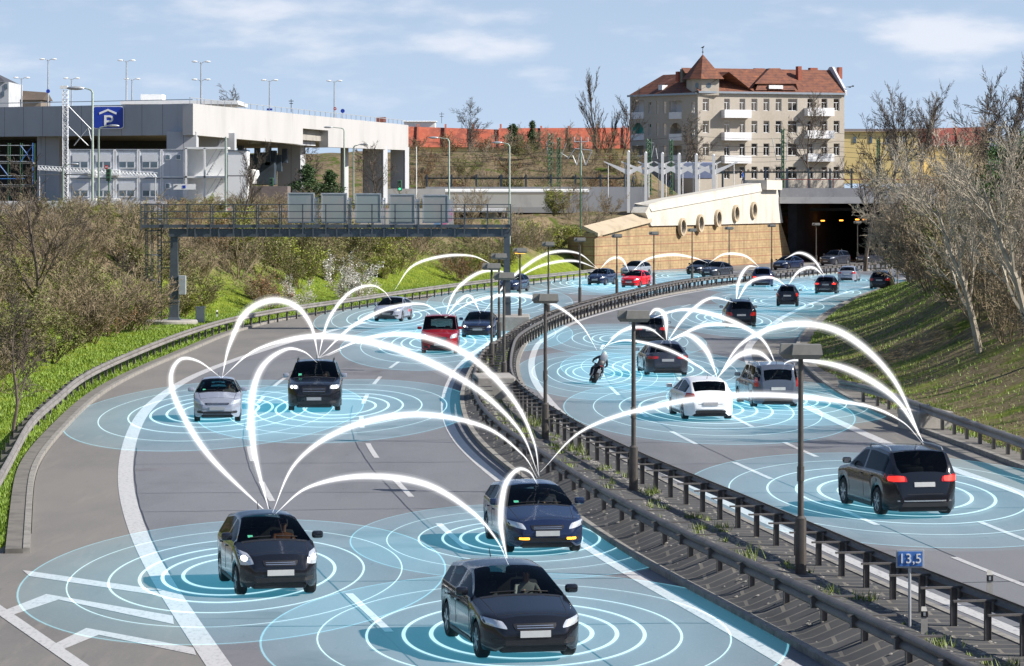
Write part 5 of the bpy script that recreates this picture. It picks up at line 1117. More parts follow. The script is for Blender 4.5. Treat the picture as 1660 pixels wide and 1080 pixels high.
dbl_lamp(542, 132, 190, 362, label='rightmost double lamp on the deck, carrying a red round sign')
def disc(name, label, px, py, D, r_px, m, cat='road sign', bar=None, rectw=None):
    c = P(px, py, D); r_ = r_px*D/F; root = thing(name, label, cat, (c.x, c.y, c.z)); mb = MB()
    if rectw: mb.box(-rectw*D/F, -.03, -r_, rectw*D/F, .03, r_)
    else: mb.lathe([(.001, -.04), (r_, -.04), (r_, .0), (.001, .0)], 20, 'Y')
    mb.build('plate', m, root)
    if bar: q = MB(); q.box(-r_*.7, -.06, -r_*.18, r_*.7, -.04, r_*.18); q.build('bar', WHITE, root)
    return root
SRED = mat('sign_red', (.45, .02, .02), .4)
disc('road_sign', 'round blue sign on the pole of the leftmost tall deck lamp', 78, 148, 327.8, 3.2, BLUE)
disc('road_sign', 'small oblong blue plate at the foot of the lamp on the white deck side', 437, 177.5, 334.8, 1.6, BLUE, rectw=4.5)
disc('road_sign', 'round red no-entry sign on the rightmost deck lamp', 543, 176.5, 361.7, 2.6, SRED, bar=True)
d_ = disc('road_sign', 'round blue sign on its own short post right of the red round sign', 555.5, 180, 362, 3.4, BLUE); mb = MB(); mb.tube([(0, .02, -.1), (0, .02, -1.6)], .035, 6); mb.build('post', GALV, d_)
# ---- container offices
CONT = layered('container_panel', (.50, .53, .58), [((.42, .45, .50), .8, .5, .68, O1, .6)], .6); addseams(CONT, 0, .35, (.40, .43, .48))
WINF = mat('white_frame', (.75, .76, .77), .5); WGL = mat('window_glass', (.09, .13, .16), .08, 0, .3, 1.5, coat=.5); DKF = mat('blue_black_edge', (.05, .08, .12), .5); SHUT = mat('roller_shutter', (.60, .62, .65), .6, 0, .05, 3.)  # window glass: sky reflection put into the bluish pane colour
def container(x0, x1, y0, y1, D, label, win=2, ac=False, small=False, depth=6):
    a = P(x0, y1, D); b = P(x1, y0, D); root = thing('office_container', label, 'office container', (a.x, a.y, a.z), 0, 'stacked office containers'); w, h = b.x-a.x, b.z-a.z
    m_ = MB(); m_.cbox(.02, 0, .0, w-.02, depth, h-.02, .03); m_.build('body', CONT, root)
    m_ = MB()
    for x in (.0, w-.14): m_.box(x, -.05, 0, x+.14, .02, h)
    m_.box(0, -.04, h-.14, w, .02, h); m_.box(0, -.04, 0, w, .02, .12); m_.build('frame', WINF, root)
    q = MB(); q.box(.1, -.06, h-.1, w-.1, -.04, h-.03); q.build('edge_strip', DKF, root)
    if small:
        for xx in (.3, w-.75):
            f = MB(); f.box(xx, -.07, h*.62, xx+.45, -.02, h*.82); fo = f.build('window', WINF, root); g = MB(); g.box(xx+.06, -.085, h*.62+.07, xx+.39, -.07, h*.82-.07); g.build('pane', WGL, fo)
    elif win:
        f = MB(); f.box(.3, -.07, h*.32, w-.3, -.02, h*.68); fo = f.build('window', WINF, root)
        for k in range(2):
            ww = (w-.6)/2; g = MB(); g.box(.3+k*ww+.07, -.085, h*.36, .3+(k+1)*ww-.07, -.07, h*.55); g.build('pane', WGL, fo)
        s_ = MB(); s_.box(.3, -.09, h*.56, w-.3, -.03, h*.82); s_.build('roller_shutter', SHUT, root)
    if ac:
        g = MB(); g.cbox(-.35, -.5, h*.06, .45, -.08, h*.28, .04); g.lathe([(.001, 0), (.2, 0)], 12, 'Y', (.0, -.51, h*.17)); g.build('air_conditioner', WHITE, root)
    return root
rowl = {0: 'top', 1: 'middle', 2: 'bottom'}
for r_ in range(3):
    y0 = 242+r_*46.5; y1 = y0+46
    for k, (x0, x1) in enumerate(((112, 149), (149.5, 186), (187, 224.5), (225, 262), (262.5, 299))):
        nth = ('leftmost', 'second from left', 'middle one', 'fourth from left', 'rightmost')[k]
        container(x0, x1, y0, y1, 280, 'pale grey office container, %s in the %s row of the stack' % (nth, rowl[r_]), win=k < 4, ac=(k in (1, 2) and r_ < 2), small=k == 4)
wc = thing('stair_tower', 'open white stair block at the sunny right end of the container stack', 'stair block', tuple(P(300, 380, 279)))
mb = MB(); Dw = 279
for y0 in (240, 287, 333): px_box(mb, 300, y0-1.5, 369, y0+1.5, Dw, 2.6)
px_box(mb, 300, 240, 303, 380, Dw, .15); px_box(mb, 330, 240, 333, 380, Dw, .15); px_box(mb, 366, 240, 369, 380, Dw, .15); at0(mb.build('frame', WHITE), wc)
mb = MB(); px_box(mb, 302, 241, 368, 378, Dw+2.6, .1); at0(mb.build('back_panel', mat('white_panel', (.68, .69, .70), .6, 0, .05, 1.)), wc)
mb = MB()
for k in range(3):
    for j_ in range(9):
        a = P(336+j_*2.6, 330-k*46+46-j_*4.8, Dw+.6); mb.box(a.x, a.y, a.z, a.x+.16, a.y+.9, a.z+.04)
    a = P(335, 376-k*46, Dw+.5); b = P(360, 334-k*46, Dw+.5); mb.bar(a, b, .06); mb.bar(a+Vector((0, 0, .8)), b+Vector((0, 0, .8)), .04)
at0(mb.build('stairs', GALV), wc)
wb_ = thing('white_cabin', 'tall bright white cabin block with a dark seam, rightmost of the site offices', 'cabin', tuple(P(370, 380, 276)))
mb = MB(); px_box(mb, 369.5, 245, 400, 284.5, 276, 3); at0(mb.build('upper_cabin', mat('bright_white_panel', (.80, .80, .79), .5, 0, .03, 1.)), wb_); mb = MB(); px_box(mb, 369.5, 286, 400, 370, 276, 3); at0(mb.build('lower_cabin', MATS['bright_white_panel']), wb_); mb = MB(); px_box(mb, 370, 284.5, 399.5, 286, 276.2, 2.6); px_box(mb, 369, 243.6, 400.5, 245, 275.9, 3.2); at0(mb.build('edge_strip', DKF), wb_)
# ---- scaffolding at far left
def lattice(a, b, w, n, r, up=(0, 0, 1)):
    """square lattice mast segs from a to b"""
    a = Vector(a); b = Vector(b); d = (b-a).normalized(); u = Vector(up); u = Vector((0, 1, 0)) if abs(d.dot(u)) > .9 else u
    s = d.cross(u).normalized()*w/2; t = s.cross(d).normalized()*w/2; cs = [s+t, s-t, -s-t, -s+t]; seg = [(a+c, b+c) for c in cs]
    for i in range(n):
        p = a+(b-a)*i/n; q = a+(b-a)*(i+1)/n
        for k in range(4): seg.append((p+cs[k], q+cs[(k+1) % 4])); 
        for k in range(4): seg.append((p+cs[k], p+cs[(k+1) % 4]))
    return seg
root = thing('scaffolding', 'green and grey tube scaffolding with blue rails at the far left under the deck', 'scaffolding', tuple(P(0, 380, 285)))
GRN = mat('green_steel', (.05, .13, .07), .5, .1, .15, 3.); BLU = mat('blue_steel', (.03, .12, .35), .5)
seg = []; Ds = 285
for x in (-40, -22, -5, 13, 33, 53):
    for dd in (0, 1.2): seg.append((P(x, 380, Ds)+Vector((0, dd, 0)), P(x, 232, Ds)+Vector((0, dd, 0))))
at0(wireparts('uprights', GRN, seg, .04), root); seg = []
for y in (236, 252, 262, 285, 300, 330): seg.append((P(-42, y, Ds), P(54, y, Ds))); seg.append((P(-42, y, Ds+1.2), P(54, y, Ds+1.2)))
at0(wireparts('rails', GALV, seg, .035), root); seg = [(P(33, 236, Ds), P(53, 262, Ds)), (P(53, 236, Ds), P(33, 262, Ds)), (P(-5, 262, Ds), P(13, 285, Ds)), (P(53, 232, Ds-.1), P(53, 300, Ds-.1)), (P(-20, 290, Ds-.1), P(40, 290, Ds-.1))]
at0(wireparts('braces', BLU, seg, .05), root); mb = MB()
for y in (263.5, 301.5): px_box(mb, -42, y, 54, y+2, Ds+.05, 1.1)
at0(mb.build('deck_boards', mat('scaffold_boards', (.4, .36, .28), .8)), root)
# truss mast with camera and jib
root = thing('truss_mast', 'slim white lattice mast with a white camera box on top, left of the parking sign', 'mast', tuple(P(106, 340, 268)))
at0(wireparts('mast', GALV, lattice(P(106, 345, 268), P(106, 146, 268), 5.5*268/F, 26, .022), .022), root) if False else None
def wires(nm, m, segs, r, root): return at0(wireparts(nm, m, segs, r, n=4), root)
wires('lattice', mat('white_steel', (.62, .64, .66), .5, .1, .05, 3.), lattice(P(106, 345, 268), P(106, 146, 268), .42, 26, .022), .024, root)
wires('stay', GALV, [(P(111, 172, 268), P(150, 212, 268)), (P(111, 205, 268), P(143, 236, 268)), (P(143, 207, 268), P(120, 236, 268)), (P(143, 207, 268), P(150, 236, 268))], .035, root)
mb = MB(); px_box(mb, 97, 139, 109, 144, 268, .5); at0(mb.build('camera_box', WHITE), root)
root = thing('truss_beam', 'horizontal white lattice beam on posts crossing in front of the office containers', 'truss', tuple(P(160, 340, 264)))
wires('lattice', MATS['white_steel'], lattice(P(62, 272, 264), P(255, 284, 264), .35, 34, .02), .022, root)
wires('post', GALV, [(P(64, 274, 264), P(64, 345, 264)), (P(252, 284, 264), P(252, 345, 264)), (P(60, 283, 264), P(150, 283, 264))], .05, root)
# ---- street furniture behind the left bank
def arm_lamp(label, px, ytop, ybase, D, armx, m=None, headw=.9, rpole=.09):
    m = m or mat('pale_green_pole', (.30, .36, .31), .5, .1, .1, 4.)
    b = P(px, ybase, D); t = P(px, ytop, D); root = thing('street_lamp', label, 'street lamp', (b.x, b.y, b.z)); h = t.z-b.z; ax = (armx-px)*D/F; s = 1 if ax > 0 else -1
    mb = MB(); mb.tube([(0, 0, -2), (0, 0, h-.25), (s*.12, 0, h-.05), (s*.3, 0, h)], [rpole*1.1, rpole*.8, rpole*.7, rpole*.6], 8); mb.build('pole', m, root, smooth=50)
    mb = MB(); mb.tube([(s*.3, 0, h), (ax-s*headw, 0, h+.1)], rpole*.5, 6); a_ = mb.build('arm', m, root); mb = MB(); mb.ball((ax-s*headw*.5, 0, h+.1), headw*.55, 10, (1, .35, .22)); mb.build('lamp_head', GALV, a_, smooth=60); return root
arm_lamp('tall pale green lamp post with a long arm to the left across the parking sign', 150, 145, 335, 262, 109, headw=1.4, rpole=.11)
arm_lamp('shorter pale green lamp post with white head before the parking sign', 160, 206, 335, 262, 193)
arm_lamp('grey green lamp post with arm to the left in front of the white deck pillars', 558, 208, 318, 330, 525)
arm_lamp('lamp post with arm to the right between the deck pillars', 573, 236, 322, 320, 598)
arm_lamp('tall lamp post with arm to the left standing behind the fifth sign box', 728, 225, 345, 300, 695)
arm_lamp('lamp post with a pale head to the left above the left canopy', 826, 233, 360, 290, 798)
arm_lamp('low lamp with a bent arm to the right in front of the grey deck pillar', 102, 268, 340, 262, 127, headw=.7)
for (px, y0, y1, D, lab, m, r_) in ((366, 222, 345, 262, 'plain pale green mast between the stair block and the white cabin', MATS['pale_green_pole'], .12), (941, 232, 385, 330, 'thin green pole rising in front of the parapet wall', GRN, .09), (675, 238, 296, 380, 'small white lamp column right of the deck end', WHITE, .07)):
    b = P(px, y1, D); mb = MB(); mb.tube([(0, 0, -2), (0, 0, P(px, y0, D).z-b.z)], [r_, r_*.7], 8); o = mb.build('mast', m); o.location = b; tag(o, lab, 'mast')
def tlight(px, y, D, lab, lit=None, arm=None):
    c = P(px, y, D); root = thing('traffic_light', lab, 'traffic light', (c.x, c.y, c.z)); mb = MB(); mb.cbox(-.2, -.14, -.5, .2, .14, .5, .05); hs = mb.build('housing', GRN, root)
    for k in range(3):
        q = MB(); q.lathe([(.001, -.15), (.11, -.15), (.11, -.13)], 12, 'Y', (0, 0, .32-.32*k)); q.build('lens', emit('green_signal', (.05, .8, .35), 1.2) if lit is not None and k == 2 and 'green_signal' not in MATS else BLK, root)
    q = MB(); q.tube([(0, .1, -.5), (0, .1, -4)], .06, 6); q.build('post', GRN, root)
tlight(440, 297, 300, 'dark green traffic light seen from behind above the brown shed'); tlight(648, 301, 300, 'traffic light with a lit green lens left of the pale wall', 1); tlight(176, 284, 262, 'green traffic light in front of the office containers', None)
disc('road_sign', 'round white sign with red rim above the lattice beam', 172.5, 271, 262, 3.2, SRED, bar=True)
r_ = disc('direction_sign', 'oblong white direction sign with a small blue square below the containers', 299, 303, 258, 4.5, WHITE, rectw=18); q = MB(); q.box(-.15, -.05, -.12, .1, -.03, .12); q.build('blue_square', BLUE, r_); q = MB(); q.tube([(-.75, -.045, -.05), (-.75, -.045, .1), (-.55, -.045, .1)], .03, 5); q.build('arrow', BLK, r_)
# gas-lamp like white canopy with Y struts
WST = mat('white_canopy_steel', (.74, .74, .73), .5, 0, .05, 1.)
cg = 'white forked canopy frames'
for k, (px, yt) in enumerate(((1019, 246), (1047, 248), (1074, 249), (1101, 250), (1129, 251), (1157, 252))):
    D = 378; b = P(px, 345, D); h = P(px, yt, D).z-b.z; nth = ('leftmost', 'second', 'third', 'fourth', 'fifth', 'rightmost')[k]
    root = thing('canopy_frame', 'white forked canopy frame on the bridge, %s of the six' % nth, 'canopy frame', (b.x, b.y, b.z), 0, cg)
    mb = MB(); mb.hull3([(-.17, 0, 0), (.17, 0, 0), (.17, .3, 0), (-.17, .3, 0)], [(-.17, 0, h), (.17, 0, h), (.17, .3, h), (-.17, .3, h)]); mb.ball((0, .15, h), .17, 8); mb.build('post', WST, root)
    zj = P(px, 279, D).z-b.z
    for s, l, rise in ((1, 2.9, 1.25), (-1, 2.9, 1.25)):
        mb = MB(); mb.hull3([(s*.1, .06, zj-.35), (s*.1, .24, zj-.35), (s*.1, .24, zj+.25), (s*.1, .06, zj+.25)], [(s*l, .1, zj+rise-.08), (s*l, .2, zj+rise-.08), (s*l, .2, zj+rise+.04), (s*l, .1, zj+rise+.04)]); mb.build('arm', WST, root)
        mb = MB(); mb.tube([(s*(l-.5), .15, zj+rise-.3), (s*(l-.5), .15, 1.8)], .05, 6); mb.build('strut', WST, root)
mb = MB(); mb.cbox(*P(1098, 290, 384), *(P(1150, 264, 390)), .1)
tag(mb.build('bus_shelter', mat('lilac_shelter_panel', (.25, .29, .42), .3, 0, .1, 1.)), 'bluish glazed bus shelter behind the white forked frames', 'bus shelter')
# dark station canopy with posts
for (x0, x1, y0, y1, D, n, lab) in ((688, 1018, 288, 310, 425, 9, 'long dark platform roof on posts with a scalloped edge, left of the forked frames'), (1168, 1385, 278, 302, 425, 7, 'dark platform roof with a scalloped edge in front of the big old house')):
    root = thing('platform_roof', lab, 'platform roof', tuple(P(x0, y1, D))); mb = MB(); px_box(mb, x0, y0, x1, y0+2.2, D, 3)
    at0(mb.build('roof', mat('dark_green_iron', (.03, .045, .05), .6, 0, .2, 2.)), root); mb = MB()
    for k in range(int((x1-x0)/7)): a = P(x0+k*7+3, y0, D); mb.hull3([(a.x-.22, D-.05, a.z), (a.x+.22, D-.05, a.z), (a.x+.1, D-.05, a.z+.28), (a.x-.1, D-.05, a.z+.28)], [(a.x-.22, D, a.z), (a.x+.22, D, a.z), (a.x+.1, D, a.z+.28), (a.x-.1, D, a.z+.28)])
    at0(mb.build('edge_trim', mat('weathered_trim', (.22, .18, .14), .7)), root)
    for k in range(n):
        x = x0+2+(x1-x0-8)*k/(n-1); mb = MB(); px_box(mb, x, y0-5, x+3, y1+14, D-.3, .3); at0(mb.build('post', mat('blue_black_iron', (.03, .05, .07), .5)), root)
# catenary masts and wires
def cat_mast(px, y0, y1, D, lab, w=.55, frames=()):
    root = thing('catenary_mast', lab, 'catenary mast', tuple(P(px, y1, D))); wires('lattice', GRN, lattice(P(px, y1+15, D), P(px, y0, D), w, 12, .05), .055, root)
    for f_ in frames: wires('bracket', GALV, [(P(a, b, D), P(c_, d, D)) for (a, b, c_, d) in f_], .05, root)
cat_mast(892, 216, 300, 440, 'green lattice catenary mast, left one of the close pair before the red roofs', frames=[[(886, 231, 892, 228), (886, 231, 888, 250), (892, 232, 900, 232)]])
cat_mast(906, 223, 302, 436, 'green lattice catenary mast, right one of the close pair before the red roofs', .4, frames=[[(918, 232, 909, 255), (909, 248, 920, 255)]])
cat_mast(1052, 225, 300, 430, 'green lattice catenary mast behind the leftmost forked frames', frames=[[(1047, 232, 1060, 232), (1060, 236, 1056, 255), (1063, 240, 1066, 258)]])
cat_mast(1088, 226, 300, 430, 'thin green catenary mast before the shaded wing of the big house', .35)
cat_mast(1269, 209, 292, 430, 'green catenary mast with a wide frame before the middle of the big house', .3, frames=[[(1252, 224, 1259, 260), (1276, 224, 1275, 260), (1259, 259, 1275, 259)]])
cat_mast(1424, 225, 285, 430, 'green catenary mast before the yellow building', .35, frames=[[(1424, 232, 1440, 232), (1440, 232, 1432, 255)]])
root = thing('contact_wire_hanger', 'silver hanging contact wire frame with two bent arms above the parapet wall', 'catenary frame', tuple(P(941, 300, 428))); wires('rods', GALV, [(P(932, 241, 428), P(960, 244, 428)), (P(928, 252, 428), P(935, 268, 428)), (P(935, 268, 428), P(942, 240, 428)), (P(960, 244, 428), P(949, 268, 428)), (P(949, 268, 428), P(942, 244, 428)), (P(920, 258, 428), P(932, 241, 428)), (P(931, 230, 428), P(953, 230, 428)), (P(931, 222, 428), P(931, 230, 428)), (P(953, 222, 428), P(953, 230, 428)), (P(942, 222, 428), P(942, 300, 428))], .06, root)
for k, (y0, y1) in enumerate(((219, 217), (233, 229), (243, 238), (250, 246), (257, 254))):
    a = P(640, y0+8, 432); b = P(1600, y1-4, 432); mb = MB(); pts = [a+(b-a)*t+Vector((0, 0, -.6*math.sin(math.pi*((t*4) % 1)))) for t in np.linspace(0, 1, 33)]; mb.tube(pts, .02, 4); tag(mb.build('overhead_wire', BLK), 'overhead railway wire strung before the houses, %s of five' % ('topmost', 'second', 'middle', 'fourth', 'lowest')[k], 'wire', 'overhead railway wires')
# people on the bridge
def walker(px, ybase, D, lab, shirt, bike=False, face=1):
    b = P(px, ybase, D); J = {}; E = []
    def j(k, p, r, a=None):
        J[k] = (p, r)
        if a: E.append((a, k))
    s = face
    j('pel', (0, 0, .92), (.15, .11)); j('wa', (.03*s, 0, 1.1), (.14, .10), 'pel'); j('ch', (.08*s, 0, 1.32), (.18, .12), 'wa'); j('nk', (.1*s, 0, 1.48), .055, 'ch'); j('hd', (.12*s, 0, 1.6), (.085, .1), 'nk'); j('cr', (.12*s, 0, 1.70), .075, 'hd')
    for t, n_ in ((1, 'l'), (-1, 'r')):
        j('sh'+n_, (.08*s, .19*t, 1.40), .06, 'ch'); j('el'+n_, (.16*s+.05*t, .23*t, 1.15), .045, 'sh'+n_); j('wr'+n_, (.32*s, .2*t, 1.0), .035, 'el'+n_)
        j('hp'+n_, (0, .1*t, .86), .09, 'pel'); j('kn'+n_, (.16*t, .1*t, .48), .065, 'hp'+n_); j('an'+n_, (.1*t-.08, .1*t, .08), .045, 'kn'+n_); j('to'+n_, (.1*t+.08*s, .1*t, .04), .04, 'an'+n_)
    o = skin_body('person', J, E, [shirt, SKIN, DENIM], None, 1)
    for p in o.data.polygons:
        if p.center.z > 1.5: p.material_index = 1
        elif p.center.z < .9: p.material_index = 2
    h = MB(); h.ball((.1*s, 0, 1.66), .10, 10); h.build('hair', HAIR, o, smooth=60); o.location = b; tag(o, lab, 'person'); return o
o = walker(1205, 300, 380, 'person in a bright blue jacket leaning forward on the bridge right of the forked frames', mat('blue_jacket', (.03, .12, .45), .8), face=-1)
o = walker(1085, 304, 381, 'person in black walking between the second and third forked frames', mat('black_jacket', (.02, .02, .02), .8))
o = walker(1026, 304, 381, 'person in a dark grey coat beside the leftmost forked frame', SH1)
# ---- motorway lamps on the median
LAMP_PTS = ((1298, 940, 560, 'nearest lamp post of the median, with a flat double head, beside the grey box sign'), (1027, 803, 505, 'second lamp post from the camera on the median'), (884, 720, 478, 'third lamp post from the camera on the median, left of the motorcycle'), (817, 640, 443, 'lamp post right before the gantry column on its concrete block'), (797, 603, 428, 'leftmost lamp post in the cluster at the gantry column'), (809, 562, 412, 'lamp post just behind the leftmost one at the gantry column'), (843, 536, 403, 'lamp post with an orange glint right behind the gantry column'), (889, 513, 393, 'lamp post between the gantry column and the tan wall'), (940, 495, 386, 'lamp post in front of the left corner of the tan wall'), (1000, 479, 380, 'lamp post in front of the tan wall near the bright red car'), (1060, 466, 376, 'lamp post in front of the tan wall below its upward step'), (1122, 456, 371, 'lamp post below the first and second portholes'), (1182, 448, 368, 'lamp post below the fourth porthole with a small camera arm'), (1251, 440, 364, 'lamp post at the right end of the tan wall'), (1323, 433, 362, 'lamp post standing in front of the dark tunnel mouth'), (1390, 427, 359, 'farthest lamp post, at the right side of the tunnel mouth'))
hb = MB(); hb.cbox(-.52, -.18, 0, .02, .22, .22, .03); hb.cbox(-.08, -.32, .0, .50, .08, .20, .03); 
def hbox(x0, y0, x1, y1):
    m = MB(); z0, z1 = 0., .25; i = .07
    m.hull3([(x0+i, y0+i, z0-.05), (x1-i, y0+i, z0-.05), (x1-i, y1-i, z0-.05), (x0+i, y1-i, z0-.05)], [(x0, y0, z0+.04), (x1, y0, z0+.04), (x1, y1, z0+.04), (x0, y1, z0+.04)])
    m.hull3([(x0, y0, z0+.041), (x1, y0, z0+.041), (x1, y1, z0+.041), (x0, y1, z0+.041)], [(x0+.03, y0+.03, z1), (x1-.03, y0+.03, z1), (x1-.03, y1-.03, z1), (x0+.03, y1-.03, z1)]); return m.mesh('lamp_head', LAMPG)
h1 = hbox(-.42, -.05, .06, .30); h2 = hbox(-.20, -.32, .42, .05)
for k, (px, py, yt, lab) in enumerate(LAMP_PTS):
    x, y, _ = G(px, py); H_ = CH-(yt-HY)*y/F-.10; root = thing('motorway_lamp', lab, 'lamp post', (x, y, .1), 0, 'lamp posts along the median')
    mb = MB(); mb.tube([(0, 0, -.2), (0, 0, 1.15), (0, 0, 1.2), (0, 0, H_-.2)], [.115, .115, .062, .05], 12); mb.build('pole', POLE, root, smooth=30)
    mb = MB(); mb.tube([(0, 0, 1.9), (0, 0, 2.2)], .075, 10); mb.cbox(-.12, -.12, -.1, .12, .12, .03, .02); mb.build('collar', POLE, root)
    for h_ in (h1, h2): o = bpy.data.objects.new('lamp_head', h_); COL.objects.link(o); o.parent = root; o.location = (0, 0, H_-.22)
    if 'orange glint' in lab: mb = MB(); mb.cbox(-.3, -.2, H_-.30, .3, .2, H_-.275, .01); mb.build('lens', emit('orange_glint', (1, .5, .08), 1.5), root)  # orange glint put in as a glowing plate below the head
# ---- gantry
GD = 186.; gr_ = thing('sign_gantry', 'dark steel gantry spanning the oncoming lanes with railing, ladder and five grey sign boxes', 'gantry', (P(283, 530, GD).x, GD, 0))
xl = P(283, 0, GD).x; xr_ = P(822, 0, GD).x; zB = P(0, 384, GD).z; zT = P(0, 371, GD).z; zW = P(0, 364, GD).z; zR = P(0, 331, GD).z
mb = MB(); mb.hull3([(xl-.30, GD-.2, .55), (xl+.24, GD-.2, .55), (xl+.24, GD+.3, .55), (xl-.30, GD+.3, .55)], [(xl-.22, GD-.15, zB), (xl+.18, GD-.15, zB), (xl+.18, GD+.25, zB), (xl-.22, GD+.25, zB)])
for z in (1.6, 2.6, 3.0): mb.box(xl-.33, GD-.23, z, xl+.27, GD+.33, z+.07)
mb.hull3([(xl-.5, GD-.4, .45), (xl+.45, GD-.4, .45), (xl+.45, GD+.5, .45), (xl-.5, GD+.5, .45)], [(xl-.3, GD-.2, .75), (xl+.25, GD-.2, .75), (xl+.25, GD+.3, .75), (xl-.3, GD+.3, .75)]); at0(mb.build('column', STEEL, fix=True), gr_)
mb = MB(); mb.hull3([(xr_-.25, GD-.2, .85), (xr_+.22, GD-.2, .85), (xr_+.22, GD+.3, .85), (xr_-.25, GD+.3, .85)], [(xr_-.18, GD-.15, zT), (xr_+.16, GD-.15, zT), (xr_+.16, GD+.25, zT), (xr_-.18, GD+.25, zT)])
for z in (1.6, 2.9): mb.box(xr_-.27, GD-.23, z, xr_+.24, GD+.33, z+.07)
at0(mb.build('column', STEEL, fix=True), gr_)
mb = MB(); mb.box(xl-.3, GD-.25, zB, xr_, GD-.05, zT+.0); mb.box(xl-.3, GD+.95, zB, xr_, GD+1.15, zT)
for k in range(14): x = xl+1.2+k*(xr_-xl-1.5)/13; mb.box(x, GD-.05, zB+.05, x+.12, GD+.95, zB+.25); mb.box(x-.03, GD-.34, zB-.06, x+.05, GD-.25, zT+.1)
at0(mb.build('beam', STEEL), gr_)
mb = MB(); mb.box(xl-1.9, GD-.30, zT+.08, xr_+.2, GD+1.2, zT+.12); mb.box(xl-1.9, GD-.36, zT+.06, xr_+.2, GD-.30, zW); at0(mb.build('walkway', STEEL), gr_)
mb = MB(); n = 17
for k in range(n): x = xl-1.9+k*(xr_-xl+2.1)/(n-1); mb.box(x-.035, GD-.42, zT-.05-(.35 if k > 1 else 0), x+.035, GD-.36, zR); mb.bar((x, GD-.38, zT), (x-.12, GD-.1, zB+.2), .05)
for z in (zR-.02, zR-(zR-zW)*.36, zR-(zR-zW)*.7): mb.box(xl-1.9, GD-.42, z-.025, xr_+.2, GD-.37, z+.025); mb.box(xl-1.9, GD+1.2, z-.02, xr_+.2, GD+1.24, z+.02)
for k in range(0, n): x = xl-1.9+k*(xr_-xl+2.1)/(n-1); mb.box(x-.03, GD+1.19, zT, x+.03, GD+1.24, zR)
at0(mb.build('railing', STEEL), gr_)
# sign boxes
SBX = layered('sign_box_back', (.26, .30, .29), [((.34, .30, .28), .35, .45, .62, O1, .8), ((.20, .24, .25), .5, .5, .65, (1, 1, .6), .6)], .55, bump=0)
for (x0, x1, y0, y1) in ((468, 510, 313, 361), (522, 563, 313.5, 361.5), (577, 618, 314, 361), (632, 673, 315, 363), (686, 727, 316, 361)):
    a = P(x0, y1, GD+.5); b = P(x1, y0, GD+.5); mb = MB(); mb.cbox(a.x, GD-.05, a.z, b.x, GD+.55, b.z, .03); sb = mb.build('sign_box', SBX); at0(sb, gr_)
    mb = MB(); 
    for (q0, q1, q2, q3) in ((a.x-.02, a.z-.02, b.x+.02, a.z+.05), (a.x-.02, b.z-.05, b.x+.02, b.z+.02), (a.x-.02, a.z+.05, a.x+.05, b.z-.05), (b.x-.05, a.z+.05, b.x+.02, b.z-.05)): mb.box(q0, GD-.08, q1, q2, GD-.05, q3)
    f = mb.build('frame', GALV); at0(f, gr_)
    mb = MB(); mb.box(b.x+.06, GD, zT, b.x+.14, GD+.12, b.z-.25); mb.box(b.x+.2, GD, zT, b.x+.26, GD+.12, b.z-.25); mb.box(b.x-.02, GD+.02, b.z-.45, b.x+.26, GD+.1, b.z-.38); mb.box(b.x-.02, GD+.02, a.z+.3, b.x+.26, GD+.1, a.z+.37); at0(mb.build('bracket', GALV), gr_)
# ladder with cage
lx = P(256, 0, GD).x; mb = MB(); seg = [((lx, GD, .5), (lx, GD, zR)), ((lx+.15, GD+.45, .5), (lx+.15, GD+.45, zR))]
for k in range(22): z = .7+k*.3; seg.append(((lx, GD, z), (lx+.15, GD+.45, z)))
for a, b in seg: mb.bar(a, b, .06)
for z in (2.0, 3.6, 5.1): mb.bar((lx, GD, z), (xl-.2, GD, z), .06)
at0(mb.build('ladder', STEEL), gr_); mb = MB()
cx0 = P(235, 0, GD).x; rings_ = (2.9, 4.35, 5.75, zR)
for dx, dy in ((0, .2), (.12, -.1), (.12, .5), (.4, -.2), (.4, .6)): mb.bar((cx0+dx, GD+dy, 2.9), (cx0+dx, GD+dy, zR), .045)
for z in rings_:
    pts = [(lx, GD), (cx0+.4, GD-.2), (cx0+.12, GD-.1), (cx0, GD+.2), (cx0+.12, GD+.5), (cx0+.4, GD+.6), (lx+.1, GD+.45)]
    for a, b in zip(pts[:-1], pts[1:]): mb.bar((*a, z), (*b, z), .06)
at0(mb.build('ladder_cage', STEEL), gr_)
mb = MB(); a = P(289, 478, GD-.3); b = P(301, 447, GD-.3); mb.cbox(a.x, GD-.28, a.z, b.x, GD+.1, b.z, .03); at0(mb.build('switch_box', GALV), gr_)
mb = MB(); mb.lathe([(.001, .58), (1.55, .58), (1.62, .52), (1.62, -.3)], 32, 'Z'); o = mb.build('gantry_plinth', CONC, smooth=40); o.location = (xl-.3, GD+.2, 0); tag(o, 'round concrete plinth under the left gantry column on the green verge', 'plinth')
mb = MB(); mb.cbox(xr_-.9, GD-2.2, -.1, xr_+1.3, GD+2.0, .86, .05); tag(mb.build('gantry_plinth', CONC), 'square concrete plinth under the right gantry column between the median barriers', 'plinth')
x, y, _ = G(801, 655); mb = MB(); vs = []
mb.cbox(-.72, -1.2, -.1, .72, 1.9, 1.0, .05); o = mb.build('concrete_block', CONC); o.location = (x, y+1.2, 0); o.rotation_euler = (0, 0, R(4)); tag(o, 'big pale concrete block between the median barriers before the gantry column', 'concrete block')
x, y, _ = G(1510, 672, .6); mb = MB(); mb.cbox(-.62, -1.0, -.6, .62, 1.0, .55, .06); o = mb.build('concrete_block', CONC); o.location = (x, y+1.5, .1); o.rotation_euler = (0, 0, R(14)); tag(o, 'weathered concrete foundation block behind the right guardrail on the bank', 'concrete block')
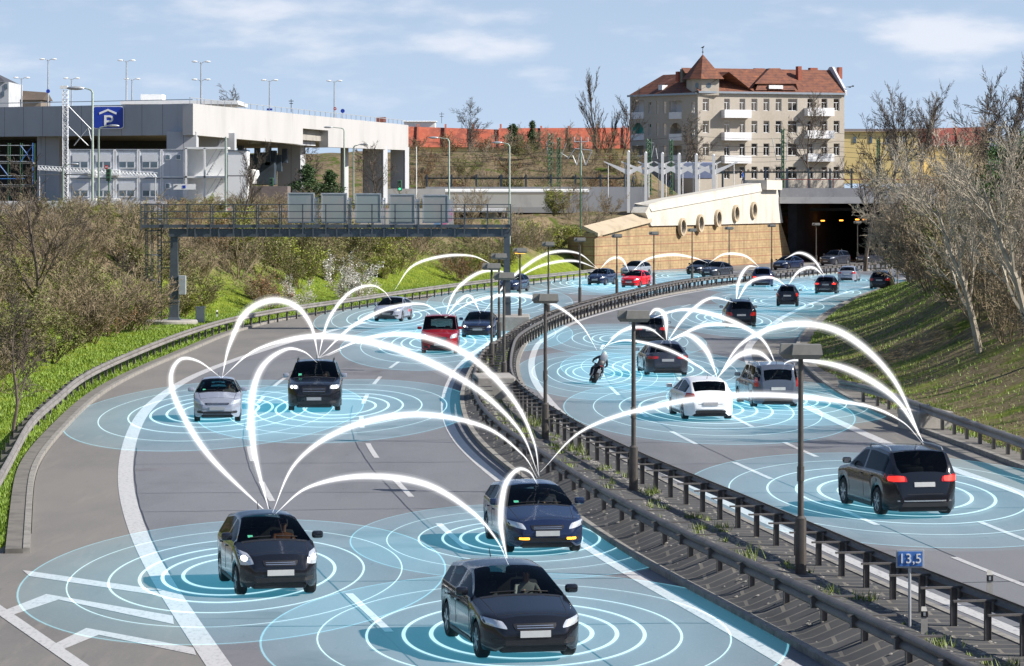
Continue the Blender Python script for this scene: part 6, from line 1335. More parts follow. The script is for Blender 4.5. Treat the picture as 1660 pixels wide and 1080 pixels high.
for k in range(4): q = MB(); q.tube([(-.2+.13*k, .1*(k % 2), .5), (-.2+.13*k, .1*(k % 2), .75)], .018, 6); q.build('bolt', STEEL, o)
# roadside cabinet, marker posts, 13,5 sign
x, y, z = P(324, 527, 188); mb = MB(); a = P(317, 527, 188); b = P(331, 498, 188); root = thing('roadside_cabinet', 'tall narrow grey cabinet on the verge right of the gantry column', 'cabinet', (a.x, 188, a.z-.2)); mb.cbox(0, 0, 0, b.x-a.x, .4, b.z-a.z+.15, .02); mb.build('body', GALV, root); mb = MB(); mb.cbox(-.03, -.03, b.z-a.z+.15, b.x-a.x+.03, .43, b.z-a.z+.22, .02); mb.build('lid', GALV, root)
def delineator(px, py, lab, yt, m=WHITE):
    x, y, _ = G(px, py, .1); h = CH-(yt-HY)*y/F-.1; root = thing('delineator_post', lab, 'marker post', (x, y, .1)); mb = MB(); mb.hull3([(-.06, -.05, 0), (.06, -.05, 0), (.05, .06, 0), (-.05, .06, 0)], [(-.055, -.045, h-.08), (.055, -.045, h-.08), (.04, .05, h), (-.04, .05, h)]); mb.build('post', m, root); mb = MB(); mb.box(-.062, -.056, h*.66, .062, -.047, h*.86); bb = mb.build('black_band', BLK, root); mb = MB(); mb.box(-.02, -.062, h*.70, .02, -.056, h*.82); mb.build('reflector', GALV, bb)
delineator(1498, 1030, 'grey marker post at the foot of the blue number sign', 984, mat('grey_plastic', (.35, .34, .31), .6, 0, .1, 8.)); delineator(1604, 975, 'short grey post standing on the far median rail at the right', 925, MATS['grey_plastic']); delineator(352, 521, 'small white marker post on the verge right of the cabinet', 503)
x, y, _ = G(1475, 1020, .1); root = thing('distance_sign', 'small blue distance sign reading 13,5 on a thin post on the median', 'sign', (x, y, .1)); h = CH-(918-HY)*y/F-.1; w_ = 20*y/F; hh = 24*y/F
mb = MB(); mb.tube([(0, .03, -.1), (0, .03, h+hh*.9)], .028, 8); mb.build('post', GALV, root); mb = MB(); mb.cbox(-w_-.03, -.02, h-.03, w_+.03, .0, h+hh+.03, .01); mb.build('rim', GALV, root); mb = MB(); mb.cbox(-w_, -.035, h, w_, -.02, h+hh, .005); pn = mb.build('panel', mat('faded_sign_blue', (.05, .16, .46), .5, 0, .1, 6.), root)
t_ = text('13,5', x, y-.038, .1+h+hh*.5, hh*.92, WHITE, 'digits', None); t_.parent = pn; t_.location = (0, -.04, h+hh*.5); t_.matrix_parent_inverse = Matrix()
# ================================================================== BUILDINGS
TILE = layered('red_brown_roof_tile', (.20, .075, .04), [((.10, .04, .03), 1.2, .45, .62, (1, 1, 1), .8), ((.36, .125, .05), .6, .58, .70, (1, 1, 1), .8)], .8)
addseams(TILE, 2, .22, (.07, .03, .025))
PLAST = layered('old_beige_plaster', (.44, .395, .335), [((.40, .35, .285), .25, .46, .62, (1, 1, .7), .8), ((.33, .29, .24), .8, .60, .74, (2, 2, .25), .6), ((.50, .45, .385), 3, .5, .7, O1, .5)], .9)
BRK = mat('chimney_brick', (.30, .09, .055), .85, 0, .2, 3.); BALW = mat('balcony_white', (.74, .74, .75), .6, 0, .06, 1.); TURQ = mat('turquoise_plaster', (.05, .45, .42), .8); CURT = mat('pale_curtain', (.45, .5, .5), .9, 0, .15, 3.); ZINC = mat('zinc_gutter', (.30, .34, .38), .4, .4, .1, 2.)
Z = lambda zx, zy: (1000+zx/4, 60+zy/4)     # enlarged view -> photo pixels
p0 = P(1000+525/4, 0, 500); HB = thing('old_apartment_house', 'big old beige apartment house with red tiled roof, corner turret and white balconies', 'house', (p0.x, 500, 9))
mainp = Plane((p0.x, 500), (p0.x+21.5, 508.5))
endp = (1000+1475/4, 0); ue = mainp.uz(endp[0], 200)[0]
zg = 7.6; ze = mainp.uz(*Z(1000, 360))[1]
def wall_with_holes(pl_, u0, u1, z0, z1, holes, d, th, m, name):
    """front skin made of rectangles around the holes, so every opening is real"""
    us = sorted({u0, u1}|{h[0] for h in holes}|{h[2] for h in holes}); zs = sorted({z0, z1}|{h[1] for h in holes}|{h[3] for h in holes}); mb = MB(); idx = {}
    inh = lambda u, z: any(h[0] < u < h[2] and h[1] < z < h[3] for h in holes)
    vs = []; fs = []
    def v(i, j):
        if (i, j) not in idx: idx[(i, j)] = len(vs); vs.append(pl_.w(us[i], zs[j], d))
        return idx[(i, j)]
    for i in range(len(us)-1):
        for j in range(len(zs)-1):
            if not inh((us[i]+us[i+1])/2, (zs[j]+zs[j+1])/2): fs.append((v(i, j), v(i+1, j), v(i+1, j+1), v(i, j+1)))
    mb.add(vs, fs)
    for h in holes:   # reveals
        a = [pl_.w(h[0], h[1], d), pl_.w(h[2], h[1], d), pl_.w(h[2], h[3], d), pl_.w(h[0], h[3], d)]; b = [pl_.w(h[0], h[1], d-th), pl_.w(h[2], h[1], d-th), pl_.w(h[2], h[3], d-th), pl_.w(h[0], h[3], d-th)]
        mb.add(a+b, [(i, (i+1) % 4, 4+(i+1) % 4, 4+i) for i in range(4)])
    return at0(mb.build(name, m), HB)
rng_ = random.Random(3)
def window(pl_, h, d, th, wide=False):
    mb = MB(); u0, z0, u1, z1 = h; f = .07
    D0_, D1_ = d-th, d-th+.06
    for (a, b, c_, e) in ((u0, z0, u0+f, z1), (u1-f, z0, u1, z1), (u0+f, z0, u1-f, z0+f), (u0+f, z1-f, u1-f, z1), (u0+f, z0+(z1-z0)*.66, u1-f, z0+(z1-z0)*.66+f)): pl_.rect(mb, a, b, c_, e, D0_, D1_)
    pl_.rect(mb, (u0+u1)/2-.035, z0+f, (u0+u1)/2+.035, z0+(z1-z0)*.66, D0_, D1_)
    o = at0(mb.build('window', WINF), HB)
    g = MB(); pl_.rect(g, u0+f, z0+f, u1-f, z1-f, D0_-.02, D0_+.02); q = at0(g.build('pane', WGL), HB); q.parent = o; q.matrix_parent_inverse = Matrix.Translation(-HB.location)
    if rng_.random() < .55:
        g = MB(); t = rng_.choice((.35, .66, 1)); pl_.rect(g, u0+f, z1-f-(z1-z0)*t*.8, (u0+u1)/2 if rng_.random() < .5 else u1-f, z1-f, D0_+.02, D0_+.035); q = at0(g.build('curtain', CURT), HB); q.parent = o; q.matrix_parent_inverse = Matrix.Translation(-HB.location)
    s = MB(); pl_.rect(s, u0-.08, z0-.1, u1+.08, z0, d, d+.08); q = at0(s.build('sill', ZINC), HB); q.parent = o; q.matrix_parent_inverse = Matrix.Translation(-HB.location)
rows = (440, 583, 730, 880); cols = ((577, 40), (714, 36), (814, 36), (892, 38), (970, 38), (1049, 38), (1140, 60), (1255, 38), (1346, 38), (1425, 38))
holes = []
for r_ in rows:
    for cx_, w_ in cols:
        a = mainp.uz(*Z(cx_-w_/2, r_+39)); b = mainp.uz(*Z(cx_+w_/2, r_-39)); holes.append((a[0], a[1], b[0], b[1]))
wall_with_holes(mainp, 0, ue, zg, ze, holes, 0, .22, PLAST, 'main_wall')
for h in holes: window(mainp, h, 0, .22)
# left wing
q0 = (p0.x, 500); lw = P(1000+85/4, 0, 513); wing = Plane((lw.x, 513), q0); wl_ = wing.len
wh = []
for r_ in (457, 600, 740):
    for cx_, w_, hh_ in ((213, 17, 38), (262, 11, 42), (310, 20, 38), (495, 22, 38)):
        a = wing.uz(*Z(cx_-w_/2, r_+hh_)); b = wing.uz(*Z(cx_+w_/2, r_-hh_)); wh.append((a[0], a[1], b[0], b[1]))
lg = []
for (a_, b_) in ((97, 175), (342, 420)):
    for (t_, bt) in ((412, 492), (556, 632), (705, 770)):
        a = wing.uz(*Z(a_, bt)); b = wing.uz(*Z(b_, t_)); lg.append((a[0], a[1], b[0], b[1]))
wall_with_holes(wing, 0, wl_, zg, wing.uz(*Z(300, 372))[1], wh+lg, 0, .22, PLAST, 'wing_wall')
for h in wh: window(wing, h, 0, .22)
for k, h in enumerate(lg):
    mb = MB(); wing.rect(mb, h[0]-.1, h[1]-.1, h[2]+.1, h[3]+.1, -1.5, -1.4); m_ = TURQ if k == 1 else (BALW if k in (0, 3) else PLAST); wing.rect(mb, h[0]-.1, h[1], h[0], h[3], -1.4, -.22); wing.rect(mb, h[2], h[1], h[2]+.1, h[3], -1.4, -.22); at0(mb.build('loggia', m_), HB)
    if k in (1, 4):   # arched head
        n = 14; c_ = (h[0]+h[2])/2; rw = (h[2]-h[0])/2; zc = h[3]-rw*1.1; pts = [(c_+rw*math.cos(math.pi*i/n), zc+rw*1.1*math.sin(math.pi*i/n)) for i in range(n+1)]
        mb = MB(); vs = [wing.w(u, z, .012) for u, z in pts]+[wing.w(u, h[3], .012) for u, z in pts]; mb.add(vs, [(i, i+1, n+2+i, n+1+i) for i in range(n)]); at0(mb.build('arch', PLAST), HB)
    mb = MB(); c_ = (h[0]+h[2])/2; wing.rect(mb, c_-.1, h[1]+.1, c_+.75, h[3]-.35, -1.4, -1.36); q = at0(mb.build('window', WGL), HB)
    mb = MB(); wing.rect(mb, h[0]-.05, h[1]-1.0, h[2]+.05, h[1]+.08, .0, .12); at0(mb.build('balcony', BALW), HB)
# balconies of the main front
for (a_, b_) in ((676, 850), (1214, 1387)):
    for (t_, bt) in ((474, 520), (620, 666), (770, 815)):
        o_ = -12 if a_ > 1000 else 0; a = mainp.uz(*Z(a_, bt+o_)); b = mainp.uz(*Z(b_, t_+o_)); mb = MB()
        mainp.rect(mb, a[0], a[1]-.12, b[0], a[1]+.02, 0, 1.3); mainp.rect(mb, a[0], a[1]+.02, b[0], b[1], 1.2, 1.3); mainp.rect(mb, a[0], a[1]+.02, a[0]+.1, b[1], 0, 1.2); mainp.rect(mb, b[0]-.1, a[1]+.02, b[0], b[1], 0, 1.2); bo = at0(mb.build('balcony', BALW), HB)
        mb = MB(); 
        for k in range(14): u = a[0]+.3+(b[0]-a[0]-.6)*k/13; c_ = mainp.w(u, b[1]+rng_.uniform(0, .1), 1.15); mb.ball(c_, rng_.uniform(.08, .16), 5)
        q = at0(mb.build('balcony_plants', LEAFB), HB); q.parent = bo; q.matrix_parent_inverse = Matrix.Translation(-HB.location)
# other walls (back and right end), eaves and roof
dep = 11.0
R1_ = mainp.w(ue, 0, 0); R2_ = mainp.w(ue, 0, -dep); L0_ = wing.w(0, 0, 0); L2_ = L0_+Vector((4., 9.5, 0))
mb = MB()
def vwall(a, b, z0, z1): mb.add([(a.x, a.y, z0), (b.x, b.y, z0), (b.x, b.y, z1), (a.x, a.y, z1)], [(0, 1, 2, 3)])
vwall(R1_, R2_, zg, ze); vwall(R2_, L2_, zg, ze); vwall(L2_, L0_, zg, ze); at0(mb.build('rear_wall', PLAST), HB)
fw = Plane((R1_.x+.2, R1_.y), (R2_.x+.2, R2_.y)); zrg = mainp.uz(*Z(1300, 214), -5)[1]
mb = MB(); a = mainp.w(ue, 0, .2); pr = [(.25, ze-.3), (-dep, ze-.3), (-dep, ze+.5), (-5.2, zrg+.5), (-4.2, zrg+.5), (.25, ze+.4)]
mb.hull3([mainp.w(ue, z, d) for d, z in pr], [mainp.w(ue+.35, z, d) for d, z in pr]); at0(mb.build('fire_wall', mat('pale_fire_wall', (.55, .56, .58), .8)), HB)
zw = wing.uz(*Z(300, 372))[1]
mb = MB()
def roofq(a, b, c, d): mb.add([a, b, c, d], [(0, 1, 2, 3)])
ov = .35
e0 = mainp.w(0, ze, ov); e1 = mainp.w(ue, ze, ov); rg0 = mainp.w(-.5, zrg, -5); rg1 = mainp.w(ue, zrg, -5); bk1 = mainp.w(ue, ze, -dep); 
w0 = wing.w(0, zw, ov); zrw = wing.uz(*Z(300, 246), -4.5)[1]; w1 = wing.w(wl_, zw, ov); rw0 = wing.w(2.9, zrw, -4.5); rw1 = wing.w(wl_+2.2, zrw, -4.5)
roofq(e0, e1, rg1, rg0); roofq(rg0, rg1, bk1, mainp.w(2, ze, -dep)); roofq(w0, w1, rw1, rw0); mb.add([w0, rw0, wing.w(0, zw, -9.5)], [(0, 1, 2)]); roofq(rw0, rw1, wing.w(wl_+3, zw, -9.5), wing.w(0, zw, -9.5))
at0(mb.build('roof', TILE), HB); RF = bpy.data.objects['roof'] if 'roof' in bpy.data.objects else None
mb = MB(); mainp.rect(mb, 0, ze-.25, ue, ze+.06, 0, ov+.1); wing.rect(mb, -.2, zw-.25, wl_, zw+.06, 0, ov+.1); at0(mb.build('gutter', ZINC), HB)
# gable dormer (hipped) on the main roof
def Mz(zx, zy, d): u, z = mainp.uz(*Z(zx, zy), d); return mainp.w(u, z, d)
mb = MB(); A_ = Mz(862, 345, .3); B_ = Mz(1175, 345, .3); C_ = Mz(1058, 203, -3.2); E_ = Mz(992, 203, -3.2); b1 = Mz(900, 300, -1.0); b2 = Mz(1160, 300, -1.0)
mb.add([Mz(900, 345, .25), Mz(1172, 345, .25), Mz(1158, 300, -.3), Mz(915, 300, -.3)], [(0, 1, 2, 3)]); mb.add([Mz(895, 303, .15), Mz(1162, 303, .15), C_, E_], [(0, 1, 2, 3)]); rr_ = mainp.w(mainp.uz(*Z(1025, 203), -3.2)[0], C_.z, -8)
mb.add([Mz(895, 303, .15), E_, rr_, A_], [(0, 1, 2, 3)]); mb.add([Mz(1162, 303, .15), C_, rr_, B_], [(0, 1, 2, 3)]); at0(mb.build('gable', TILE), HB)
mb = MB(); u0, z0 = mainp.uz(*Z(985, 336), .3); u1, z1_ = mainp.uz(*Z(1075, 314), .3); mainp.rect(mb, u0, z0, u1, z1_, -.5, .42); dw = at0(mb.build('dormer_window', WINF), HB); mb = MB()
for k in range(4): uu = u0+.08+(u1-u0-.1)*k/4; mainp.rect(mb, uu, z0+.08, uu+(u1-u0)/4-.1, z1_-.08, .42, .44)
q = at0(mb.build('pane', WGL), HB); q.parent = dw; q.matrix_parent_inverse = Matrix.Translation(-HB.location)
mb = MB(); wing_u, wing_z = wing.uz(*Z(275, 345), -.8); wing.rect(mb, wing_u, wing_z, wing_u+.95, wing_z+.85, -3, -.6); dw = at0(mb.build('dormer_window', WINF), HB); mb = MB(); wing.rect(mb, wing_u+.08, wing_z+.12, wing_u+.42, wing_z+.7, -.6, -.57); wing.rect(mb, wing_u+.5, wing_z+.12, wing_u+.87, wing_z+.7, -.6, -.57); q = at0(mb.build('pane', WGL), HB); q.parent = dw; q.matrix_parent_inverse = Matrix.Translation(-HB.location)
mb = MB(); mb.add([wing.w(wing_u-.1, wing_z+.85, -.5), wing.w(wing_u+1.1, wing_z+.9, -.5), wing.w(wing_u+2.6, wing_z+2.3, -3.2), wing.w(wing_u+1.4, wing_z+2.2, -3.2)], [(0, 1, 2, 3)]); at0(mb.build('dormer_roof', TILE), HB)
# turret
tcx = P(*Z(560, 0), 501); tc2 = (tcx.x, 502.2); zt0 = P(*Z(578, 365), 500).z; zt1 = P(*Z(578, 272), 500).z; zt2 = P(*Z(578, 112), 502).z; hw = 2.0
mb = MB(); an0 = math.atan2(mainp.d.y, mainp.d.x); M_ = Matrix.Translation((tc2[0], tc2[1], 0)) @ Matrix.Rotation(an0-R(6), 4, 'Z'); mb.M = M_; oc = [(hw*x, hw*y) for x, y in ((-1, -.45), (-.45, -1), (1, -1), (1, 1), (-1, 1))]
mb.prism(oc, zt0-.3, zt1); at0(mb.build('turret', PLAST, fix=True), HB)
mb = MB(); mb.M = M_; big = [(x*1.32, y*1.32) for x, y in oc]; mid = [(x*.62, y*.62) for x, y in oc]; n = 5
mb.add([(x, y, zt1) for x, y in big]+[(x*.86, y*.86, zt1+(zt2-zt1)*.34) for x, y in oc]+[(0, 0, zt2)], [(i, (i+1) % n, n+(i+1) % n, n+i) for i in range(n)]+[(n+i, n+(i+1) % n, 2*n) for i in range(n)]+[tuple(range(n))[::-1]]); at0(mb.build('turret_roof', TILE), HB)
for (ax, ay) in ((0.3, -1.0),):
    for (cxx, s_) in ((.28, 1),):
        mb = MB(); mb.M = M_; mb.lathe([(.001, -hw-.03), (.42, -hw-.03), (.42, -hw)], 18, 'Y', (cxx, 0, (zt0+zt1)/2+.1)); wv = at0(mb.build('oval_window', WGL), HB); 
mb = MB(); mb.M = M_; c_ = Vector((-1.48, -1.48, (zt0+zt1)/2+.1)); nrm = Vector((-1, -1, 0)).normalized(); tt = Vector((1, -1, 0)).normalized(); mb.add([c_+nrm*.03+tt*.28*math.cos(a)+Vector((0, 0, .45*math.sin(a))) for a in np.linspace(0, 6.283, 17)[:-1]], [tuple(range(16))]); at0(mb.build('oval_window', WGL), HB)
mb = MB(); mb.tube([(tc2[0], tc2[1], zt2-.2), (tc2[0], tc2[1], zt2+1.1)], .05, 6); mb.ball((tc2[0], tc2[1], zt2+.35), .14, 8); mb.hull3([(tc2[0]-.35, tc2[1], zt2+1.0), (tc2[0]+.1, tc2[1], zt2+.95), (tc2[0]+.3, tc2[1], zt2+1.35), (tc2[0]-.1, tc2[1], zt2+1.15)], [(tc2[0]-.35, tc2[1]+.05, zt2+1.0), (tc2[0]+.1, tc2[1]+.05, zt2+.95), (tc2[0]+.3, tc2[1]+.05, zt2+1.35), (tc2[0]-.1, tc2[1]+.05, zt2+1.15)]); at0(mb.build('weather_vane', BLK), HB)
for (x0, x1, y0, y1, d) in ((758, 784, 205, 235, -5), (800, 845, 206, 230, -5.5), (898, 960, 203, 235, -5.5), (1176, 1199, 190, 280, -2.5), (1256, 1303, 200, 222, -5.5), (1441, 1462, 196, 240, -5), (425, 480, 208, 262, -5), (396, 424, 224, 255, -6)):
    u0, z1_ = mainp.uz(*Z(x0, y0), d); u1, z0 = mainp.uz(*Z(x1, y1), d); mb = MB(); mainp.rect(mb, u0, z0-.8, u1, z1_, d-.9, d); ch = at0(mb.build('chimney', BRK if x0 != 425 else mat('grey_chimney', (.2, .18, .15), .9)), HB)
mb = MB(); a = mainp.w(ue+.3, mainp.uz(*Z(1470, 325))[1], 0); mb.bar(a, a+Vector((1.0, 0, .1)), .08); mb.cbox(a.x+.4, a.y-.2, a.z-.1, a.x+.8, a.y+.1, a.z+.1, .03); mb.cbox(a.x+.9, a.y-.2, a.z+.05, a.x+1.25, a.y+.1, a.z+.25, .03); at0(mb.build('wall_floodlight', BLK), HB)
# ---- red roofed rows behind
def rowhouse(label, x0, x1, yr0, yr1, ye, yb, D, wallm, roofm, chim, deep=9, name='row_house'):
    a = P(x0, ye, D); b = P(x1, ye, D); zr0 = P(x0, yr0, D+deep/2).z; zr1 = P(x1, yr1, D+deep/2).z; zb2 = P(x0, yb, D).z; root = thing(name, label, 'house', (a.x, D, zb2))
    mb = MB(); mb.box(a.x, D, zb2-4, b.x, D+deep, a.z); at0(mb.build('wall', wallm), root)
    mb = MB(); mb.add([(a.x-.3, D-.4, a.z-.1), (b.x+.3, D-.4, a.z-.1), (b.x+.3, D+deep/2, zr1), (a.x-.3, D+deep/2, zr0), (a.x-.3, D+deep+.4, a.z), (b.x+.3, D+deep+.4, a.z)], [(0, 1, 2, 3), (3, 2, 5, 4), (0, 3, 4), (1, 5, 2)]); ro = at0(mb.build('roof', roofm), root)
    for (cx0, cx1, cy0, cy1) in chim:
        mb = MB(); px_box(mb, cx0, cy0, cx1, cy1+6, D+deep/2-1.5, 1.6); q = at0(mb.build('chimney', BRK), root); q.parent = ro; q.matrix_parent_inverse = Matrix.Translation(-root.location)
    r_ = random.Random(int(x0)); 
    if name == 'yellow_house':
        for px in (1383, 1409, 1437, 1463):
            mb = MB(); px_box(mb, px, 222, px+5, 232, D-.1, .12); q = at0(mb.build('window', WGL), root)
    if name == 'row_house' and D > 500:
        for k in range(int((x1-x0)/16)):
            px = x0+8+k*16+r_.uniform(-4, 4); f = r_.uniform(.25, .7); py = ye+(yr0-ye)*f; dd = D+deep/2*f-.4; mb = MB(); px_box(mb, px, py-1.6, px+r_.choice((2, 3, 5)), py+1.4, dd-.5, .8); q = at0(mb.build('roof_window', WGL if r_.random() < .5 else ZINC), root); q.parent = ro; q.matrix_parent_inverse = Matrix.Translation(-root.location)
        for k in range(int((x1-x0)/45)+1):
            px = x0+20+k*45; mb = MB(); a2 = P(px, ye, D); mb.hull3([(a2.x, D-.6, a2.z-.1), (a2.x+.35, D-.6, a2.z-.1), (a2.x+.35, D-.6, a2.z+.35), (a2.x, D-.6, a2.z+.35)], [(a2.x, D+deep/2, zr0-.1), (a2.x+.35, D+deep/2, zr0-.1), (a2.x+.35, D+deep/2, zr0+.45), (a2.x, D+deep/2, zr0+.45)]); q = at0(mb.build('fire_wall', BRK), root)
    return root
RT = layered('red_tile', (.40, .095, .05), [((.22, .06, .04), .35, .48, .60, O1, .8), ((.50, .16, .09), 1.2, .5, .66, O1, .7)], .8); YEL = layered('yellow_plaster', (.80, .62, .27), [((.70, .53, .22), .5, .48, .64, O1, .6)], .85)
RT2 = layered('dark_red_tile', (.26, .07, .05), [((.17, .05, .04), .5, .48, .64, O1, .7)], .85)
rowhouse('bright red roofed house row right of the white deck end, partly behind trees', 655, 832, 205, 211, 238, 262, 600, YEL, RT, [(692, 697, 210, 222), (727, 731, 212, 222), (792, 797, 203, 212), (826, 829, 208, 214)])
rowhouse('long dull red roof left of the big old house with a row of chimneys', 811, 1030, 208, 207, 240, 262, 590, YEL, RT, [(857, 865, 206, 214), (922, 930, 205, 222), (830, 840, 208, 212), (895, 902, 206, 210), (961, 968, 205, 210), (991, 998, 204, 216)])
rowhouse('yellow plastered block with dark roof edge right of the big old house', 1366, 1488, 209, 209, 213, 262, 585, YEL, mat('dark_roof', (.12, .10, .10), .8), [(1392, 1397, 207, 212), (1414, 1419, 207, 212), (1467, 1470, 205, 212)], name='yellow_house')
rowhouse('dull red roof behind the bare trees at the right', 1488, 1600, 209, 206, 236, 262, 590, YEL, RT2, [(1495, 1502, 205, 213), (1522, 1528, 207, 213), (1542, 1546, 206, 216), (1560, 1568, 205, 212)])
root = rowhouse('white penthouse block with flat top on the roofs right of the parking deck', 655, 705, 196, 196, 196.5, 215, 620, WHITE, WHITE, [(653, 656, 187, 198), (662, 668, 196, 200)], name='penthouse')
# church-like building at the far left edge
root = thing('corner_house', 'grey and white corner house with dark mansard roof at the far left edge', 'house', tuple(P(-20, 170, 420)))
mb = MB(); px_box(mb, -60, 133, 14, 180, 420, 12); at0(mb.build('wall', layered('corner_house_plaster', (.46, .48, .50), [((.36, .38, .40), .4, .45, .6, O1, .7)])), root)
a = P(-60, 133, 420); b = P(9, 133, 420); t = P(2, 119, 424); mb = MB(); mb.add([(a.x, 419.6, a.z), (b.x, 419.6, b.z), (t.x-.6, 424, t.z), (a.x, 424, t.z), (b.x+.2, 432, b.z)], [(0, 1, 2, 3), (1, 4, 2)]); at0(mb.build('roof', mat('slate', (.06, .06, .07), .7)), root)
for (x, y) in ((-6, 150), (3, 152), (8, 140), (-14, 150)):
    mb = MB(); px_box(mb, x, y-4, x+4, y+4, 419.9, .1); at0(mb.build('window', WGL), root)
root = rowhouse('brown roofed house with tall brick chimneys behind the deck at the left', 14, 66, 146, 150, 161, 175, 430, mat('brown_wall', (.2, .17, .14), .8), mat('brown_roof', (.10, .075, .055), .8), [(35, 39, 142, 152), (49, 54, 143, 158), (62, 64, 153, 164), (68, 70, 154, 162)])
# antennas
for (px, y0, y1, D, lab) in ((472, 161, 182, 380, 'thin rooftop aerial above the white deck side'), (716, 182, 200, 600, 'thin rooftop aerial above the red roofs')):
    root = thing('aerial', lab, 'aerial', tuple(P(px, y1, D))); wires('rods', BLK, [(P(px, y1, D), P(px, y0, D)), (P(px-4, y0+3, D), P(px+4, y0+3, D)), (P(px-3, y0+7, D), P(px+3, y0+7, D))], .04, root)
mb = MB(); px_box(mb, 610, 190, 625, 198, 396, 2); tag(mb.build('brick_chimney', BRK), 'squat brick chimney stack on the far end of the white deck side', 'chimney')
# ================================================================== VEGETATION
def branches(rng, H, r0, lv, spread=.55, n1=9, trunk_frac=.3, curve=.12, droop=0., multi=1, tip=.006, nch=(9, 6, 6, 5), lenf=.5, twist=.25, base_spread=.12, lean=(0, 0), cone=True):
    mb = MB(); tips = []
    V = mb.v; Fc = mb.f
    def seg(p, q, r1, r2, n):
        d = (q-p); l = d.length
        if l < 1e-4: return
        d /= l; u = Vector((0, 0, 1)) if abs(d.z) < .9 else Vector((1, 0, 0)); a = d.cross(u).normalized(); b = d.cross(a); k0 = len(V)
        for c, r in ((p, r1), (q, r2)):
            for k in range(n): t = 6.2832*k/n; w = a*(math.cos(t)*r)+b*(math.sin(t)*r); V.append((c.x+w.x, c.y+w.y, c.z+w.z))
        for k in range(n): Fc.append((k0+k, k0+(k+1) % n, k0+n+(k+1) % n, k0+n+k))
    def grow(p, d, L_, r, l):
        ns = max(2, 6-l) if l < lv else 1; sides = 6 if l == 0 else 4 if l == 1 else 3; pts = [p]; q = p; dd = d.copy(); st = L_/ns
        for i in range(ns):
            dd = (dd+Vector((rng.gauss(0, curve), rng.gauss(0, curve), rng.gauss(0, curve)*.6+(.05 if l > 0 else .02)-droop*l))).normalized(); q2 = q+dd*st
            ra = r*(1-.75*i/ns); rb = max(tip, r*(1-.75*(i+1)/ns)); seg(q, q2, ra, rb, sides); q = q2; pts.append(q)
        if l >= lv: tips.append((pts[-1], dd)); return
        k = nch[min(l, len(nch)-1)]
        for c in range(k):
            t = (trunk_frac if l == 0 else .2)+(1-(trunk_frac if l == 0 else .2))*(c+rng.random())/k; t = min(.99, t); i = min(int(t*ns), ns-1); f = t*ns-i; b = pts[i].lerp(pts[i+1], f)
            loc = (pts[i+1]-pts[i]).normalized(); az = rng.uniform(0, 6.28); u = Vector((0, 0, 1)) if abs(loc.z) < .9 else Vector((1, 0, 0)); a1 = loc.cross(u).normalized(); b1 = loc.cross(a1)
            sp_ = rng.uniform(.55, 1.25)*spread; nd = (loc*math.cos(sp_)+(a1*math.cos(az)+b1*math.sin(az))*math.sin(sp_)).normalized()
            grow(b, nd, L_*lenf*rng.uniform(.65, 1.15)*(1.15-.5*t if l == 0 else 1), max(tip, r*(1-.7*t)*.55), l+1)
        tips.append((pts[-1], dd))
    for m_ in range(multi):
        az = rng.uniform(0, 6.28); s = base_spread*rng.uniform(.4, 1.4) if multi > 1 else base_spread*.3
        d = Vector((math.cos(az)*s+lean[0], math.sin(az)*s+lean[1], 1)).normalized(); o = Vector((math.cos(az)*.15*(multi > 1)*rng.random(), math.sin(az)*.15*(multi > 1)*rng.random(), -.3))
        grow(o, d, H*(rng.uniform(.7, 1.05) if multi > 1 else 1), r0*(rng.uniform(.6, 1) if multi > 1 else 1), 0)
    return mb, tips
def leaves(rng, tips, per, size, spread, frac=1.0, zmax=None):
    mb = MB(); V = mb.v; Fc = mb.f
    for p, d in tips:
        if rng.random() > frac: continue
        for _ in range(per):
            c = p-d*rng.uniform(0, spread*2)+Vector((rng.gauss(0, spread), rng.gauss(0, spread), rng.gauss(0, spread))); a = rng.uniform(0, 6.28); e = rng.uniform(-1, 1); u = Vector((math.cos(a), math.sin(a), e)).normalized()*size*rng.uniform(.6, 1.3); w = u.cross(Vector((rng.gauss(0, 1), rng.gauss(0, 1), rng.gauss(0, 1))).normalized())*.7; k = len(V)
            V += [tuple(c-u), tuple(c+w*.8), tuple(c+u), tuple(c-w*.8)]; Fc.append((k, k+1, k+2, k+3))
    mb.m = [0]*len(Fc); return mb
def plant(name, wood, woodm, leaf=None, leafm=None, wn='stems', ln='leaves', leaf2=None, leaf2m=None, ln2='blossom'):
    wood.m = [0]*len(wood.f); d = dict(name=name, parts=[(wn, wood.mesh(wn, woodm))])
    if leaf and leaf.f: d['parts'].append((ln, leaf.mesh(ln, leafm)))
    if leaf2 and leaf2.f: d['parts'].append((ln2, leaf2.mesh(ln2, leaf2m)))
    return d
def place(pr, label, cat, x, y, z=None, rz=0, s=1., group=None, name=None, sz=None):
    root = thing(name or pr['name'], label, cat, (x, y, hz(x, y)-.05 if z is None else z), rz, group); root.scale = (s, s, sz or s)
    for nm, me in pr['parts']: o = bpy.data.objects.new(nm, me); COL.objects.link(o); o.parent = root
    return root
rg = random.Random(11)
def shrub(seed, H, leafy, lm=LEAF, wm=TWIG, multi=7, nch=(8, 6, 5), tip=.008, frac=.6, size=.06, blos=False, r0=.035, sp=.62, per=3):
    r = random.Random(seed); w, t = branches(r, H, r0, 3, sp, trunk_frac=.12, curve=.10, multi=multi, tip=tip, nch=nch, lenf=.42, base_spread=.55)
    lf = leaves(r, t, per, size, .10, frac*leafy) if leafy else None
    b = leaves(r, t, 4, .055, .12, .5) if blos else None
    return plant('shrub', w, wm, lf, lm, leaf2=b, leaf2m=BLOS)
SH_BARE = [shrub(s, H, 0) for s, H in ((1, 3.4), (2, 2.8), (3, 3.8))]
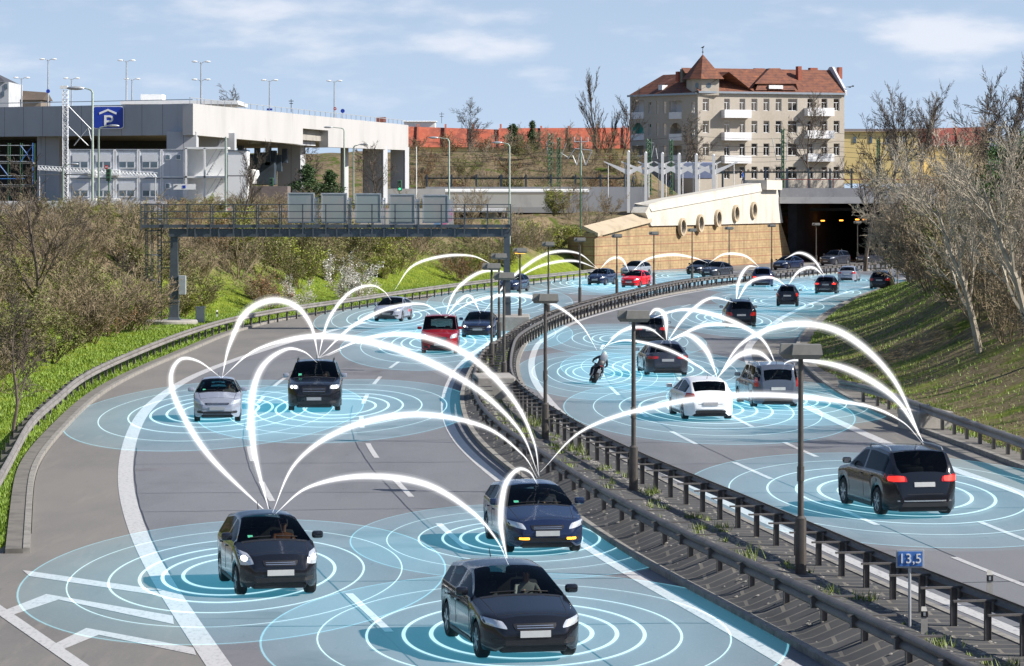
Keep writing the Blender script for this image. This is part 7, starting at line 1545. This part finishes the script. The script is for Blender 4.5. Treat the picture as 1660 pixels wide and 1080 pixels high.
SH_GREEN = [shrub(s, H, 1., LEAF) for s, H in ((4, 2.6), (5, 3.2))]
SH_OLIVE = [shrub(s, H, .8, LEAF2) for s, H in ((6, 2.8), (7, 3.4))]
SH_BROWN = [shrub(s, H, .8, LEAFB, multi=6, frac=.5) for s, H in ((8, 2.6),)]
SH_DENSE = [shrub(s, H, 0, wm=TWIG, multi=11, nch=(9, 6, 5), tip=.010, sp=.75) for s, H in ((9, 2.4), (10, 3.0))]
SH_BLOS = [shrub(12, 3.4, 0, blos=True)]
SH_PALE = [shrub(s, H, 0, wm=TWIGP, multi=8, tip=.009) for s, H in ((14, 3.2), (15, 2.6))]
def tree(seed, H, r0, wm=BARK, nch=(11, 7, 6, 5), spread=.6, tf=.28, tip=.012, lenf=.46, curve=.10, lean=(0, 0), leaf=0, lm=LEAF2, name='bare_tree', multi=1, per=2):
    r = random.Random(seed); w, t = branches(r, H, r0, 4, spread, trunk_frac=tf, curve=curve, tip=tip, nch=nch, lenf=lenf, lean=lean, multi=multi, base_spread=.3)
    lf = leaves(r, t, per, .07, .14, leaf) if leaf else None
    return plant(name, w, wm, lf, lm, wn='trunk', ln='crown')
TR_DARK = [tree(21, 8.5, .16), tree(22, 7.0, .13, spread=.7), tree(23, 9.5, .18, spread=.5)]
TR_PALE = [tree(24, 9.0, .24, BARKP, spread=.62, tf=.22, lenf=.5, lean=(-.25, 0)), tree(25, 8.0, .20, BARKP, spread=.75, tf=.2, lenf=.5, lean=(-.4, 0)), tree(29, 7.5, .13, TWIGP, spread=.7, tf=.15, lenf=.5, multi=2)]
TR_SLIM = [tree(26, 8.0, .11, spread=.28, lenf=.42, tf=.12, curve=.05, nch=(16, 7, 5, 3)), tree(27, 9.0, .13, spread=.5, tf=.35, nch=(9, 7, 6, 5))]
def pick(r, x): return x[r.randrange(len(x))]
# --- left bank thicket
lkp = LKc[:, :2]
def near_left(y): return np.interp(y, LKc[:, 1], LKc[:, 0])
cnt = dict()
LAB = {'bare': 'leafless brown shrub in the thicket on the left bank', 'green': 'shrub with fresh bright green leaves in the thicket on the left bank', 'olive': 'shrub with sparse olive leaves in the thicket on the left bank', 'brown': 'shrub with dry brown leaves in the thicket on the left bank', 'dense': 'low dense tangled brown shrub on the left bank'}
placed = []
def try_spot(x, y, dmin):
    for (a, b) in placed:
        if (a-x)**2+(b-y)**2 < dmin*dmin: return False
    placed.append((x, y)); return True
n = 0; tries = 0; POS = []
while n < 178 and tries < 9000:
    tries += 1; y = 84+(306-84)*rg.random()**1.12; x0 = np.interp(y, LKc[:, 1], LKc[:, 0]); 
    t = np.interp(y+2, LKc[:, 1], LKc[:, 0])-np.interp(y-2, LKc[:, 1], LKc[:, 0]); cs = 1/math.sqrt(1+(t/4)**2)
    dmin_ = 3.6+.8*math.sin(y*.11)+(1.2 if y < 112 else 0)+(1.5 if 220 < y < 265 else 0); dd = rg.uniform(dmin_, 22)/max(.35, cs); x = x0-dd
    if abs((CX+x*F/y)) > 2600 or (CX+x*F/y) < -150: continue
    if abs(x-xl) < 3.2 and abs(y-GD) < 4: continue
    if not try_spot(x, y, 1.9 if y > 150 else 1.7): continue
    n += 1; POS.append((x, y, (x0-x)*cs))
for (x, y, d) in POS:
    q = math.sin(x*.35+1.7)*math.cos(y*.13+.6)+rg.gauss(0, .45); low = d < 7.5
    k = 'green' if q > .55 else 'olive' if q > .0 else 'brown' if q < -1.0 else ('dense' if low and rg.random() < .5 else 'bare')
    pr = pick(rg, {'bare': SH_BARE, 'green': SH_GREEN, 'olive': SH_OLIVE, 'brown': SH_BROWN, 'dense': SH_DENSE}[k])
    s = rg.uniform(.75, 1.2)*(.8 if low else 1.05); zg_ = hz(x, y); s = min(s*1.15, max(.42, (7.35+rg.uniform(-.5, .7)-zg_)/3.3)); place(pr, LAB[k], 'shrub', x, y, None, rg.uniform(0, 6.28), max(s, .62)*1.25, 'shrubs of the left bank, '+k, sz=s)
for (px, py, D, s, lab) in ((565, 452, 226, .95, 'white blossoming shrub in the middle of the left bank, the tallest of the three'), (590, 470, 232, .7, 'white blossoming shrub close to the guardrail below the tall one'), (485, 478, 212, .6, 'small white blossoming shrub farther left on the bank')):
    x = (px-CX)*D/F; place(SH_BLOS[0], lab, 'blossoming shrub', x, D, None, 1.2*px, s)
for (x_, D, s, k, lab) in ((65, 150, .80, 0, 'dark leafless tree with a forked trunk at the far left of the bank'), (190, 175, .5, 1, 'small dark leafless tree in front of the container stack'), (385, 235, .62, 2, 'leafless tree rising before the brown shed'), (-30, 120, .7, 1, 'dark leafless tree cut by the left picture edge'), (475, 300, .8, 1, 'leafless tree in front of the grey deck pillar'), (612, 310, .7, 0, 'leafless tree between the two rightmost deck pillars'), (300, 205, .42, 2, 'slender leafless tree beside the ladder of the gantry'), (20, 100, .55, 1, 'leafless tree low on the bank at the left picture edge')):
    place(TR_DARK[k], lab, 'tree', (x_-CX)*D/F, D, None, x_*.7, s)
# --- bushes near the ochre wall and under the parapet
for k, (px, D, s) in enumerate(((880, 318, 1.1), (905, 322, 1.25), (930, 326, 1.0), (860, 310, 1.2), (838, 306, 1.2), (820, 300, 1.0), (955, 333, 1.0), (985, 372, 1.2), (850, 325, 1.3), (800, 312, 1.1), (770, 308, 1.1), (740, 300, 1.1), (900, 340, 1.3), (925, 338, 1.2))):
    x = (px-CX)*D/F; pr = pick(rg, SH_BARE+SH_GREEN[:1]+SH_PALE); place(pr, 'shrub in the row behind the guardrail left of the tan wall', 'shrub', x, D, None, k*1.3, s, 'shrubs left of the tan wall')
# --- evergreen on plateau, dark conifers
def conifer(seed, H, rad, lm=LEAFD, n=900, shape=1.):
    r = random.Random(seed); w = MB(); w.tube([(0, 0, -.5), (0, 0, H*.95)], [.14, .03], 6); t = []
    for _ in range(n):
        z = H*(.12+.85*r.random()); rr2 = rad*(1-(z/H)**shape*.9)*math.sqrt(r.random())*(.75+.35*math.sin(7*z/H*3+seed)); a = r.uniform(0, 6.28); t.append((Vector((rr2*math.cos(a), rr2*math.sin(a), z)), Vector((math.cos(a), math.sin(a), .2))))
        if len(t) % 12 == 0: w.tube([(0, 0, z-.2), (rr2*math.cos(a), rr2*math.sin(a), z)], [.03, .01], 3)
    lf = leaves(r, t, 7, .11, .14); return plant('evergreen_tree', w, BARK, lf, lm, wn='trunk', ln='crown')
CON = [conifer(1, 5.5, 2.2), conifer(2, 5.0, 2.6, shape=2.2), tree(41, 6.0, .12, BARK, nch=(12, 7, 5, 3), spread=.9, tf=.1, lenf=.42, leaf=1, lm=leafmat('pine_green', (.03, .09, .015), (.08, .18, .03)), name='evergreen_tree', per=9)]
for (px, D, s, k, lab) in ((832, 500, 1.0, 1, 'round dark evergreen left of the other one below the red roofs'), (863, 500, 1.05, 0, 'pointed dark evergreen below the long red roof'), (924, 500, .55, 0, 'very narrow small dark conifer before the long red roof'), (498, 290, .9, 1, 'dark evergreen bush behind the first sign box'), (535, 292, .8, 1, 'dark evergreen bush behind the second and third sign boxes')):
    place(CON[k], lab, 'evergreen', (px-CX)*D/F, D, None, px, s)
for (px, D, s, lab) in ((1650, 150, .95, 'green pine low among the trunks at the right picture edge'),):
    place(CON[2], lab, 'pine', (px-CX)*D/F, D, None, px, s)
# --- embankment behind the station
for k in range(46):
    D = 430+((k*7) % 11)*4.2; px = 645+(k*8.6)+rg.uniform(-6, 6) if k % 6 else rg.uniform(1380, 1650); x = (px-CX)*D/F
    j_ = rg.random(); pr, kk = (pick(rg, SH_BARE), 'bare') if j_ < .5 else (SH_BROWN[0], 'brown') if j_ < .7 else (pick(rg, SH_OLIVE), 'olive') if j_ < .85 else (pick(rg, SH_PALE), 'pale')
    place(pr, {'bare': 'leafless brown shrub on the railway embankment behind the platform roof', 'brown': 'rusty leaved shrub on the railway embankment behind the platform roof', 'olive': 'olive green shrub on the railway embankment behind the platform roof', 'pale': 'pale leafless shrub on the railway embankment behind the platform roof'}[kk], 'shrub', x, D, None, rg.uniform(0, 6.28), rg.uniform(1.0, 1.35), 'shrubs on the railway embankment, '+kk)
place(TR_SLIM[0], 'tall slim poplar rising left of the big old house', 'poplar', (968-CX)*520/F, 520, 11.5, .3, 1.72)
place(TR_SLIM[0], 'shorter slim poplar just right of the tall one', 'poplar', (986-CX)*522/F, 522, 11.0, 2.3, 1.15)
for (px, D, z, s, k, lab) in ((755, 470, 12., 1.15, 1, 'pale leafless tree before the bright red roofs'), (905, 470, 10, .5, 0, 'small dark leafless tree between the catenary masts'), (1005, 478, 12, .95, 2, 'dark leafless tree touching the shaded wing of the big house'), (1100, 440, 7.4, 1.35, 1, 'leafless tree before the shaded wing of the big house'), (1312, 440, 7.4, 1.35, 0, 'large leafless tree before the right balconies of the big house'), (405, 440, 11, 1.35, 1, 'treetop showing above the white deck side')):
    place(TR_DARK[k], lab, 'tree', (px-CX)*D/F, D, z, px, s)
# --- right side: trees and thicket
RT_ = ((1402, 330, 1.5, 'D', 0, 'dark leafless tree, first one right of the yellow house end'), (1445, 500, 1.45, 'D', 2, 'tall leafless tree, left of the group before the yellow house'), (1466, 505, 1.5, 'D', 0, 'tall leafless tree, second of the group before the yellow house'), (1490, 505, 1.45, 'D', 2, 'tall leafless tree, third of the group before the yellow house'), (1515, 510, 1.35, 'S', 1, 'slim leafless tree standing alone in the gap of the skyline'), (1540, 520, 1.0, 'S', 0, 'small poplar on the skyline left of the big right trees'), (1562, 470, 1.2, 'D', 1, 'leafless tree at the foot of the big right trees'), (1625, 240, 1.05, 'D', 2, 'very large dark leafless tree at the right edge'), (1660, 210, 1.1, 'D', 0, 'huge leafless tree whose crown leaves the picture at the right'), (1590, 262, 1.15, 'D', 2, 'large leafless tree left of the two giants at the right edge'), (1700, 230, 1.2, 'D', 1, 'dark leafless tree beyond the right picture edge'),
       (1790, 104, .8, 'D', 1, 'leafless tree beyond the right picture edge on the near bank'), (1900, 98, .85, 'D', 2, 'leafless tree farther beyond the right picture edge'), (1760, 125, .8, 'D', 0, 'dark tree beyond the right edge behind the near one'), (1840, 118, .8, 'D', 1, 'dark tree beyond the right edge, beside the concrete block'),
       (1590, 128, .72, 'P', 0, 'pale barked leaning tree, left of the two with bright trunks'), (1680, 118, .78, 'P', 0, 'pale barked leaning tree, right of the two with bright trunks'), (1520, 172, .78, 'P', 2, 'pale twiggy tree low on the right bank'), (1560, 185, .85, 'P', 1, 'pale spreading tree in the middle of the right thicket'), (1480, 215, .75, 'P', 2, 'pale twiggy tree overhanging the tunnel side'), (1620, 190, .9, 'P', 2, 'pale twiggy tree behind the leaning ones'), (1500, 250, .85, 'P', 1, 'pale spreading tree near the deck end'), (1455, 262, .7, 'P', 2, 'pale twiggy tree, leftmost of the right thicket'))
for (px, D, s, t_, k, lab) in RT_:
    z = None; pr = {'D': TR_DARK, 'S': TR_SLIM, 'P': TR_PALE}[t_][k]; x = (px-CX)*D/F
    place(pr, lab, 'tree', x, D, 7.6 if D > 420 else z, px*.37 if t_ != 'P' else 0.2*(px % 3), s)
n = 0; tries = 0
while n < 90 and tries < 6000:
    tries += 1; y = 98+232*rg.random()**1.25; x0 = np.interp(y, RKc[:, 1], RKc[:, 0]); dd = rg.uniform(3.5 if y > 215 else 6.5, 20); x = x0+dd; px = CX+x*F/y
    if px > 1800: continue
    if y < 150 and (dd < 4.0 or px < 1420): continue
    if not try_spot(x, y, 2.0): continue
    n += 1; j_ = rg.random(); pr, kk = (pick(rg, SH_BARE), 'bare') if j_ < .4 else (pick(rg, SH_PALE), 'pale') if j_ < .72 else (pick(rg, SH_DENSE), 'dense') if j_ < .88 else (pick(rg, SH_OLIVE), 'olive')
    place(pr, {'bare': 'leafless brown shrub in the thicket on the right bank', 'pale': 'pale leafless shrub in the thicket on the right bank', 'dense': 'low tangled shrub in the thicket on the right bank', 'olive': 'olive green shrub in the thicket on the right bank'}[kk], 'shrub', x, y, None, rg.uniform(0, 6.28), rg.uniform(1.2, 1.75), 'shrubs of the right bank, '+kk)
for (px, D, s, lab) in ((1545, 150, 1.1, 'yellow green bush under the left pale trunk'), (1575, 158, 1.2, 'yellow green bush just right of the similar one under the pale trunk')):
    place(SH_GREEN[0], lab, 'bush', (px-CX)*D/F, D, None, 1, s)
# --- grass blades on the verges
def grass():
    r = np.random.RandomState(4); N = n0 = 330000
    y = 66+(300-66)*r.rand(N)**1.5; left = r.rand(N) < .80
    x0 = np.where(left, np.interp(y, LKc[:, 1], LKc[:, 0]), np.interp(y, RKc[:, 1], RKc[:, 0])); d = .6+r.rand(N)**1.3*np.where(left, 11, 12); x = np.where(left, x0-d, x0+.2+d)
    z = Hgt(x, y); ok = (z < 5.2) & (z > 0) & (np.sin(x*1.3)*np.cos(y*1.1)+r.randn(N)*.6 > -.7) & (left | ((x/y*F+CX < 1500+300*r.rand(n0)) & (y > 92))); x, y, z = x[ok], y[ok], z[ok]; n = len(x); a = r.rand(n)*6.28; h = .04+.09*r.rand(n); w = .016+.014*r.rand(n); l = (r.rand(n)-.5)*.16
    c, s = np.cos(a), np.sin(a); V = np.empty((n, 3, 3)); V[:, 0] = np.stack([x-c*w, y-s*w, z-.02], 1); V[:, 1] = np.stack([x+c*w, y+s*w, z-.02], 1); V[:, 2] = np.stack([x-s*l, y+c*l, z+h], 1)
    me = bpy.data.meshes.new('grass'); me.vertices.add(3*n); me.loops.add(3*n); me.polygons.add(n); me.vertices.foreach_set('co', V.ravel()); me.loops.foreach_set('vertex_index', np.arange(3*n)); me.polygons.foreach_set('loop_start', np.arange(0, 3*n, 3)); me.polygons.foreach_set('loop_total', np.full(n, 3)); me.update(calc_edges=True); me.validate()
    me.materials.append(leafmat('grass_blade', (.11, .19, .014), (.22, .33, .03))); o = bpy.data.objects.new('grass', me); COL.objects.link(o); tag(o, 'short bright spring grass on the verges on both sides', 'grass', kind='stuff')
grass()
# ================================================================== GLOWING ARCS AND RINGS
def glow(name, col, s, alpha=1., soft=False):
    m = bpy.data.materials.new(name); m.use_nodes = True; nt = m.node_tree; N = nt.nodes.new; L = nt.links.new; nt.nodes.clear(); o = N('ShaderNodeOutputMaterial'); e = N('ShaderNodeEmission'); e.inputs[0].default_value = (*col, 1); e.inputs[1].default_value = s; t = N('ShaderNodeBsdfTransparent'); mx = N('ShaderNodeAddShader'); L(t.outputs[0], mx.inputs[0]); L(e.outputs[0], mx.inputs[1]); L(mx.outputs[0], o.inputs[0]); ml = N('ShaderNodeMath'); ml.operation = 'MULTIPLY'; ml.inputs[0].default_value = s; ml.inputs[1].default_value = alpha; L(ml.outputs[0], e.inputs[1])
    if soft:
        lw = N('ShaderNodeLayerWeight'); lw.inputs[0].default_value = .5; mr = N('ShaderNodeMapRange'); mr.interpolation_type = 'SMOOTHSTEP'; L(lw.outputs['Facing'], mr.inputs[0]); mr.inputs[1].default_value = .25; mr.inputs[2].default_value = .95; mr.inputs[3].default_value = alpha; mr.inputs[4].default_value = 0; L(mr.outputs[0], ml.inputs[1])
    MATS[name] = m; return m
ARCM = glow('white_glow', (1, 1, 1), .21, 1.); HALO = glow('white_halo', (1, 1, 1), .13, 1.); HALO2 = glow('white_middle_halo', (1, 1, 1), .06, 1.); HALO3 = glow('white_outer_halo', (1, 1, 1), .025, 1.); RINGM = glow('pale_ring_glow', (.66, .95, 1), .62, .8); RIMM = glow('cyan_ring_glow', (.30, .78, .92), .45, .6)
def discmat():
    m = glow('cyan_haze_glow', (.11, .60, .84), .55, .4); nt = m.node_tree; N = nt.nodes.new; L = nt.links.new; ml = [n for n in nt.nodes if n.type == 'MATH'][0]
    tc = N('ShaderNodeTexCoord'); ln = N('ShaderNodeVectorMath'); ln.operation = 'LENGTH'; L(tc.outputs['Object'], ln.inputs[0]); mr = N('ShaderNodeMapRange'); L(ln.outputs['Value'], mr.inputs[0]); mr.inputs[1].default_value = .2; mr.inputs[2].default_value = 1.0; mr.inputs[3].default_value = .36; mr.inputs[4].default_value = .15; L(mr.outputs[0], ml.inputs[1])
    return m
DISCM = discmat()
def annulus(r0, r1, n=96):
    mb = MB(); vs = []; 
    for k in range(n): a = 2*math.pi*k/n; c, s = math.cos(a), math.sin(a); vs += [(r0*c, r0*s, 0), (r1*c, r1*s, 0)]
    mb.add(vs, [(2*k, 2*k+1, (2*k+3) % (2*n), (2*k+2) % (2*n)) for k in range(n)]); return mb
RF_ = (.26, .355, .46, .60, .785); RWD = (.018, .017, .015, .010, .006)
ring_me = [annulus(r-w/2, r+w/2).mesh('ring', RINGM) for r, w in zip(RF_, RWD)]; rim_me = annulus(.992, 1.0).mesh('rim', RIMM)
dm = MB(); n_ = 96; dm.add([(math.cos(2*math.pi*k/n_), math.sin(2*math.pi*k/n_), 0) for k in range(n_)], [tuple(range(n_))]); disc_me = dm.mesh('glow_disc', DISCM)
RINGS = (('yaris', 'the small black hatchback', 375, 945, 345, 102), ('volvo', 'the nearest black estate', 850, 1045, 435, 115), ('passat', 'the indicating car', 845, 880, 280, 62), ('corsa', 'the silver small hatchback', 345, 675, 235, 58), ('suv', 'the large black off-roader', 545, 668, 225, 52), ('ioniq', 'the lettered silver hatchback', 635, 518, 125, 30), ('doblo', 'the dark red people carrier', 700, 562, 150, 40), ('audi', 'the dark blue low coupe', 800, 543, 130, 30), ('far1', 'the car before the gantry column', 810, 492, 120, 28), ('peug', 'the dark blue hatchback', 955, 462, 100, 17), ('redpolo', 'the bright red hatchback', 1015, 463, 90, 17), ('pairf', 'the dark green-black saloon', 1110, 450, 95, 13), ('q5', 'the rightmost black off-roader', 1465, 815, 345, 78), ('golf', 'the white hatchback', 1150, 672, 235, 52), ('dacia', 'the grey-blue estate', 1265, 655, 180, 38), ('bmwsed', 'the dark grey saloon', 1070, 603, 160, 36), ('bmwtour', 'the black estate', 1010, 555, 135, 28), ('moto', 'the motorcycle', 965, 612, 130, 40), ('suvr', 'the black tall estate', 1195, 523, 125, 28), ('smart', 'the tiny two-seater', 1270, 495, 105, 22), ('golfb', 'the far black hatchback', 1350, 474, 95, 16), ('astra', 'the silver saloon', 1375, 455, 85, 12), ('suvfar', 'the dark blue off-roader', 1235, 465, 115, 18))
for k, (key, nm, px, py, rx, ry) in enumerate(RINGS):
    y0 = G(px, py-ry)[1]; y1 = G(px, py+ry)[1]; yc = 2*y0*y1/(y0+y1)*1.0; yc = (y0+y1)/2; x, _, _ = G(px, py); X = (px-CX)*(F*CH/(py-HY))/F
    zc = .014+.0035*k; root = thing('glowing_rings', 'flat white and cyan glowing rings on the road around %s' % nm, 'glowing rings', (X, yc, zc), 0, 'glowing rings on the road under the vehicles'); root.scale = (rx*(F*CH/(py-HY))/F, (y0-y1)/2, 1)
    for nm2, me, dz in [('glow_disc', disc_me, 0), ('rim', rim_me, .0008)]+[('ring', m_, .0008) for m_ in ring_me]:
        o = bpy.data.objects.new(nm2, me); COL.objects.link(o); o.parent = root; o.location = (0, 0, dz)
def cd(k, top=True):
    c = CARS.get(k); return c[1] if c else None
ARCS = (([(437, 835), (340, 740), (290, 660), (277, 612), (292, 583), (322, 586), (358, 612)], 'yaris', 'corsa', 6.5, 'long tall loop from the small black hatchback to the silver small hatchback'), ([(438, 835), (412, 730), (408, 650), (425, 595), (462, 567), (492, 570), (514, 588)], 'yaris', 'suv', 7.5, 'narrow upright loop from the small black hatchback to the large black off-roader'),
  ([(440, 835), (480, 750), (560, 695), (670, 672), (780, 690), (845, 735), (871, 775)], 'yaris', 'passat', 7, 'wide arc from the small black hatchback to the roof of the indicating car'), ([(444, 835), (500, 790), (590, 772), (690, 785), (765, 830), (805, 875), (824, 915)], 'yaris', 'volvo', 7, 'low arc from the small black hatchback to the nearest black estate'), ([(824, 915), (812, 850), (818, 790), (838, 762), (858, 765), (871, 785)], 'volvo', 'passat', 7, 'small tight loop between the two nearest cars'),
  ([(360, 612), (372, 560), (398, 508), (440, 487), (480, 497), (505, 530), (516, 580)], 'corsa', 'suv', 7.5, 'high arc from the silver small hatchback to the large black off-roader'), ([(360, 612), (420, 565), (520, 545), (640, 565), (760, 622), (840, 695), (873, 770)], 'corsa', 'passat', 8.5, 'very wide arc from the silver small hatchback down to the indicating car'), ([(518, 580), (600, 547), (680, 545), (760, 577), (830, 645), (865, 715), (874, 773)], 'suv', 'passat', 7, 'wide arc from the large black off-roader down to the indicating car'),
  ([(516, 580), (532, 520), (565, 476), (600, 463), (622, 472), (634, 487)], 'suv', 'ioniq', 3.6, 'arc from the large black off-roader to the lettered silver hatchback'), ([(517, 580), (570, 530), (630, 500), (685, 493), (718, 512)], 'suv', 'doblo', 4, 'low arc from the large black off-roader to the dark red people carrier'), ([(640, 470), (668, 432), (715, 416), (765, 415), (800, 430)], 'ioniq', 'far1', 3, 'arc from the lettered silver hatchback towards the gantry column'), ([(721, 515), (738, 472), (775, 443), (812, 440), (832, 455)], 'doblo', 'far1', 3.6, 'arc from the dark red people carrier up towards the gantry column'), ([(722, 515), (742, 490), (762, 480), (779, 508)], 'doblo', 'audi', 2.6, 'small arc between the dark red people carrier and the dark blue coupe'),
  ([(722, 515), (770, 488), (830, 478), (890, 490), (940, 525), (968, 568)], 'doblo', 'moto', 3.6, 'low arc crossing the median from the red people carrier to the motorcycle'), ([(785, 505), (830, 450), (885, 412), (935, 410), (968, 434)], 'audi', 'peug', 3.4, 'arc from the dark blue coupe past the lamp posts to the dark blue hatchback'), ([(830, 455), (880, 430), (930, 423), (970, 436)], 'far1', 'peug', 2.8, 'flat arc from behind the gantry column to the dark blue hatchback'), ([(973, 436), (990, 420), (1008, 420), (1020, 441)], 'peug', 'redpolo', 2.5, 'tiny arc between the dark blue hatchback and the bright red hatchback'),
  ([(1025, 440), (1050, 420), (1090, 413), (1125, 418), (1147, 426)], 'redpolo', 'pairf', 2.8, 'flat arc from the bright red hatchback to the saloon before the tan wall'), ([(1150, 426), (1175, 412), (1208, 415), (1231, 433)], 'pairf', 'suvfar', 2.5, 'flat arc from the saloon before the tan wall to the blue off-roader'), ([(1272, 420), (1295, 410), (1318, 420), (1337, 447)], 'left3', 'golfb', 3., 'arc from the low saloon near the tunnel to the far black hatchback'), ([(1193, 492), (1198, 455), (1212, 433), (1230, 433)], 'suvr', 'suvfar', 3.4, 'steep arc from the black tall estate up to the dark blue off-roader'), ([(1193, 492), (1215, 458), (1250, 450), (1277, 465)], 'suvr', 'smart', 3.4, 'arc from the black tall estate to the tiny two-seater'), ([(1277, 464), (1295, 440), (1318, 434), (1337, 449)], 'smart', 'golfb', 3., 'arc from the tiny two-seater to the far black hatchback'),
  ([(1049, 517), (1062, 502), (1078, 512), (1081, 555)], 'bmwtour', 'bmwsed', 4.5, 'short hooked arc from the black estate to the dark grey saloon'), ([(1081, 555), (1110, 515), (1150, 484), (1193, 491)], 'bmwsed', 'suvr', 3.4, 'arc from the dark grey saloon to the black tall estate'), ([(1051, 518), (1110, 502), (1180, 518), (1235, 550), (1261, 598)], 'bmwtour', 'dacia', 5, 'long arc from the black estate to the grey-blue boxy estate'), ([(1082, 555), (1140, 528), (1200, 530), (1228, 545)], 'bmwsed', 'dacia', 4.4, 'flat arc from the dark grey saloon that ends under a longer arc'), ([(1083, 552), (1115, 543), (1145, 568), (1163, 613)], 'bmwsed', 'golf', 6, 'thick arc from the dark grey saloon to the white hatchback'), ([(975, 568), (1010, 536), (1050, 532), (1080, 553)], 'moto', 'bmwsed', 3.4, 'arc from the motorcycle to the dark grey saloon'), ([(975, 562), (1020, 552), (1090, 570), (1160, 612)], 'moto', 'golf', 3.4, 'low arc from the motorcycle to the white hatchback'), ([(1163, 613), (1195, 578), (1230, 572), (1260, 597)], 'golf', 'dacia', 6, 'small thick arc from the white hatchback to the grey-blue boxy estate'),
  ([(1163, 613), (1205, 555), (1280, 526), (1365, 540), (1445, 610), (1497, 718)], 'golf', 'q5', 8, 'highest wide arc from the white hatchback to the rightmost black off-roader'), ([(1262, 597), (1290, 584), (1370, 597), (1450, 645), (1498, 718)], 'dacia', 'q5', 7.5, 'middle arc from the grey-blue boxy estate to the rightmost black off-roader'), ([(876, 765), (950, 695), (1080, 655), (1230, 640), (1390, 655), (1460, 682), (1497, 720)], 'passat', 'q5', 7, 'very long flat arc across the median to the rightmost black off-roader'))
for (pts, ka, kb, wd_px, lab) in ARCS:
    Da = CARS[ka][1]; Db = CARS[kb][1]; q = cr([np.array([*p, 0.]) for p in pts], None, 10); s = np.r_[0, np.cumsum(np.linalg.norm(np.diff(q, axis=0), axis=1))]; s /= s[-1]; 
    wp = []; rad = []
    for (x, y, _), t in zip(q, s):
        D = Da+(Db-Da)*t; wp.append(P(x, y, D)); rad.append(max(.25, .9*wd_px*(math.sin(math.pi*t)**1.15))*D/F)
    o_ = wp[0].copy(); root = thing('glowing_arc', 'white '+lab, 'light arc', o_, 0, 'glowing white arcs linking the vehicles')
    for nm_, k_, m_ in (('core', .55, ARCM), ('halo', .82, HALO), ('middle_halo', 1.12, HALO2), ('outer_halo', 1.6, HALO3)):
        mb = MB(); mb.tube([p-o_ for p in wp], [r*k_ for r in rad], 12, False); mb.build(nm_, m_, root, smooth=80)
